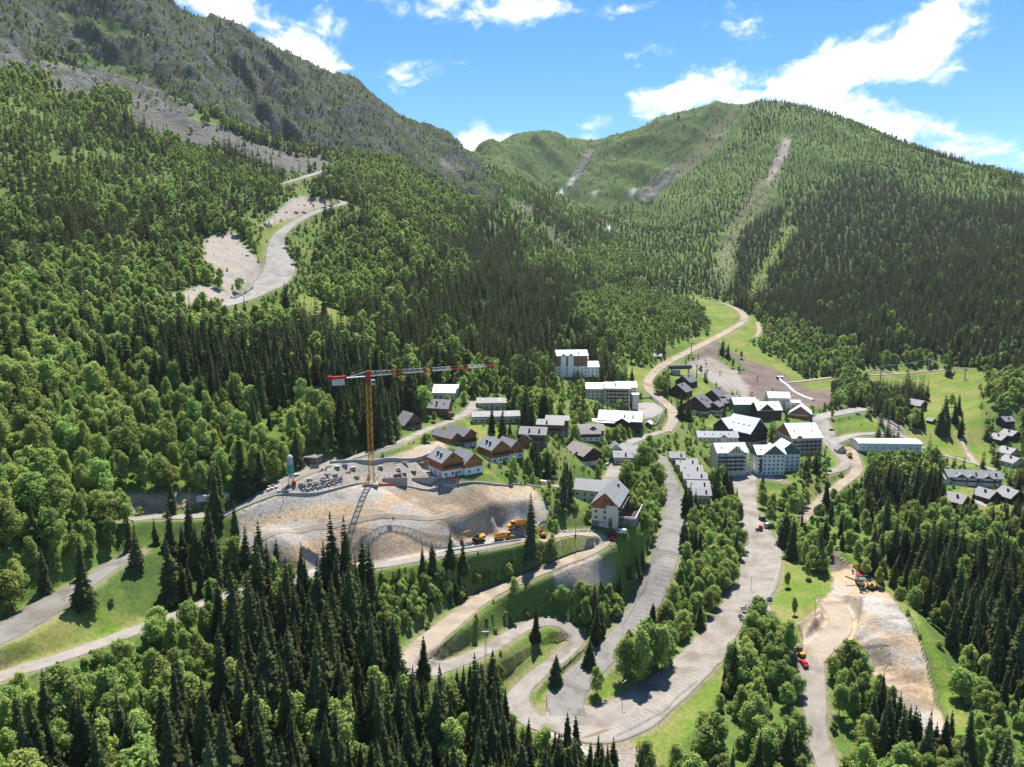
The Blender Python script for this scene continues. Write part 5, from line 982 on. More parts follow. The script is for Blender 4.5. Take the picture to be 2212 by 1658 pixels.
for k in range(4): NEAR['bush'].append((tree_mesh('bush_foliage', leafy(80 + k, 3.6, [2.2, 2.6, 1.9, 2.3][k], 900, .24, 11, .02), M_BUSH), trunk_mesh('bush_stem', 3.0, .06, 5, k, 1.2)))
for k in range(2): FAR['bush'].append(tree_mesh('bush_far', leafy(90 + k, 3.6, 2.3, 150, .6, 7, .02), M_BUSH))

# ------------------------------------------------------------------ where they stand
EY = EMAX
def visible(x, y, ztop):
    s = x / y; l = np.log(y); i = np.clip(np.searchsorted(S_AX, s), 0, NS - 1); k = np.clip(np.searchsorted(L_AX, l) - 3, 0, NL - 1)
    return ztop / y > EY[i, k] - .004
def lattice(y0, y1, cell, seed):
    rs = np.random.RandomState(seed); xs = np.arange(-.98 * y1, .98 * y1, cell); ys = np.arange(y0, y1, cell); X, Y = np.meshgrid(xs, ys)
    X = X + rs.uniform(-.46, .46, X.shape) * cell; Y = Y + rs.uniform(-.46, .46, Y.shape) * cell; X, Y = X.ravel(), Y.ravel(); m = (np.abs(X / Y) < .97) & (Y > y0) & (Y < y1); return X[m], Y[m]
TREES = []     # kind, x, y, z, height, u, v
CT = np.array([COVER[k][2] for k in range(len(COVER))]); CC = np.array([COVER[k][3] for k in range(len(COVER))]); CH = np.array([COVER[k][4] for k in range(len(COVER))])
def keep_share(u, vt, vb, hw):
    t = np.linspace(.12, .92, 9); uu = np.concatenate([u + 0 * t, u - hw * t, u + hw * t]); vv = np.concatenate([vt + (vb - vt) * t] * 3)
    return lookup(KEEP, uu, vv).mean()
rs = np.random.RandomState(5)
BUSHD = {8: .42, 14: .16, 0: .22, 11: .25, 17: .32, 12: .16, 1: .012, 13: .5, 7: .30, 3: .015, 15: .05, 5: .10}
bd = np.array([BUSHD.get(k, 0) for k in range(len(COVER))])
for (y0, y1, cell, seed) in ((130, 420, 3.4, 21), (420, 900, 4.6, 22), (900, 2400, 8.5, 23)):
    X, Y = lattice(y0, y1, cell, seed); Z = zat(X, Y); U, V = to_px(X, Y, Z); m = (U > -100) & (U < 2312) & (V < 1800); X, Y, Z, U, V = X[m], Y[m], Z[m], U[m], V[m]
    kd = lookup(KIND, U, V); dens = bd[kd] * np.clip(1 + 2.2 * fbm(X / 18, Y / 18, 3, 71), 0, 3); H = rs.uniform(1.2, 3.6, len(X)) * np.where(Y > 900, 1.3, 1)
    ok = (rs.rand(len(X)) < dens) & ~lookup(NOTREE, U, V) & visible(X, Y, Z + H)
    for x, y, z, h, u, v in zip(X[ok], Y[ok], Z[ok], H[ok], U[ok], V[ok]):
        ut, vt = to_px(x, y, z + h)
        if lookup(KEEP, np.array([u, u]), np.array([vt, (vt + v) / 2])).any() and h > 1.8: h *= .5
        TREES.append(('bush', x, y, z, h, u, v))
for (y0, y1, cell, seed) in ((120, 330, 5.3, 1), (330, 620, 5.6, 2), (620, 1100, 5.8, 3), (1100, 2500, 7.6, 4)):
    X, Y = lattice(y0, y1, cell, seed); Z = zat(X, Y); U, V = to_px(X, Y, Z); m = (U > -330) & (U < 2540) & (V < 1990); X, Y, Z, U, V = X[m], Y[m], Z[m], U[m], V[m]
    wp = np.clip((Y - 550) / 500, 0, 1) * 42; kd = lookup(KIND, U + rs.uniform(-5, 5, len(U)) + wp * fbm(X / 120, Y / 120, 4, 81), V + rs.uniform(-4, 4, len(U)) + .6 * wp * fbm(X / 120, Y / 120, 4, 82)); clump = fbm(X / 30, Y / 30, 3, 31); pa, pb = X * .5 + Y * .87, X * .87 - Y * .5; patchy = .8 * fbm(pa / (110 + Y / 14), pb / (48 + Y / 24), 3, 33) + .35 * fbm(X / 24, Y / 24, 2, 34)
    dens = CT[kd] * np.clip(1.05 + 1.5 * clump, .10, 1.1); sparse = CT[kd] < .5; dens = np.where(sparse, CT[kd] * np.clip(1 + 2.8 * clump, 0, 3), dens)
    dens = np.where(kd == 10, np.maximum(dens, .95), np.where((kd == 17) & (Y > 900), np.maximum(dens, .72), dens))
    ok = (rs.rand(len(X)) < dens) & ~lookup(NOTREE, U, V) & ~((Y > 550) & np.isin(lookup(KIND, U, V), [1, 9, 2, 15]))
    con = rs.rand(len(X)) < np.clip(CC[kd] + 2.4 * patchy * (CC[kd] < .9) * (CC[kd] > .15), 0, 1)
    hs = np.clip(np.exp(rs.normal(-.05, .28, len(X))), .4, 1.4) * CH[kd]; H = np.where(con, 19.5 * hs, 11.8 * hs)
    H = np.where((Y > 1300), H * .85, H); H = np.where((Y > 1650), H * .75, H)
    ok &= visible(X, Y, Z + H)
    for x, y, z, h, c, u, v, kk in zip(X[ok], Y[ok], Z[ok], H[ok], con[ok], U[ok], V[ok], kd[ok]):
        if y < 1000:
            kind = 'spruce' if c else ('bush' if h < 6.0 else 'broadleaf'); hw = (.13 * h if c else .30 * h) * F_PX / y; good = False
            for shrink in (1, .75, .55, .38):
                ut, vt = to_px(x, y, z + h * shrink)
                if keep_share(u, vt, v, hw * shrink) < .12: good = True; break
            if not good: continue
            h *= shrink
            if c and h < 5: continue
            if not c: kind = 'bush' if h < 5.0 else 'broadleaf'
            if not c and h < 2.0: continue
        else: kind = 'spruce' if c else 'broadleaf'
        TREES.append((kind, x, y, z, h, u, v))
# belts of young trees on the road banks
for poly, ha, hb, cell, seed in (([(800,1266),(960,1240),(1100,1214),(1170,1214),(1180,1222),(1090,1250),(1000,1295),(900,1355),(845,1392),(815,1345)], 4.2, 7.8, 2.6, 41), ([(1065,1312),(1110,1280),(1200,1248),(1235,1290),(1320,1285),(1345,1300),(1330,1340),(1262,1332),(1190,1315),(1120,1316)], 5, 9.5, 2.9, 42),
                                 ([(1345,1300),(1320,1285),(1345,1215),(1372,1150),(1400,1050),(1430,1060),(1425,1150),(1405,1235),(1372,1290)], 6, 11, 4.0, 43), ([(1440,1100),(1478,1140),(1600,1080),(1596,1280),(1545,1300),(1500,1380),(1440,1440),(1400,1440),(1450,1330),(1480,1200)], 7, 13, 4.4, 44), ([(1010,1455),(1080,1440),(1095,1500),(1020,1520)], 5, 9, 3.6, 45)):
    pm = poly_mask(poly); X, Y = lattice(180, 420, cell, seed); Z = zat(X, Y); U, V = to_px(X, Y, Z); ok = lookup(pm, U, V) & ~lookup(NOTREE, U, V) & (rs.rand(len(X)) < .88)
    TREES = [t for t in TREES if t[2] > 430 or not bool(lookup(pm, np.array([t[5]]), np.array([t[6]]))[0])]
    for x, y, z, u, v in zip(X[ok], Y[ok], Z[ok], U[ok], V[ok]):
        h = rs.uniform(ha, hb); con = rs.rand() < .10
        TREES.append(('spruce' if con else 'broadleaf', x, y, z, h * (1.35 if con else 1), u, v))
# trees one can point to: kind, column and row of the foot, height in metres, label
SPECIAL = [
 ('spruce', 1146, 1207, 29, 'tallest spruce, standing alone before the yellow dump truck'), ('spruce', 722, 1290, 32, 'tall slim spruce rising before the excavation, left of the central pair'), ('spruce', 753, 1288, 31, 'tall spruce rising before the excavation, right of the central pair'),
 ('spruce', 700, 1300, 23, 'mid-height spruce leaning on the left of the tall pair before the excavation'), ('spruce', 783, 1295, 24, 'spruce on the right of the tall pair before the excavation'), ('spruce', 597, 1262, 17, 'lone small spruce before the pale earth of the excavation'), ('spruce', 652, 1268, 17, 'narrow spruce next to a birch before the excavation'),
 ('spruce', 372, 1112, 14, 'lone dark spruce with bare top beside the dirt lot'), ('spruce', 180, 1312, 22, 'tall dark spruce at the edge of the left road lay-by'), ('spruce', 915, 1465, 15, 'young spruce inside the hairpin beside the access road'), ('spruce', 1157, 1385, 15, 'tall loose spruce on the grass inside the upper hairpin loop'),
 ('spruce', 1272, 1440, 11, 'rounded dark pine between hairpin and upper car park'), ('spruce', 1200, 1478, 12, 'dark pine on the bank between the two hairpin legs'), ('broadleaf', 1382, 1482, 22, 'largest round leafy tree on the island of the lower car park'), ('broadleaf', 1348, 1474, 18, 'leafy tree on the left flank of the big car park tree'), ('broadleaf', 1428, 1458, 19, 'leafy tree on the right flank of the big car park tree'), ('broadleaf', 1395, 1452, 21, 'leafy tree behind the big car park tree, left back one'), ('broadleaf', 1440, 1436, 16, 'leafy tree behind the big car park tree, right back one'), ('broadleaf', 1360, 1450, 16, 'leafy tree behind the big car park tree, far left one'), ('broadleaf', 1290, 1503, 11, 'small round leafy tree on the grass tip of the car park island'),
 ('spruce', 1062, 935, 17, 'tall dark spruce among the chalets, left of the pair'), ('spruce', 1085, 942, 18, 'tall dark spruce among the chalets, right of the pair'), ('broadleaf', 966, 890, 10, 'bright green tree beside the brown chalet'), ('broadleaf', 858, 940, 9, 'round green tree left of the A-shaped chalet'), ('broadleaf', 938, 912, 6, 'small slim tree before the brown chalet'),
 ('spruce', 1470, 905, 22, 'tall spruce pair beside the piste road bend, left one'), ('spruce', 1487, 908, 23, 'tall spruce pair beside the piste road bend, right one'), ('spruce', 1563, 912, 17, 'lone spruce before the dark chalets'), ('spruce', 1365, 830, 17, 'spruce below the apartment tower, beside the piste road'), ('spruce', 1345, 795, 18, 'spruce right of the apartment tower'), ('broadleaf', 1752, 897, 9, 'round tree at the plaza corner'), ('broadleaf', 1797, 905, 9.5, 'round tree on the pale plaza'), ('spruce', 1347, 945, 14, 'spruce in front of the white-roofed hall'),
 ('spruce', 1560, 768, 20, 'spruce on the island in the brown snow front, left one'), ('spruce', 1572, 776, 19, 'spruce on the island in the brown snow front, right one'), ('broadleaf', 1583, 795, 10, 'leafy tree below the spruces on the snow front island'), ('broadleaf', 1596, 806, 8, 'lowest leafy tree of the snow front island'), ('spruce', 2001, 865, 20, 'lone spruce on the upper meadow'), ('larch', 2048, 812, 22, 'big lone larch beside the hut at the meadow top'),
 ('spruce', 2075, 945, 22, 'spruce group on the right of the meadow, lowest one'), ('spruce', 2062, 915, 21, 'spruce group on the right of the meadow, left one'), ('spruce', 2070, 895, 19, 'spruce group on the right of the meadow, top one'), ('spruce', 2045, 940, 26, 'spruce clump in mid meadow, right one'), ('spruce', 2030, 938, 25, 'spruce clump in mid meadow, left one'), ('spruce', 2042, 905, 22, 'spruce clump in mid meadow, back one'),
 ('spruce', 1990, 925, 22, 'dark spruce before the brown chalet of the meadow'), ('broadleaf', 2054, 880, 13, 'slim leafy tree on the upper right of the meadow'), ('spruce', 1478, 1115, 20, 'dark spruce at the lower end of the terraced houses, left one'), ('spruce', 1490, 1118, 19, 'dark spruce at the lower end of the terraced houses, middle one'), ('spruce', 1502, 1118, 16, 'dark spruce at the lower end of the terraced houses, right one'),
 ('spruce', 1217, 1090, 17, 'spruce left of the cream apartment building, taller one'), ('spruce', 1232, 1090, 13, 'spruce left of the cream apartment building, shorter one'), ('broadleaf', 1190, 1215, 11, 'slim leafy tree right of the tallest spruce'), ('spruce', 1000, 1240, 15, 'spruce by the excavation road below the yellow digger'), ('spruce', 972, 1228, 16, 'spruce by the excavation road, left of the digger'), ('spruce', 935, 1245, 14, 'spruce at the left end of the row below the digger'), ('spruce', 913, 1248, 13, 'small spruce starting the row below the digger'),
 ('spruce', 1410, 1340, 8, 'dark pine at the edge of the upper car park'), ('larch', 840, 1610, 20, 'bright green larch in the foreground wood, left of two'), ('larch', 930, 1620, 18, 'bright green larch in the foreground wood, right of two'), ('larch', 740, 1640, 15, 'bright yellow-green larch near the bottom edge'),
 ('spruce', 1225, 1640, 16, 'slim spruce at the bottom below the hairpin, left of twin tops'), ('spruce', 1245, 1648, 16, 'slim spruce at the bottom below the hairpin, right of twin tops'), ('broadleaf', 1110, 1030, 10, 'round leafy tree before the orange chalet, left one'), ('broadleaf', 1140, 1035, 11, 'round leafy tree before the orange chalet, middle one'), ('broadleaf', 1180, 1025, 13, 'tall round leafy tree before the orange chalet, right one'),
 ('broadleaf', 1716, 1330, 8, 'leafy tree on the sunny bank right of the car park, lower one'), ('broadleaf', 1700, 1270, 8, 'leafy tree on the sunny bank right of the car park, upper one'), ('broadleaf', 1745, 1250, 9, 'leafy tree at the top of the sunny bank'),
 ('spruce', 530, 700, 20, 'spruce pair below the gravel ski road, left one'), ('spruce', 618, 668, 22, 'spruce beside the gravel ski road bend'), ('spruce', 700, 690, 22, 'broad spruce right of the ski road verge'), ('spruce', 575, 770, 24, 'tall spruce above the forest road'),
]
SPL = []
for (kind, u, v, h, lab) in SPECIAL:
    p = pix(u, v); SPL.append((kind, p.x, p.y, p.z, h, u, v, lab))
# the 300 of each kind that show largest stand as single trees, the rest as woods
def regions(u, v, y):
    if v > 1400 and u < 700: return 'in the bottom left wood'
    if v > 1440 and u < 1330: return 'below the hairpin road'
    if v > 1380 and 1330 <= u < 1745: return 'between lower car park and works road'
    if v > 1400 and u < 1960: return 'beside the works road below the spoil heap'
    if v > 1150 and u >= 1880: return 'right of the spoil heap'
    if v > 1180 and u < 520: return 'between the two left-hand roads'
    if v > 1180 and u < 1260: return 'on the bank below the excavation'
    if 1260 <= u < 1450 and v > 1000: return 'on the strip left of the upper car park'
    if 1420 <= u < 1620 and v > 1040: return 'on the strip between upper and lower car park'
    if 1600 <= u < 1900 and v > 1020: return 'on the slope right of the main street'
    if u >= 1850 and v > 1000: return 'below the right-hand chalets'
    if u < 700 and v > 820: return 'on the hillside left of the crane'
    if u < 1250 and v > 860: return 'among the chalets behind the crane'
    if u < 760: return 'on the left mountainside below the ski road'
    if u < 1450: return 'on the middle slope behind the crane'
    return 'around the upper village and meadows'
def place_words(L):
    """where in its wood a tree stands: thirds across and in depth"""
    out = {}
    G_ = {}
    for t in L: G_.setdefault((regions(t[5], t[6], t[2]), size_word(t[4], t[0])), []).append(t)
    for key, T in G_.items():
        T.sort(key=lambda t: t[5]); n = len(T); k = 1 if n < 3 else (2 if n < 7 else 3); k2 = 1 if n < 5 else (2 if n < 14 else (3 if n < 40 else 4))
        for i in range(k):
            C = sorted(T[i * n // k:(i + 1) * n // k], key=lambda t: -t[6])
            for j, t in enumerate(C):
                r_ = j * k2 // len(C); a = {1: [''], 2: ['left', 'right'], 3: ['left', 'middle', 'right']}[k][i]; b_ = {1: [''], 2: ['front', 'back'], 3: ['front', 'centre', 'back'], 4: ['front', 'near', 'far', 'back']}[k2][r_]
                out[id(t)] = (', ' + ' '.join(w_ for w_ in (b_, a) if w_) + ' part') if (a or b_) else ''
    return out
def size_word(h, kind):
    big, mid = {'spruce': (22, 15), 'broadleaf': (11.5, 8), 'bush': (4.2, 3), 'larch': (18, 12)}[kind]
    return 'tall' if h > big else ('mid-sized' if h > mid else 'small')
CATN = {'spruce': ('spruce_tree', 'tree', 'dark spruce'), 'broadleaf': ('broadleaf_tree', 'tree', 'leafy tree'), 'bush': ('bush', 'bush', 'green bush'), 'larch': ('larch_tree', 'tree', 'light green larch')}
def plant(kind, x, y, z, h, label, group=None):
    V = NEAR[kind]; k = rnd.randrange(len(V)); nm, cat, _ = CATN[kind]; base = {'spruce': 20, 'larch': 18, 'bush': 3.6}.get(kind) or V[k][2]
    o = empty(nm, (x, y, z - .15), rnd.uniform(0, 6.28), label, cat, group); s = h / base; wd = s * rnd.uniform(.88, 1.15) * (1.1 if s < .6 else 1)
    wd *= 1.9 if 'pine' in label else (1.18 if kind == 'spruce' and s < .85 else 1)
    o.scale = (wd, wd, s); o.rotation_euler = (rnd.uniform(-.03, .03), rnd.uniform(-.03, .03), rnd.uniform(0, 6.28))
    inst('crown' if kind != 'bush' else 'foliage', V[k][0], o); inst('trunk' if kind != 'bush' else 'stem', V[k][1], o)
for (kind, x, y, z, h, u, v, lab) in SPL: plant(kind, x, y, z, h, lab)
spx = np.array([(t[1], t[2]) for t in SPL])
TREES = [t for t in TREES if np.min(np.hypot(spx[:, 0] - t[1], spx[:, 1] - t[2])) > (3.4 if t[2] < 500 else 4)]
REST = {}
for kind in ('spruce', 'broadleaf', 'bush'):
    L = [t for t in TREES if t[0] == kind]
    def score(t):
        ut, vt = to_px(t[1], t[2], t[3] + t[4]); inside = (-10 < t[5] < 2222) and vt < 1640
        return (t[4] / t[2] * (1 if inside else 0.02)) * (1 if t[6] < 1760 else .5)
    L.sort(key=score, reverse=True); n = 300 - sum(1 for t in SPL if t[0] == kind)
    PW = place_words(L[:n])
    for t in L[:n]:
        rg = regions(t[5], t[6], t[2]); lab = '%s %s %s%s' % (size_word(t[4], kind), CATN[kind][2], rg, PW[id(t)]); plant(kind, t[1], t[2], t[3], t[4], lab, lab)
    REST[kind] = L[n:]
print('TREES', {k: len(v) for k, v in REST.items()})
def gn_woods(name, label, sources, L, base, near=()):
    """one object: points that carry a wood, each with its own size, turn and model"""
    n = len(L); me = bpy.data.meshes.new(name); me.vertices.add(n); P = np.array([(t[1], t[2], t[3] - .2) for t in L], np.float32); me.vertices.foreach_set('co', P.ravel())
    r = np.random.RandomState(len(L)); nf = len(sources); pick = r.randint(0, nf, n); sources = list(sources) + [q[0] for q in near]; bs_ = np.array([base] * nf + [q[1] for q in near])
    if near: pick = np.where(np.array([t[2] for t in L]) < 430, nf + r.randint(0, len(near), n), pick)
    s = np.array([t[4] for t in L]) / bs_[pick]; wv = s * r.uniform(.85, 1.18, n)
    def at(nm, tp, data, key): a = me.attributes.new(nm, tp, 'POINT'); a.data.foreach_set(key, data.ravel())
    at('size', 'FLOAT_VECTOR', np.stack([wv, wv, s], 1).astype(np.float32), 'vector'); at('turn', 'FLOAT_VECTOR', np.stack([r.uniform(-.04, .04, n), r.uniform(-.04, .04, n), r.uniform(0, 6.28, n)], 1).astype(np.float32), 'vector'); at('model', 'INT', pick.astype(np.int32), 'value')
    o = bpy.data.objects.new(name, me); COL.objects.link(o); tag(o, label, None, None, 'stuff')
    src = bpy.data.collections.new(name + '_models')
    for k, ms in enumerate(sources): q = bpy.data.objects.new('%s_model_%02d' % (name, k), ms); src.objects.link(q)
    ng = bpy.data.node_groups.new(name, 'GeometryNodeTree'); ng.interface.new_socket('Geometry', in_out='INPUT', socket_type='NodeSocketGeometry'); ng.interface.new_socket('Geometry', in_out='OUTPUT', socket_type='NodeSocketGeometry')
    gi, go = ng.nodes.new('NodeGroupInput'), ng.nodes.new('NodeGroupOutput'); ip = ng.nodes.new('GeometryNodeInstanceOnPoints'); ci = ng.nodes.new('GeometryNodeCollectionInfo'); ci.inputs['Collection'].default_value = src; ci.inputs['Separate Children'].default_value = True; ci.inputs['Reset Children'].default_value = True
    def na(nm, tp): q = ng.nodes.new('GeometryNodeInputNamedAttribute'); q.data_type = tp; q.inputs['Name'].default_value = nm; return q.outputs['Attribute']
    er = ng.nodes.new('FunctionNodeEulerToRotation'); ng.links.new(na('turn', 'FLOAT_VECTOR'), er.inputs[0])
    ng.links.new(gi.outputs[0], ip.inputs['Points']); ng.links.new(ci.outputs[0], ip.inputs['Instance']); ip.inputs['Pick Instance'].default_value = True
    ng.links.new(na('model', 'INT'), ip.inputs['Instance Index']); ng.links.new(er.outputs[0], ip.inputs['Rotation']); ng.links.new(na('size', 'FLOAT_VECTOR'), ip.inputs['Scale']); ng.links.new(ip.outputs[0], go.inputs[0])
    md = o.modifiers.new('woods', 'NODES'); md.node_group = ng; return o
gn_woods('spruce_wood', 'dark spruce wood covering the mountainsides', FAR['spruce'], REST['spruce'], 20, [(q[0], 20) for q in NEAR['spruce']])
gn_woods('broadleaf_wood', 'light green broadleaf wood between the spruces on the mountainsides', FAR['broadleaf'], REST['broadleaf'], 10, [(q[0], q[2]) for q in NEAR['broadleaf']])
gn_woods('scrub', 'low green bushes scattered over rough grass and banks', FAR['bush'], REST['bush'], 3.6, [(q[0], 3.6) for q in NEAR['bush']])

# ------------------------------------------------------------------ tower crane
def at_z(u, v, z):
    s, e = ray_se(u, v); Y = z / e; return Vector((s * Y, Y, z))
def at_y(u, v, Y):
    s, e = ray_se(u, v); return Vector((s * Y, Y, e * Y))
cb = pix(803, 1046); zj = ray_se(792, 812)[1] * cb.y; CH_ = zj - cb.z
tip = at_z(1068, 790, zj); dj = Vector((tip.x - cb.x, tip.y - cb.y, 0)); JL = dj.length; jyaw = math.atan2(dj.y, dj.x)
crane = empty('tower_crane', cb, 0, 'yellow lattice tower crane with red and white jib over the building site', 'crane')
mh = CH_ - 3.2; ns = 13; sec = mh / ns; mw = .95
ms = MB()
for x in (-mw, mw):
    for y in (-mw, mw): ms.bar((x, y, 0), (x, y, sec), .11)
for k, (a, b) in enumerate((((-mw, -mw), (mw, -mw)), ((mw, -mw), (mw, mw)), ((mw, mw), (-mw, mw)), ((-mw, mw), (-mw, -mw)))):
    ms.bar((*a, 0), (*b, sec / 2), .065); ms.bar((*b, sec / 2), (*a, sec), .065); ms.bar((*a, 0), (*b, 0), .065)
msm = ms.mesh('mast_section', 'crane_yellow')
for k in range(ns): inst('mast_section', msm, crane, (0, 0, k * sec))
MB().box(0, 0, .1, 6, 6, 1.0).build('base_ballast', 'concrete', crane)
for a in range(4): t = math.pi / 4 + a * math.pi / 2; MB().bar((math.cos(t) * 3.4, math.sin(t) * 3.4, .6), (math.cos(t) * 1.3, math.sin(t) * 1.3, 4.5), .16).build('brace', 'crane_yellow', crane)
up = inst('slewing_head', MB().box(0, 0, .4, 2.6, 2.6, .8).box(0, 0, 3.0, 1.5, 1.7, 4.6).box(0, 0, 1.3, 2.0, 2.0, 1.0).mesh('slewing_head', 'crane_red'), crane, (0, 0, mh), (0, 0, jyaw))
cab = MB().box(1.2, -1.9, .6, 1.5, 1.5, 2.0).build('cabin', 'crane_white', up); MB().box(2.0, -1.9, .8, .1, 1.3, 1.3).box(1.2, -2.68, .8, 1.2, .1, 1.2).build('pane', 'glass', cab)
fr = [0, .16, .238, .40, .474, .624, .771, .917, 1.0]
for k in range(8):
    a, b = .8 + fr[k] * (JL - .8), .8 + fr[k + 1] * (JL - .8); q = MB(); n = max(int((b - a) / 2.2), 2)
    def hh(x): return 1.9 - 1.0 * x / JL
    for i in range(n):
        x0, x1 = a + (b - a) * i / n, a + (b - a) * (i + 1) / n
        q.bar((x0, -.7, 3), (x1, -.7, 3), .13).bar((x0, .7, 3), (x1, .7, 3), .13).bar((x0, 0, 3 + hh(x0)), (x1, 0, 3 + hh(x1)), .14)
        for sy in (-.7, .7): q.bar((x0, sy, 3), ((x0 + x1) / 2, 0, 3 + hh(x0)), .085).bar(((x0 + x1) / 2, 0, 3 + hh(x0)), (x1, sy, 3), .085)
        q.bar((x0, -.7, 3), (x1, .7, 3), .05)
    q.build('jib_section', 'crane_white' if k % 2 == 0 else 'crane_red', up)
q = MB(); CJ = 16.0
for sy in (-.8, .8): q.bar((-1, sy, 3), (-CJ, sy, 3), .14).bar((0, 0, 5.2), (-9, sy, 3.1), .07)
for k in range(8): q.bar((-1 - k * 1.9, -.8, 3), (-1 - (k + 1) * 1.9, .8, 3), .07)
q.box(-6, 0, 3.05, 9, 1.3, .12).build('counter_jib', 'crane_white', up)
MB().box(-CJ + 3.2, 0, 3.4, 6.4, 1.9, 1.0).box(-CJ - .3, 0, 3.5, 1.6, 2.1, 1.5).build('counter_jib_end', 'crane_red', up)
for k in range(4): MB().box(-CJ + 1.2 + k * 1.25, 0, 1.7, 1.1, 1.6, 2.8).build('counterweight', 'garage_white', up)
tr = MB().box(JL * .29, 0, 2.75, 2.0, 1.5, .4).build('trolley', 'crane_red', up); MB().bar((JL * .29, 0, 2.6), (JL * .29, 0, -4), .05).box(JL * .29, 0, -4.5, .5, .5, 1.2).build('hook_block', 'crane_red', tr)

# ------------------------------------------------------------------ vehicles
def wheel_mesh(r, w): return MB().lathe([(r * .62, -w / 2), (r, -w / 2), (r, w / 2), (r * .62, w / 2)], 14, axis='y').mesh('wheel', 'rubber'), MB().lathe([(r * .6, -w / 2 - .01), (r * .6, w / 2 + .01)], 10, axis='y').mesh('rim', 'galvanised')
WH = {}
def wheel(P, x, y, r, w):
    k = (r, w)
    if k not in WH: WH[k] = wheel_mesh(r, w)
    o = inst('wheel', WH[k][0], P, (x, y, r)); inst('rim', WH[k][1], o)
def car(u, v, yaw, paint, label, van=False, p=None, group=None):
    p = p or pix(u, v); P = empty('parked_car' if not van else 'van', G(p.x, p.y, .14), R(yaw), label, 'car' if not van else 'van', group); L, W_ = (4.3, 1.75) if not van else (5.0, 1.95)
    if van: body = [(-2.5, .35), (2.5, .35), (2.5, .95), (1.75, 1.1), (1.2, 1.95), (-2.45, 2.0)]
    else: body = [(-2.15, .35), (2.15, .35), (2.15, .75), (1.15, .92), (-1.75, .98), (-2.15, .85)]
    MB().prism(body, -W_ / 2, W_ / 2, 'y').build('body', paint, P)
    if van: MB().prism([(1.22, 1.15), (1.72, 1.14), (1.24, 1.86), (.2, 1.86), (.2, 1.15)], -W_ / 2 - .015, W_ / 2 + .015, 'y').build('window', 'glass', P)
    else:
        MB().prism([(-1.7, .96), (1.05, .92), (.35, 1.40), (-1.2, 1.42)], -W_ / 2 + .1, W_ / 2 - .1, 'y').build('window', 'glass', P)
        MB().prism([(-1.25, 1.40), (.38, 1.385), (.2, 1.47), (-1.05, 1.48)], -W_ / 2 + .14, W_ / 2 - .14, 'y').build('roof', paint, P)
    for sx in (-1.35, 1.35):
        for sy in (-1, 1): wheel(P, sx * (1.15 if van else 1), sy * (W_ / 2 - .1), .33, .22)
    for sy in (-1, 1): MB().box(L / 2 - .02, sy * .6, .65, .08, .3, .14).build('headlight', 'crane_white', P); MB().box(-L / 2 + .02, sy * .65, .75, .08, .22, .14).build('tail_light', 'crane_red', P)
    return P
for (u, v, yaw, paint, lab, van) in [
 (1326, 1155, 172, 'car_red', 'red car parked below the cream building, farthest of three', 0), (1323.5, 1161, 174, 'car_red', 'red car parked below the cream building, middle of three', 0), (1321, 1167, 176, 'car_red', 'red car parked below the cream building, nearest of three', 0), (1340, 1153, 170, 'car_white', 'white van parked behind the three red cars', 1),
 (1171, 1047, 150, 'car_white', 'white van on the street at the excavation corner', 1), (1041, 965, 150, 'car_black', 'dark car parked beside the split-roof chalet', 0), (1062, 961, 160, 'car_black', 'dark car parked on the lane between two chalets', 0), (1027, 972, 165, 'car_white', 'white car parked above the double-gabled chalet', 0),
 (1313, 1004, 60, 'car_white', 'white car parked along the maroon chalet street', 0), (1319, 998, 60, 'car_silver', 'silver car parked along the maroon chalet street', 0), (1557, 1031, 172, 'car_red', 'dark red car before the garage doors of the six-storey block', 0), (1738, 1106, 175, 'car_white', 'white car in the shade on the forest track', 0),
 (1607, 1321, 80, 'car_black', 'black car in the lay-by beside the lower car park, upper one', 0), (1600.5, 1337, 85, 'car_black', 'black car in the lay-by beside the lower car park, lower one', 0), (1853, 896, 5, 'car_silver', 'silver car at the back of the pale plaza', 0), (1797, 931, 5, 'car_black', 'black car on the village loop road', 0), (1548, 899, 150, 'car_white', 'white car on the lawn path below the dark chalets', 0), (1736, 1437, 97, 'car_red', 'red car parked at the side of the works road', 0)]:
    car(u, v, yaw, paint, lab, bool(van))
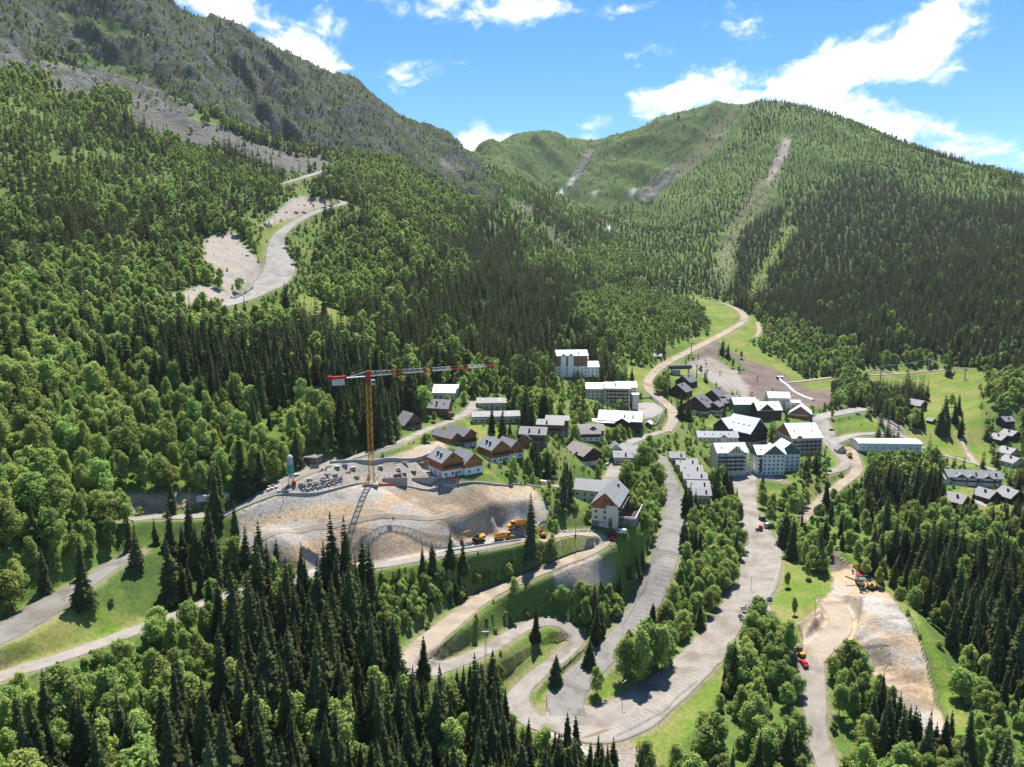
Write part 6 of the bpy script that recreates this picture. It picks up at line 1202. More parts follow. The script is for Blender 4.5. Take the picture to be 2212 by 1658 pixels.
def excavator(u, v, yaw, paint, label, s=1.0, reach=1.0):
    P = empty('excavator', G(*pix(u, v)[:2], .05), R(yaw), label, 'excavator'); P.scale = (s, s, s)
    for sy in (-1, 1): MB().prism([(-2.0, .15), (-1.7, 0), (1.7, 0), (2.0, .15), (2.1, .55), (1.8, .95), (-1.8, .95), (-2.1, .55)], sy * 1.25 - .3, sy * 1.25 + .3, 'y').build('track', 'rubber', P)
    MB().box(0, 0, 1.05, 1.4, 2.0, .4).build('undercarriage', 'dark_metal', P)
    MB().prism([(-2.3, 1.25), (1.6, 1.25), (1.6, 1.9), (.4, 2.0), (-2.3, 2.35)], -1.3, 1.3, 'y').build('body', paint, P)
    c = MB().prism([(.2, 1.9), (1.65, 1.9), (1.55, 2.7), (1.2, 3.2), (.2, 3.2)], .35, 1.3, 'y').build('cab', 'dark_metal', P); MB().prism([(.35, 2.2), (1.62, 2.2), (1.52, 2.68), (1.2, 3.05), (.35, 3.05)], .33, 1.32, 'y').build('pane', 'glass', c)
    MB().bar((1.3, -.35, 1.7), (3.4 * reach, -.35, 4.4), .32, 4, .28).bar((3.4 * reach, -.35, 4.4), (5.8 * reach, -.35, 3.9), .28, 4, .2).build('boom', paint, P)
    MB().bar((5.7 * reach, -.35, 4.1), (6.6 * reach, -.35, 1.4), .24, 4, .16).build('stick', paint, P)
    MB().prism([(6.2 * reach, 1.4), (7.0 * reach, 1.5), (6.9 * reach, .6), (6.2 * reach, .2), (5.8 * reach, .7)], -.95, .25, 'y').build('bucket', 'dark_metal', P)
    MB().bar((2.0, -.35, 2.0), (3.0 * reach, -.35, 3.7), .12).build('hydraulic_ram', 'galvanised', P); return P
excavator(1034, 1170, 205, 'digger_yellow', 'yellow excavator with raised boom at the excavation foot', 1.2)
excavator(1172, 1160, 100, 'digger_orange', 'orange excavator with folded arm beside the access road', .85, .7)
excavator(1882, 1273, 205, 'digger_yellow', 'yellow excavator on the crest of the spoil heap', .95)
excavator(1862, 1237, 190, 'digger_orange', 'red-orange excavator at the top of the works behind the crusher', .9, .8)
def dump_truck(u, v, yaw, label):
    P = empty('dump_truck', G(*pix(u, v)[:2], .05), R(yaw), label, 'truck')
    MB().prism([(1.4, .9), (4.6, .9), (4.7, 1.7), (3.4, 2.1), (1.4, 2.1)], -1.2, 1.2, 'y').build('body', 'digger_yellow', P); c = MB().box(2.2, 0, 2.7, 1.5, 1.8, 1.5).build('cab', 'digger_yellow', P); MB().box(2.2, 0, 2.85, 1.6, 1.9, .8).build('pane', 'glass', c)
    MB().prism([(-4.6, 2.9), (-3.9, 1.5), (.7, 1.3), (1.1, 3.0), (.9, 3.0), (.55, 1.6), (-3.7, 1.75), (-4.4, 2.95)], -1.4, 1.4, 'y').build('bed_floor', 'digger_yellow', P)
    for sy in (-1, 1): MB().prism([(-4.5, 2.9), (-3.9, 1.5), (.7, 1.3), (1.1, 3.0)], sy * 1.4 - .06, sy * 1.4 + .06, 'y').build('bed_side', 'digger_yellow', P)
    MB().box(-1, 0, 1.05, 6, .9, .5).build('chassis', 'dark_metal', P)
    for x in (-3.1, -1.3, 3.2):
        for sy in (-1, 1): wheel(P, x, sy * 1.15, .8, .6)
dump_truck(1088, 1168, 25, 'yellow articulated dump truck beside the excavator'); dump_truck(1118, 1141, 200, 'yellow dump truck seen from behind, farther up the excavation')
dump_truck(1836, 989, 65, 'yellow truck at the top of the forest track')
P = empty('tractor', G(*pix(1641, 1147)[:2], .12), R(195), 'red-nosed tractor parked at the end of the main street lot', 'tractor')
MB().prism([(.2, .7), (2.2, .7), (2.2, 1.5), (.2, 1.6)], -.45, .45, 'y').build('bonnet', 'car_red', P); c = MB().box(-.5, 0, 1.9, 1.4, 1.5, 1.5).build('cab', 'dark_metal', P); MB().box(-.5, 0, 2.05, 1.46, 1.56, .9).build('pane', 'glass', c); MB().box(-.5, 0, 2.7, 1.6, 1.7, .12).build('roof', 'car_red', P)
for sy in (-1, 1): wheel(P, -.7, sy * .85, .85, .5); wheel(P, 1.6, sy * .75, .55, .4)
P = empty('tanker_trailer', G(*pix(1660, 1140)[:2], .12), R(195), 'silver tanker trailer hitched behind the tractor', 'trailer')
MB().lathe([(.3, -2.9), (1.0, -2.6), (1.1, 0), (1.0, 2.6), (.3, 2.9)], 16, (0, 0, 1.75), 'x').build('tank', 'tank_steel', P, smooth=True); MB().box(0, 0, .75, 5.6, .9, .3).bar((2.6, 0, .7), (4.2, 0, .6), .09).build('chassis', 'dark_metal', P)
for x in (-1.6, -.4):
    for sy in (-1, 1): wheel(P, x, sy * .95, .6, .45)
P = empty('wheel_loader', G(*pix(1727, 1416)[:2], .1), R(100), 'black and yellow wheel loader parked behind the red car', 'loader')
MB().prism([(-2.4, .8), (.2, .8), (.2, 1.9), (-2.4, 1.7)], -.9, .9, 'y').build('body', 'digger_yellow', P); c = MB().box(.2, 0, 2.3, 1.4, 1.5, 1.6).build('cab', 'dark_metal', P); MB().box(.2, 0, 2.45, 1.46, 1.56, .9).build('pane', 'glass', c)
MB().bar((.9, .5, 1.5), (2.9, .5, .7), .15).bar((.9, -.5, 1.5), (2.9, -.5, .7), .15).build('lift_arm', 'digger_yellow', P); MB().prism([(2.8, .2), (3.9, .1), (3.0, .9), (2.8, 1.2)], -1.3, 1.3, 'y').build('bucket', 'dark_metal', P)
for x in (-1.5, 1.4):
    for sy in (-1, 1): wheel(P, x, sy * 1.0, .72, .5)
P = empty('stone_crusher', G(*pix(1857, 1262)[:2], .1), R(78), 'grey-green stone crusher with conveyor arms on the spoil heap', 'crusher')
for sy in (-1, 1): MB().box(0, sy * 1.3, .5, 5, .6, .9).build('track', 'rubber', P)
MB().box(0, 0, 1.7, 6.5, 2.4, 1.5).build('body', 'galvanised', P); MB().prism([(-4.6, 3.9), (-1.6, 3.9), (-2.2, 2.5), (-4, 2.5)], -1.5, 1.5, 'y').build('hopper', 'green_timber', P); MB().box(1.8, 0, 2.9, 2.6, 2.2, 1.2).build('engine_box', 'car_red', P)
MB().bar((2.5, 0, 1.2), (7.2, 0, 3.6), .45, 4).build('conveyor', 'dark_metal', P); MB().bar((0, 1, 1.2), (-.5, 6.5, 3.2), .32, 4).build('conveyor', 'dark_metal', P); MB().bar((0, -1, 1.2), (-.5, -5.5, 2.8), .32, 4).build('conveyor', 'dark_metal', P)

# ------------------------------------------------------------------ building site
P = empty('cement_silo', G(*pix(629, 1046)[:2]), 0, 'tall grey cement silo with turquoise band beside the terrace road', 'silo')
MB().lathe([(.25, 2.4), (1.15, 4.4), (1.15, 11.2), (.7, 11.9), (.2, 12.1)], 18).build('tank', 'silo_grey', P, smooth=False); MB().lathe([(1.17, 4.5), (1.17, 8.2)], 18).build('band', 'silo_green', P)
for a in range(4): t = math.pi / 4 + a * math.pi / 2; MB().bar((1.2 * math.cos(t), 1.2 * math.sin(t), -.3), (1.05 * math.cos(t), 1.05 * math.sin(t), 5), .11).build('leg', 'silo_grey', P)
MB().box(1.2, 0, 8, .08, .4, 8).build('ladder', 'galvanised', P); MB().lathe([(.9, .2), (.9, 1.3), (.4, 1.9)], 12, (1.6, -1.6, 0)).build('mixer_drum', 'car_red', P)
def shell(u, v, yaw, w, d, h, parts, label):
    p = pix(u, v); P = empty('basement_shell', G(p.x, p.y), R(yaw), label, 'construction')
    for (x0, y0, x1, y1) in [(-w / 2, 0, w / 2, 0), (-w / 2, d, w / 2, d), (-w / 2, .13, -w / 2, d - .13), (w / 2, .13, w / 2, d - .13)] + parts:
        L = math.hypot(x1 - x0, y1 - y0); MB().box((x0 + x1) / 2, (y0 + y1) / 2, h / 2 - .5, L + (.25 if y0 == y1 else 0), .25, h + 1, math.atan2(y1 - y0, x1 - x0)).build('wall', 'concrete', P)
    MB().box(0, d / 2, .1, w - .3, d - .3, .2).build('slab', 'concrete', P); return P
sA = shell(853, 1046, 8, 10.5, 7.5, 2.8, [(-1.5, 1.5, -1.5, 6), (-1.5, 6, 3, 6), (3, 2.5, 3, 6)], 'grey concrete basement walls of the new building, nearer the crane')
sB = shell(921, 1046, 7, 12.5, 8.5, 3.1, [(-3, 2, -3, 7.5), (1.2, 3, 1.2, 8)], 'grey concrete basement walls of the new building, nearer the chalet')
for (S_, spots, nm) in ((sA, [(-2.6, 1.2, 80), (.5, 4.2, 5), (1.7, 4.1, 5), (-4.4, .9, 80)], 'crane-side'), (sB, [(-4.6, 4, 85), (-3.9, 5, 85), (-1.6, 5, 85), (-.8, 5.4, 85), (.4, 5.6, 85)], 'chalet-side')):
    for k, (x, y, rz) in enumerate(spots):
        w_ = S_.location + Matrix.Rotation(S_.rotation_euler.z, 3, 'Z') @ Vector((x, y, .25)); f = empty('formwork_panel', w_, S_.rotation_euler.z + R(rz), 'red formwork panel standing in the %s basement walls' % nm, 'formwork panel', 'red formwork in the %s basement' % nm)
        MB().box(0, 0, 1.35, 2.4, .1, 2.7).build('sheet', 'formwork_red', f); MB().box(0, .09, .7, 2.4, .08, .12).box(0, .09, 2.0, 2.4, .08, .12).build('waler', 'formwork_red', f); MB().bar((.6, .1, 2.2), (.6, 1.2, 0), .05).build('prop', 'galvanised', f)
def boxthing(name, cat, label, u, v, yaw, parts, group=None, dz=.0):
    p = pix(u, v); P = empty(name, G(p.x, p.y, dz), R(yaw), label, cat, group)
    for (nm, mt_, *bx) in parts: MB().box(*bx).build(nm, mt_, P)
    return P
crate = [('timber', 'new_wood', 0, 0, .55, 1.25, 1.1, .9), ('pallet', 'weathered_wood', 0, 0, .05, 1.3, 1.15, .12), ('cover', 'tarp_white', 0, 0, 1.03, 1.3, 1.15, .05)]
for k in range(9): boxthing('timber_crate', 'crate', 'wooden crate in the row along the terrace road', 530 + k * 6.3, 1060 - k * 3.1, 20, crate, 'crates along the terrace road')
for k, (u, v) in enumerate([(580, 1062), (587, 1059), (582, 1055), (590, 1052), (597, 1056)]): boxthing('timber_crate', 'crate', 'wooden crate in the stack beside the cement silo', u, v, 15, crate, 'crates beside the silo')
boxthing('site_container', 'container', 'white site container beside the dirt lot', 478, 1081, 12, [('body', 'container_white', 0, 0, 1.3, 6, 2.4, 2.6), ('door', 'post_grey', 2.2, -1.21, 1.2, .9, .06, 2.0), ('window', 'glass', -1.2, -1.21, 1.6, 1.3, .06, 1.0)])
boxthing('site_container', 'container', 'white panelled container behind the basement walls', 939, 991, -4, [('body', 'dark_metal', 0, 0, 1.2, 4.4, 2.4, 2.4), ('front_sheet', 'tarp_white', 0, -1.25, 1.5, 4.2, .06, 2.0)])
boxthing('delivery_truck', 'truck', 'white truck half hidden behind trees at the dirt lot', 445, 1086, 14, [('cargo_box', 'container_white', -.8, 0, 1.9, 4.6, 2.3, 2.4), ('cab', 'car_white', 2.6, 0, 1.5, 1.7, 2.1, 1.9), ('chassis', 'dark_metal', .2, 0, .55, 6.8, 1.8, .3), ('windscreen', 'glass', 3.47, 0, 1.9, .06, 1.8, .8)])
boxthing('skip_container', 'container', 'open grey skip at the edge of the terrace road', 680, 1012, 10, [('side', 'post_grey', 0, -.9, .7, 3.6, .1, 1.3), ('side', 'post_grey', 0, .9, .7, 3.6, .1, 1.3), ('end', 'post_grey', -1.75, 0, .7, .1, 1.7, 1.3), ('end', 'post_grey', 1.75, 0, .7, .1, 1.7, 1.3), ('floor', 'dark_metal', 0, 0, .1, 3.5, 1.7, .1)])
boxthing('tarpaulin_stack', 'stack', 'stack of boards under a blue tarpaulin by the terrace wall', 745, 1008, 5, [('boards', 'weathered_wood', 0, 0, .4, 2.2, 1.4, .8), ('tarpaulin', 'tarp_blue', 0, 0, .85, 2.3, 1.5, .12)])
for k, (u, v, yw, lab) in enumerate([(905, 1002, 8, 'bundle of timber beams behind the basement walls, left one'), (925, 997, 20, 'bundle of timber beams behind the basement walls, right one'), (612, 1062, 12, 'white covered timber stack on the excavation edge'), (705, 1026, -30, 'bundle of planks beside the boulder row'), (872, 1001, 4, 'long timber bundle on the terrace below the bank')]):
    boxthing('timber_stack', 'stack', lab, u, v, yw, [('beams', 'new_wood' if k != 2 else 'tarp_white', 0, 0, .35, 4.4, 1.0, .6), ('bearer', 'weathered_wood', -1.3, 0, .02, .15, 1.2, .12), ('bearer', 'weathered_wood', 1.3, 0, .02, .15, 1.2, .12), ('beam', 'weathered_wood', .3, .2, .72, 4.0, .3, .14)])
for (u, v, yw, m1, m2, lab) in [(650, 1050, 10, 'concrete', 'weathered_wood', 'stack of concrete blocks beside the silo'), (640, 1030, 30, 'weathered_wood', 'tarp_white', 'plank stack on the terrace road behind the silo'), (668, 1040, -20, 'concrete', 'concrete', 'pile of grey blocks before the boulder wall'), (698, 1036, 15, 'tarp_white', 'new_wood', 'white wrapped pallet behind the boulder wall'), (724, 1030, 40, 'weathered_wood', 'post_grey', 'grey board stack near the end of the boulder wall'), (770, 1034, -10, 'concrete', 'weathered_wood', 'grey pallet stack just left of the crane foot'),
                              (762, 1014, 25, 'new_wood', 'tarp_white', 'wooden pallet stack behind the crane'), (822, 1012, 0, 'concrete', 'new_wood', 'concrete element stack right of the crane mast'), (860, 1016, 12, 'tarp_white', 'concrete', 'white sheet stack behind the crane-side basement'), (893, 1022, -18, 'formwork_red', 'weathered_wood', 'red panel stack between the two basements'), (950, 1012, 10, 'weathered_wood', 'new_wood', 'board stack right of the white panelled container'), (728, 1012, 5, 'post_grey', 'tarp_white', 'grey crate stack below the terrace road')]:
    boxthing('material_stack', 'stack', lab, u, v, yw, [('lower_layer', m1, 0, 0, .35, 2.2, 1.4, .7), ('upper_layer', m2, .1, .05, .95, 1.8, 1.2, .45), ('pallet', 'weathered_wood', 0, 0, -.05, 2.3, 1.5, .12)])
for k, (u, v, lab) in enumerate([(700, 1018, 'red rebar bundle beside the boulder row'), (752, 1022, 'red rebar bundle left of the crane'), (688, 1006, 'orange fencing roll near the grey skip')]):
    p = pix(u, v); P = empty('rebar_bundle', G(p.x, p.y, .1), R(30 * k), lab, 'rebar'); r_ = random.Random(k)
    for j in range(7): MB().bar((-1.2, r_.uniform(-.4, .4), r_.uniform(0, .3)), (1.2, r_.uniform(-.4, .4), r_.uniform(.0, .5)), .06).build('bar', 'formwork_red' if k < 2 else 'barrier_orange', P)
# boulders: an uneven stone shape shared by all
def rock_mesh(seed, n=2):
    bm = bmesh.new(); bmesh.ops.create_icosphere(bm, subdivisions=1, radius=1.0); r_ = random.Random(seed)
    for vv in bm.verts: vv.co *= r_.uniform(.72, 1.15); vv.co.z *= .75
    me_ = bpy.data.meshes.new('boulder'); bm.to_mesh(me_); bm.free(); me_.materials.append(MT('boulder')); return me_
ROCK = [rock_mesh(k) for k in range(5)]
def boulder_row(name, cat, label, A, Bq, n, size, rows=1):
    p, q = pix(*A), pix(*Bq); P = empty(name, G(p.x, p.y), 0, label, cat); r_ = random.Random(n)
    for k in range(n):
        for j in range(rows):
            t = (k + r_.uniform(-.2, .2)) / max(n - 1, 1); x, y = p.x + (q.x - p.x) * t + r_.uniform(-.3, .3), p.y + (q.y - p.y) * t + r_.uniform(-.3, .3) + j * size * 1.1; s = size * r_.uniform(.7, 1.25)
            inst('boulder', ROCK[r_.randrange(5)], P, Vector((x, y, float(zat(x, y)) + s * .35 + j * size * .75)) - P.location, (r_.uniform(0, .5), r_.uniform(0, .5), r_.uniform(0, 6.3)), (s, s, s))
boulder_row('boulder_wall', 'rock wall', 'dry-laid boulder wall on the excavation edge left of the crane', (655, 1058), (738, 1040), 22, .62, 3)
boulder_row('boulder_wall', 'rock wall', 'boulder retaining wall curving below the cream building', (1205, 1152), (1283, 1150), 22, .6, 2)
boulder_row('boulder_wall', 'rock wall', 'gabion stones stacked on the grass bank beside the works road', (1697, 1358), (1715, 1385), 12, .55, 4)
boulder_row('boulder_row', 'rocks', 'loose boulders lining the inside of the access road bend', (1316, 1178), (1326, 1196), 7, .4)
boulder_row('boulder_row', 'rocks', 'loose stones lining the inside of the upper hairpin loop', (1200, 1355), (1226, 1384), 6, .4)
boulder_row('boulder_row', 'rocks', 'rubble beside the village plaza bank', (1905, 903), (1950, 934), 22, .7, 2)
boulder_row('boulder_row', 'rocks', 'rubble at the foot of the ski road cutting', (505, 648), (545, 625), 16, 1.3, 2)
boulder_row('boulder_row', 'rocks', 'scattered boulders on the crane terrace beside the skip', (690, 1020), (715, 1008), 9, .55, 2)
# walls and mesh fences along lines on the ground
def ground_line(P, n=8, step=1.5):
    q = [pix(u, v) for u, v in P]; c = catmull([(p.x, p.y, p.z) for p in q], n); d = np.concatenate([[0], np.cumsum(np.hypot(np.diff(c[:, 0]), np.diff(c[:, 1])))]); t = np.linspace(0, d[-1], max(int(d[-1] / step), 2)); return np.stack([np.interp(t, d, c[:, 0]), np.interp(t, d, c[:, 1])], 1)
def strip_wall(L, w, h, below=1.2):
    m = MB(); z = zat(L[:, 0], L[:, 1]); z = np.convolve(np.pad(z, 2, 'edge'), np.ones(5) / 5, 'valid'); tx, ty = np.gradient(L[:, 0]), np.gradient(L[:, 1]); l_ = np.hypot(tx, ty) + 1e-9; nx, ny = -ty / l_ * w / 2, tx / l_ * w / 2; vs = []
    for k in range(len(L)): x, y = L[k]; vs += [(x - nx[k], y - ny[k], z[k] - below), (x + nx[k], y + ny[k], z[k] - below), (x + nx[k], y + ny[k], z[k] + h), (x - nx[k], y - ny[k], z[k] + h)]
    n = len(L); return m.add(vs, [(4 * k + a, 4 * k + (a + 1) % 4, 4 * k + 4 + (a + 1) % 4, 4 * k + 4 + a) for k in range(n - 1) for a in range(4)] + [(0, 3, 2, 1), (4 * n - 4, 4 * n - 3, 4 * n - 2, 4 * n - 1)])
def wall_thing(name, cat, label, P, w, h, m, rail=None, **k):
    L = ground_line(P); o = strip_wall(L, w, h, **k).build(name, m); tag(o, label, cat)
    if rail:
        r_ = MB(); z = zat(L[:, 0], L[:, 1])
        for k in range(0, len(L), 2): r_.bar((*L[k], z[k] + h - .1), (*L[k], z[k] + h + 1.0), .05)
        for hh_ in (.5, 1.0): r_.path([(*L[k], z[k] + h + hh_) for k in range(len(L))], .05, 4)
        tag(r_.build('railing', rail, o), kind='stuff')
    return o
wall_thing('retaining_kerb', 'wall', 'pale concrete kerb wall along the top of the excavation', [(478,1121),(510,1105),(560,1083),(620,1067),(740,1053),(860,1048.5),(960,1047),(1060,1046),(1120,1046),(1168,1053)], .9, .5, 'concrete', rail='galvanised')
wall_thing('retaining_wall', 'wall', 'low grey block wall at the back of the crane terrace', [(712,1003),(780,999),(850,995),(920,988),(962,982)], .6, 1.3, 'concrete')
wall_thing('road_parapet', 'wall', 'low grey parapet between terrace road and bank', [(755,996),(800,982),(848,966),(872,955)], .5, .7, 'concrete')
wall_thing('concrete_barrier', 'barrier', 'white and red concrete barriers along the excavation road', [(965,1193),(1010,1186),(1070,1176),(1125,1168)], .5, .8, 'concrete')
wall_thing('car_park_kerb', 'kerb', 'pale kerb along the outer edge of the main street lot', [(1674,1150),(1684,1178),(1686,1205),(1680,1235),(1668,1270),(1660,1292)], .35, .35, 'concrete')
wall_thing('forecourt_wall', 'wall', 'grey wall rounding the hall forecourt', [(1382,862),(1410,864),(1428,884),(1424,905),(1410,922)], .4, 1.2, 'concrete')
for (P_, lab) in (([(783,1052),(800,1051),(830,1050),(852,1049.5)], 'orange safety netting at the foot of the crane'), ([(955,1030),(972,1036),(985,1042),(992,1040)], 'orange safety netting beside the double-gabled chalet'), ([(958,1024),(962,1016),(966,1008)], 'short orange safety netting by the chalet stairs')):
    wall_thing('safety_netting', 'fence', lab, P_, .08, 1.0, 'barrier_orange', below=.1)
def guard_rail(label, P, m='post_grey', post='weathered_wood'):
    L = ground_line(P, step=2.0); z = zat(L[:, 0], L[:, 1]); o = MB().path([(*L[k], z[k] + .62) for k in range(len(L))], .075, 4).build('guard_rail', m); tag(o, label, 'guard rail'); q = MB()
    for k in range(0, len(L), 2): q.box(L[k][0], L[k][1], z[k] + .25, .13, .13, .95)
    tag(q.build('posts', post, o), kind='stuff')
guard_rail('guard rail on the outer edge of the lower car park curve', [(1505,1474),(1462,1509),(1436,1537),(1400,1557),(1364,1577),(1330,1592)])
guard_rail('wooden guard rail on the valley side of the access road', [(905,1437),(960,1392),(1012,1347),(1062,1306),(1125,1268),(1200,1236),(1270,1208)], 'weathered_wood')
guard_rail('guard rail along the excavation road below the digger', [(800,1236),(870,1223),(965,1206),(1060,1189)])
guard_rail('guard rail between hairpin leg and upper car park', [(1262,1402),(1232,1428),(1200,1455),(1185,1466)])
guard_rail('guard rail on the inside of the lower left road', [(-10,1490),(120,1440),(210,1412),(300,1372)])
guard_rail('guard rail along the dark edge of the upper car park', [(1344,1352),(1372,1308),(1396,1262),(1416,1200)])
guard_rail('guard rail around the spoil heap, valley side', [(1925,1284),(1962,1320),(1990,1380),(2012,1450),(2030,1520),(2060,1590)], 'weathered_wood')

# ------------------------------------------------------------------ signs, lamps, masts
def sign(u, v, yaw, label, boards, h=2.2):
    p = pix(u, v); P = empty('road_sign', G(p.x, p.y), R(yaw), label, 'sign')
    for (x, z, w_, hh_, m) in boards:
        MB().box(x, -.06, z, w_, .08, hh_).build('board', m, P)
        for sx in (-w_ * .35, w_ * .35): MB().bar((x + sx, 0, -.5), (x + sx, 0, z + hh_ / 2), .06, 6).build('post', 'post_grey', P)
    return P
sg = sign(1576, 1268, 15, 'blue and white information boards beside the lower car park entrance', [(-1.3, 1.9, 1.6, 2.6, 'sign_blue'), (1.2, 2.2, 2.6, 1.5, 'sign_white')])
for k in range(3): MB().box(.5 + k * .7, -.115, 2.3, .45, .02, .6).build('panel_print', 'post_grey', sg)
sg2 = sign(1662, 1304, -8, 'blue sign board at the end of the main street lot', [(0, 1.7, 2.2, 2.2, 'sign_blue')]); MB().box(0, -.11, 2.1, 1.4, .02, .16).box(0, -.11, 1.7, 1.6, .02, .12).build('panel_print', 'sign_white', sg2)
sign(1308, 1519, 5, 'small white sign on the car park island grass', [(0, .9, 1.3, 1.1, 'sign_white')]); sign(1197, 1046, -10, 'pair of white notice boards above the excavation corner', [(-.7, 4.0, 1.1, 1.1, 'sign_white'), (.7, 4.0, 1.1, 1.1, 'sign_white')]); sign(1192, 1052, -10, 'grey site information panel by the street', [(0, 2.2, 2.4, 2.0, 'post_grey')])
def lamp(u, v, h, label, yaw=0):
    p = pix(u, v); P = empty('street_lamp', G(p.x, p.y), R(yaw), label, 'lamp'); MB().bar((0, 0, -.5), (0, 0, h), .10, 7, .06).build('pole', 'dark_metal', P); MB().bar((0, 0, h - .1), (1.2, 0, h + .2), .05).box(1.4, 0, h + .2, .7, .3, .15).build('lamp_head', 'galvanised', P)
for (u, v, h, lab) in [(1344, 1527, 9, 'street lamp at the lower edge of the car park island'), (1599, 1345, 7, 'street lamp beside the lay-by of the lower car park'), (1622, 1275, 7, 'street lamp where main street meets the car park'), (1803, 905, 7, 'street lamp on the pale plaza'), (1545, 1060, 7, 'street lamp in front of the six-storey block'), (1760, 1335, 7, 'lamp post on the grass bank above the spoil heap'), (1180, 1530, 5, 'small post on the grass tip of the hairpin'), (612, 1085, 8, 'thin pole at the excavation corner near the container')]: lamp(u, v, h, lab, 40)
P = empty('floodlight_mast', G(*pix(1049, 1470)[:2]), 0, 'lattice floodlight mast beside the hairpin', 'mast'); q = MB()
for a in range(3):
    t = 2.1 * a; q.bar((.5 * math.cos(t), .5 * math.sin(t), -.5), (.35 * math.cos(t), .35 * math.sin(t), 18), .06)
    for k in range(12): q.bar((.5 * math.cos(t), .5 * math.sin(t), k * 1.5), (.45 * math.cos(t + 2.1), .45 * math.sin(t + 2.1), k * 1.5 + 1.5), .04)
q.build('lattice', 'galvanised', P); MB().box(0, 0, 18.1, 2.6, .9, .15).build('platform', 'galvanised', P)
for x in (-1, -.35, .35, 1): MB().box(x, -.3, 18.8, .45, .4, .55).build('floodlight', 'dark_metal', P)
P = empty('hydrant_post', G(*pix(1243, 1160)[:2]), 0, 'red marker pole with blue base on the access road bend', 'pole'); MB().bar((0, 0, -.3), (0, 0, 6), .13, 7, .08).build('pole', 'crane_red', P); MB().box(0, 0, .5, .8, .6, 1.2).build('cabinet', 'sign_blue', P)

# ------------------------------------------------------------------ ski lifts
def pylon(u, v, h, yaw, label, w=2.6):
    p = pix(u, v); P = empty('lift_pylon', G(p.x, p.y), R(yaw), label, 'lift pylon'); MB().bar((0, 0, -1), (0, 0, h), .62, 10, .38).build('mast', 'galvanised', P); MB().box(0, 0, h + .1, w * 2, .5, .5).build('crossarm', 'galvanised', P)
    for s_ in (-1, 1): MB().box(s_ * w, 0, h - .1, .35, 4.6, .55).build('sheave_train', 'dark_metal', P); MB().box(s_ * (w - .6), 0, h - .55, .5, 4.2, .1).build('catwalk', 'galvanised', P)
    P['top'] = h; return P
LP = [pylon(1493, 766, 12, -30, 'gondola lift pylon beside the piste road'), pylon(1292, 592, 18, -22, 'gondola lift pylon halfway up the middle slope'), pylon(1191, 500, 18, -22, 'gondola lift pylon high on the middle slope'), pylon(1112, 442, 16, -20, 'farthest gondola lift pylon below the ridge')]
p2 = pylon(1900, 846, 26, 60, 'tall grey lift pylon rising from the spruces left of the meadow'); p3 = pylon(2084, 820, 10, 60, 'low lift pylon at the top right of the meadow'); p4 = pylon(2005, 800, 12, 60, 'lift pylon before the dark spruce wall above the meadow'); p5 = pylon(992, 846, 9, 35, 'small lift pylon behind the white-roofed house')
for (u, v, lab) in [(951, 299, 'ridge-top lift pylon on the left skyline, left one'), (967, 312, 'ridge-top lift pylon on the left skyline, right one')]: pylon(u, v, 11, 20, lab)
def cable(A, B_, sag, r_, label, n=14):
    P = [A.lerp(B_, k / n) - Vector((0, 0, sag * 4 * (k / n) * (1 - k / n))) for k in range(n + 1)]; o = MB().path(P, r_, 3).build('lift_cable', 'post_grey'); tag(o, label, 'cable')
def topof(P, s_): return P.matrix_basis @ Vector((s_ * 2.6, 0, P['top'] + .3))
st = G(*pix(1600, 868)[:2], 6)
for s_, nm in ((-1, 'left'), (1, 'right')):
    cable(st + Vector((s_ * 2.6, 0, 0)), topof(LP[0], s_), 3, .13, 'gondola cable from valley station to first pylon, %s strand' % nm)
    for a, b in zip(LP[:-1], LP[1:]): cable(topof(a, s_), topof(b, s_), 8, .16, 'gondola cable climbing the middle slope above %s, %s strand' % ({0: 'the piste road', 1: 'the light woods', 2: 'the upper clearing'}[LP.index(a)], nm))
    cable(topof(p2, s_), topof(p4, s_), 1.5, .10, 'lift cable over the meadow spruces, %s strand' % nm); cable(topof(p4, s_), topof(p3, s_), 1.5, .10, 'lift cable above the meadow top, %s strand' % nm); cable(topof(p2, s_), G(*pix(1645, 872)[:2], 6) + Vector((s_, 0, 0)), 6, .10, 'lift cable from tall pylon to village, %s strand' % nm)
cable(at_y(-60, 528, 330), at_y(500, 690, 430), 6, .045, 'power line sagging across the left woods', 20); cable(at_y(500, 690, 430), at_y(980, 822, 470), 5, .045, 'power line continuing towards the small pylon', 20)
def cabin(u, v, label, lift):
    g = pix(u, v + lift * 2); p = at_y(u, v, g.y); P = empty('gondola_cabin', p, R(20), label, 'gondola'); MB().lathe([(.5, -1.1), (.95, -.8), (1.05, 0), (.95, .8), (.5, 1.05)], 10).build('cabin', 'dark_metal', P); MB().lathe([(1.07, -.1), (1.05, .55)], 10).build('pane', 'glass', P); MB().bar((0, 0, 1), (0, 0, 3.2), .08).build('hanger', 'galvanised', P)
for (u, v, lab) in [(1525.5, 786, 'dark gondola cabin over the brown snow front, upper left one'), (1528, 801, 'dark gondola cabin over the brown snow front, lower left one'), (1600, 801, 'dark gondola cabin below the tree island, left one'), (1606.5, 799, 'dark gondola cabin below the tree island, right one')]: cabin(u, v, lab, 3)
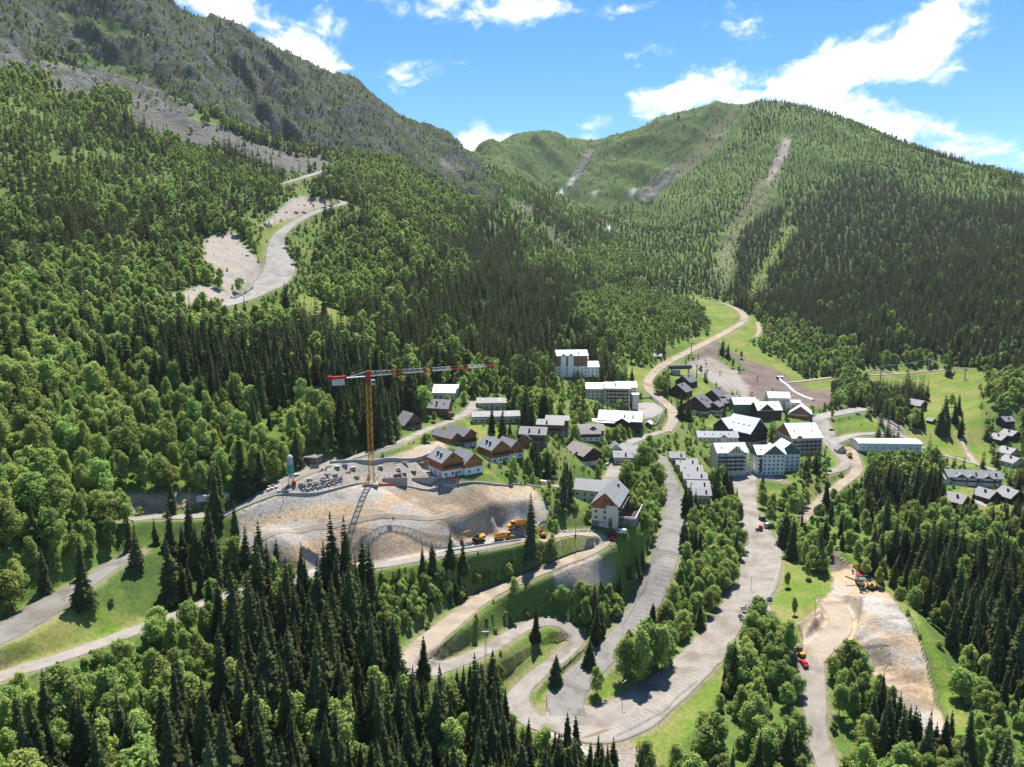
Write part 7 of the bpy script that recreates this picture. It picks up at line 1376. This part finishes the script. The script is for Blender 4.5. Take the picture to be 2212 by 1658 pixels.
for (u, v, lab) in [(1508.5, 776, 'topmost orange snow gun on the brown snow front'), (1555, 812, 'orange snow gun on the pale left edge of the snow front'), (1636, 824, 'orange snow gun in the middle of the brown snow front'), (1668, 848, 'white-topped snow gun near the covered conveyor'), (1624, 859, 'orange snow gun nearest the village')]:
    p = pix(u, v); P = empty('snow_gun', G(p.x, p.y), R(30), lab, 'snow gun'); MB().bar((0, 0, -.4), (0, 0, 4.2), .42, 8, .36).build('padded_post', 'gun_orange', P); MB().lathe([(.5, -.9), (.65, 0), (.5, .9)], 10, (0, 0, 4.7), 'x').build('fan_drum', 'tarp_white' if 'white' in lab else 'gun_orange', P)
def capsule(name, cat, label, A, B_, r_, hgt, m, cols):
    a, b = pix(*A), pix(*B_); c = (a + b) / 2; d = Vector((b.x - a.x, b.y - a.y, 0)); P = empty(name, G(c.x, c.y), math.atan2(d.y, d.x), label, cat); L = d.length
    MB().lathe([(r_ * .3, -L / 2 - r_ * .5), (r_ * .85, -L / 2), (r_, -L / 2 + 1.5), (r_, L / 2 - 1.5), (r_ * .85, L / 2), (r_ * .3, L / 2 + r_ * .5)], 16, (0, 0, hgt), 'x').build('shell', m, P, smooth=False)
    for x in cols: MB().box(x * L / 2, 0, hgt / 2 - 1.5, 1.1, 1.6, hgt + 1).build('column', 'galvanised', P)
    MB().box(-L * .2, 0, hgt * .3 - 1, L * .35, r_ * 1.8, hgt * .6 + 2).build('boarding_hall', 'concrete', P); MB().box(0, 0, hgt - r_ * .8, L * .8, r_ * 1.2, .5).build('machinery', 'dark_metal', P)
capsule('lift_station', 'lift station', 'dark blue-grey lift station with long rounded roof on columns', (1446, 806), (1492, 812), 2.3, 7.5, 'dark_metal', (-.8, .8)); capsule('lift_station', 'lift station', 'grey rounded gondola station at the foot of the brown snow front', (1596, 872), (1640, 880), 2.2, 4.5, 'silo_grey', (-.8, .8))
P = empty('floodlight_pole', G(*pix(1504, 832)[:2]), 0, 'tall black floodlight pole beside the lift station', 'pole'); MB().bar((0, 0, -1), (0, 0, 18), .55, 8, .4).build('pole', 'dark_metal', P); MB().box(0, 0, 18.2, 2.4, .5, .6).build('floodlight', 'dark_metal', P)
# covered conveyor: a long glazed half tube
a, b = pix(1685, 821), pix(1757, 867); d = b - a; P = empty('covered_conveyor', G(a.x, a.y), math.atan2(d.y, d.x), 'long white covered conveyor tube climbing the edge of the snow front', 'conveyor'); L = math.hypot(d.x, d.y); n = 12
for k in range(n):
    z0, z1 = [float(zat(a.x + d.x * t, a.y + d.y * t)) - P.location.z for t in (k / n, (k + 1) / n)]; arc = [(1.5 * math.cos(math.pi * j / 8), 1.9 * math.sin(math.pi * j / 8)) for j in range(9)]; m = MB()
    vs = [(L * k / n, y, z0 + zz) for y, zz in arc] + [(L * (k + 1) / n - .12, y, z1 + zz) for y, zz in arc]; m.add(vs, [(j, j + 1, 9 + j + 1, 9 + j) for j in range(8)] + [tuple(range(9)), tuple(range(9, 18))]); m.build('tube_section', 'tarp_white', P)
P = empty('summit_antenna', G(*pix(1468, 254)[:2]), 0, 'small antenna mast with hut on the right mountain shoulder', 'antenna'); MB().bar((0, 0, -1), (0, 0, 15), .5, 6, .2).build('mast', 'dark_metal', P); MB().box(-4, 0, 2, 6, 5, 5).build('hut', 'dark_metal', P)

# ------------------------------------------------------------------ paint on the car parks, puddle
def bay_lines(road, edge, inner, n, skip=()):
    """bay lines between two picture polylines on the road"""
    e, i_ = ground_line(edge, step=.5), ground_line(inner, step=.5); o = ROAD[road]; zo = {r[0]: k for k, r in enumerate(RIB)}[road]; far = max(RIB[zo][3][:, 1].mean() / 300, 1); off = .16 * far + .012 * zo + .05
    for k in range(n):
        if k in skip: continue
        a = e[int(k / (n - 1) * (len(e) - 1))]; b_ = i_[int(k / (n - 1) * (len(i_) - 1))]; d = np.array(b_) - np.array(a); l_ = np.hypot(*d) + 1e-9; nn = np.array([-d[1], d[0]]) / l_ * .08; vs = []; fs = []
        for j in range(5):
            t = j / 4; x, y = a + d * t
            for s_ in (-1, 1): X, Y = x + s_ * nn[0], y + s_ * nn[1]; vs.append((X, Y, float(zat(X, Y)) + off))
            if j: fs.append((2 * j - 2, 2 * j - 1, 2 * j + 1, 2 * j))
        MB().add(vs, fs).build('bay_line', 'paint_white', o)
bay_lines('lower_car_park', [(1330,1586),(1400,1551),(1436,1531),(1470,1500),(1505,1466),(1540,1428),(1570,1385),(1592,1345)], [(1312,1575),(1384,1540),(1418,1520),(1450,1490),(1484,1456),(1519,1418),(1550,1378),(1574,1340)], 44)
bay_lines('upper_car_park', [(1375,1385),(1410,1330),(1440,1260),(1464,1190),(1476,1135)], [(1352,1375),(1388,1322),(1418,1256),(1442,1188),(1456,1134)], 36)
bay_lines('main_street', [(1672,1165),(1681,1195),(1677,1235),(1664,1272)], [(1648,1172),(1652,1203),(1650,1243),(1644,1278)], 10)
pu = ground_line([(1252,1597),(1280,1592),(1320,1578)], step=1.5); m = MB(); vs = [(x, y, float(zat(x, y)) + .21) for x, y in pu] + [(x + .3, y + 1.6 * math.sin(3.1 * k / len(pu)) + .1, float(zat(x, y + 1)) + .21) for k, (x, y) in enumerate(pu)][::-1]
tag(m.add(vs, [tuple(range(len(vs)))]).build('puddle', mat('puddle_water', (.20, .14, .075), .12, (.22, .16, .09), spec=.5)), kind='structure')

# ------------------------------------------------------------------ loose stones on earthworks and scree
RS_ = np.random.RandomState(3); STN = []
for (y0, y1, cell, d2, smax) in ((150, 420, 2.1, {2: .5, 15: .4, 3: .28}, .42), (420, 1500, 9, {15: .6, 6: .75, 16: .8, 5: .35}, 2.6)):
    X, Y = lattice(y0, y1, cell, int(y0)); Z = zat(X, Y); U, V = to_px(X, Y, Z); m = (U > -60) & (U < 2270) & (V > -60); X, Y, Z, U, V = X[m], Y[m], Z[m], U[m], V[m]; kd = lookup(KIND, U, V)
    dn = np.array([d2.get(k, 0) for k in range(len(COVER))])[kd] * np.clip(.7 + 2.4 * fbm(X / (cell * 8), Y / (cell * 8), 3, 19), 0, 2); ok = (RS_.rand(len(X)) < dn) & ~lookup(NOTREE, U, V) & visible(X, Y, Z + 1)
    for x, y, z in zip(X[ok], Y[ok], Z[ok]): s_ = smax * (.25 + .75 * RS_.rand() ** 2.2); STN.append(('stone', x, y, z + .1, s_, 0, 0))
gn_woods('loose_stones', 'loose grey stones scattered over bare earth and scree', ROCK, STN, 1.0)

# ------------------------------------------------------------------ mountain air
hz = MB().box(0, 3100, 110, 16800, 6700, 1070).build('haze', None); hm = bpy.data.materials.new('mountain_air'); hm.use_nodes = True; ht = hm.node_tree; ht.nodes.clear()
pv = ht.nodes.new('ShaderNodeVolumePrincipled'); pv.inputs['Color'].default_value = (.80, .89, 1.0, 1); pv.inputs['Density'].default_value = .000028; pv.inputs['Anisotropy'].default_value = .25
ho = ht.nodes.new('ShaderNodeOutputMaterial'); ht.links.new(pv.outputs[0], ho.inputs['Volume']); hz.data.materials.append(hm); tag(hz, kind='stuff')
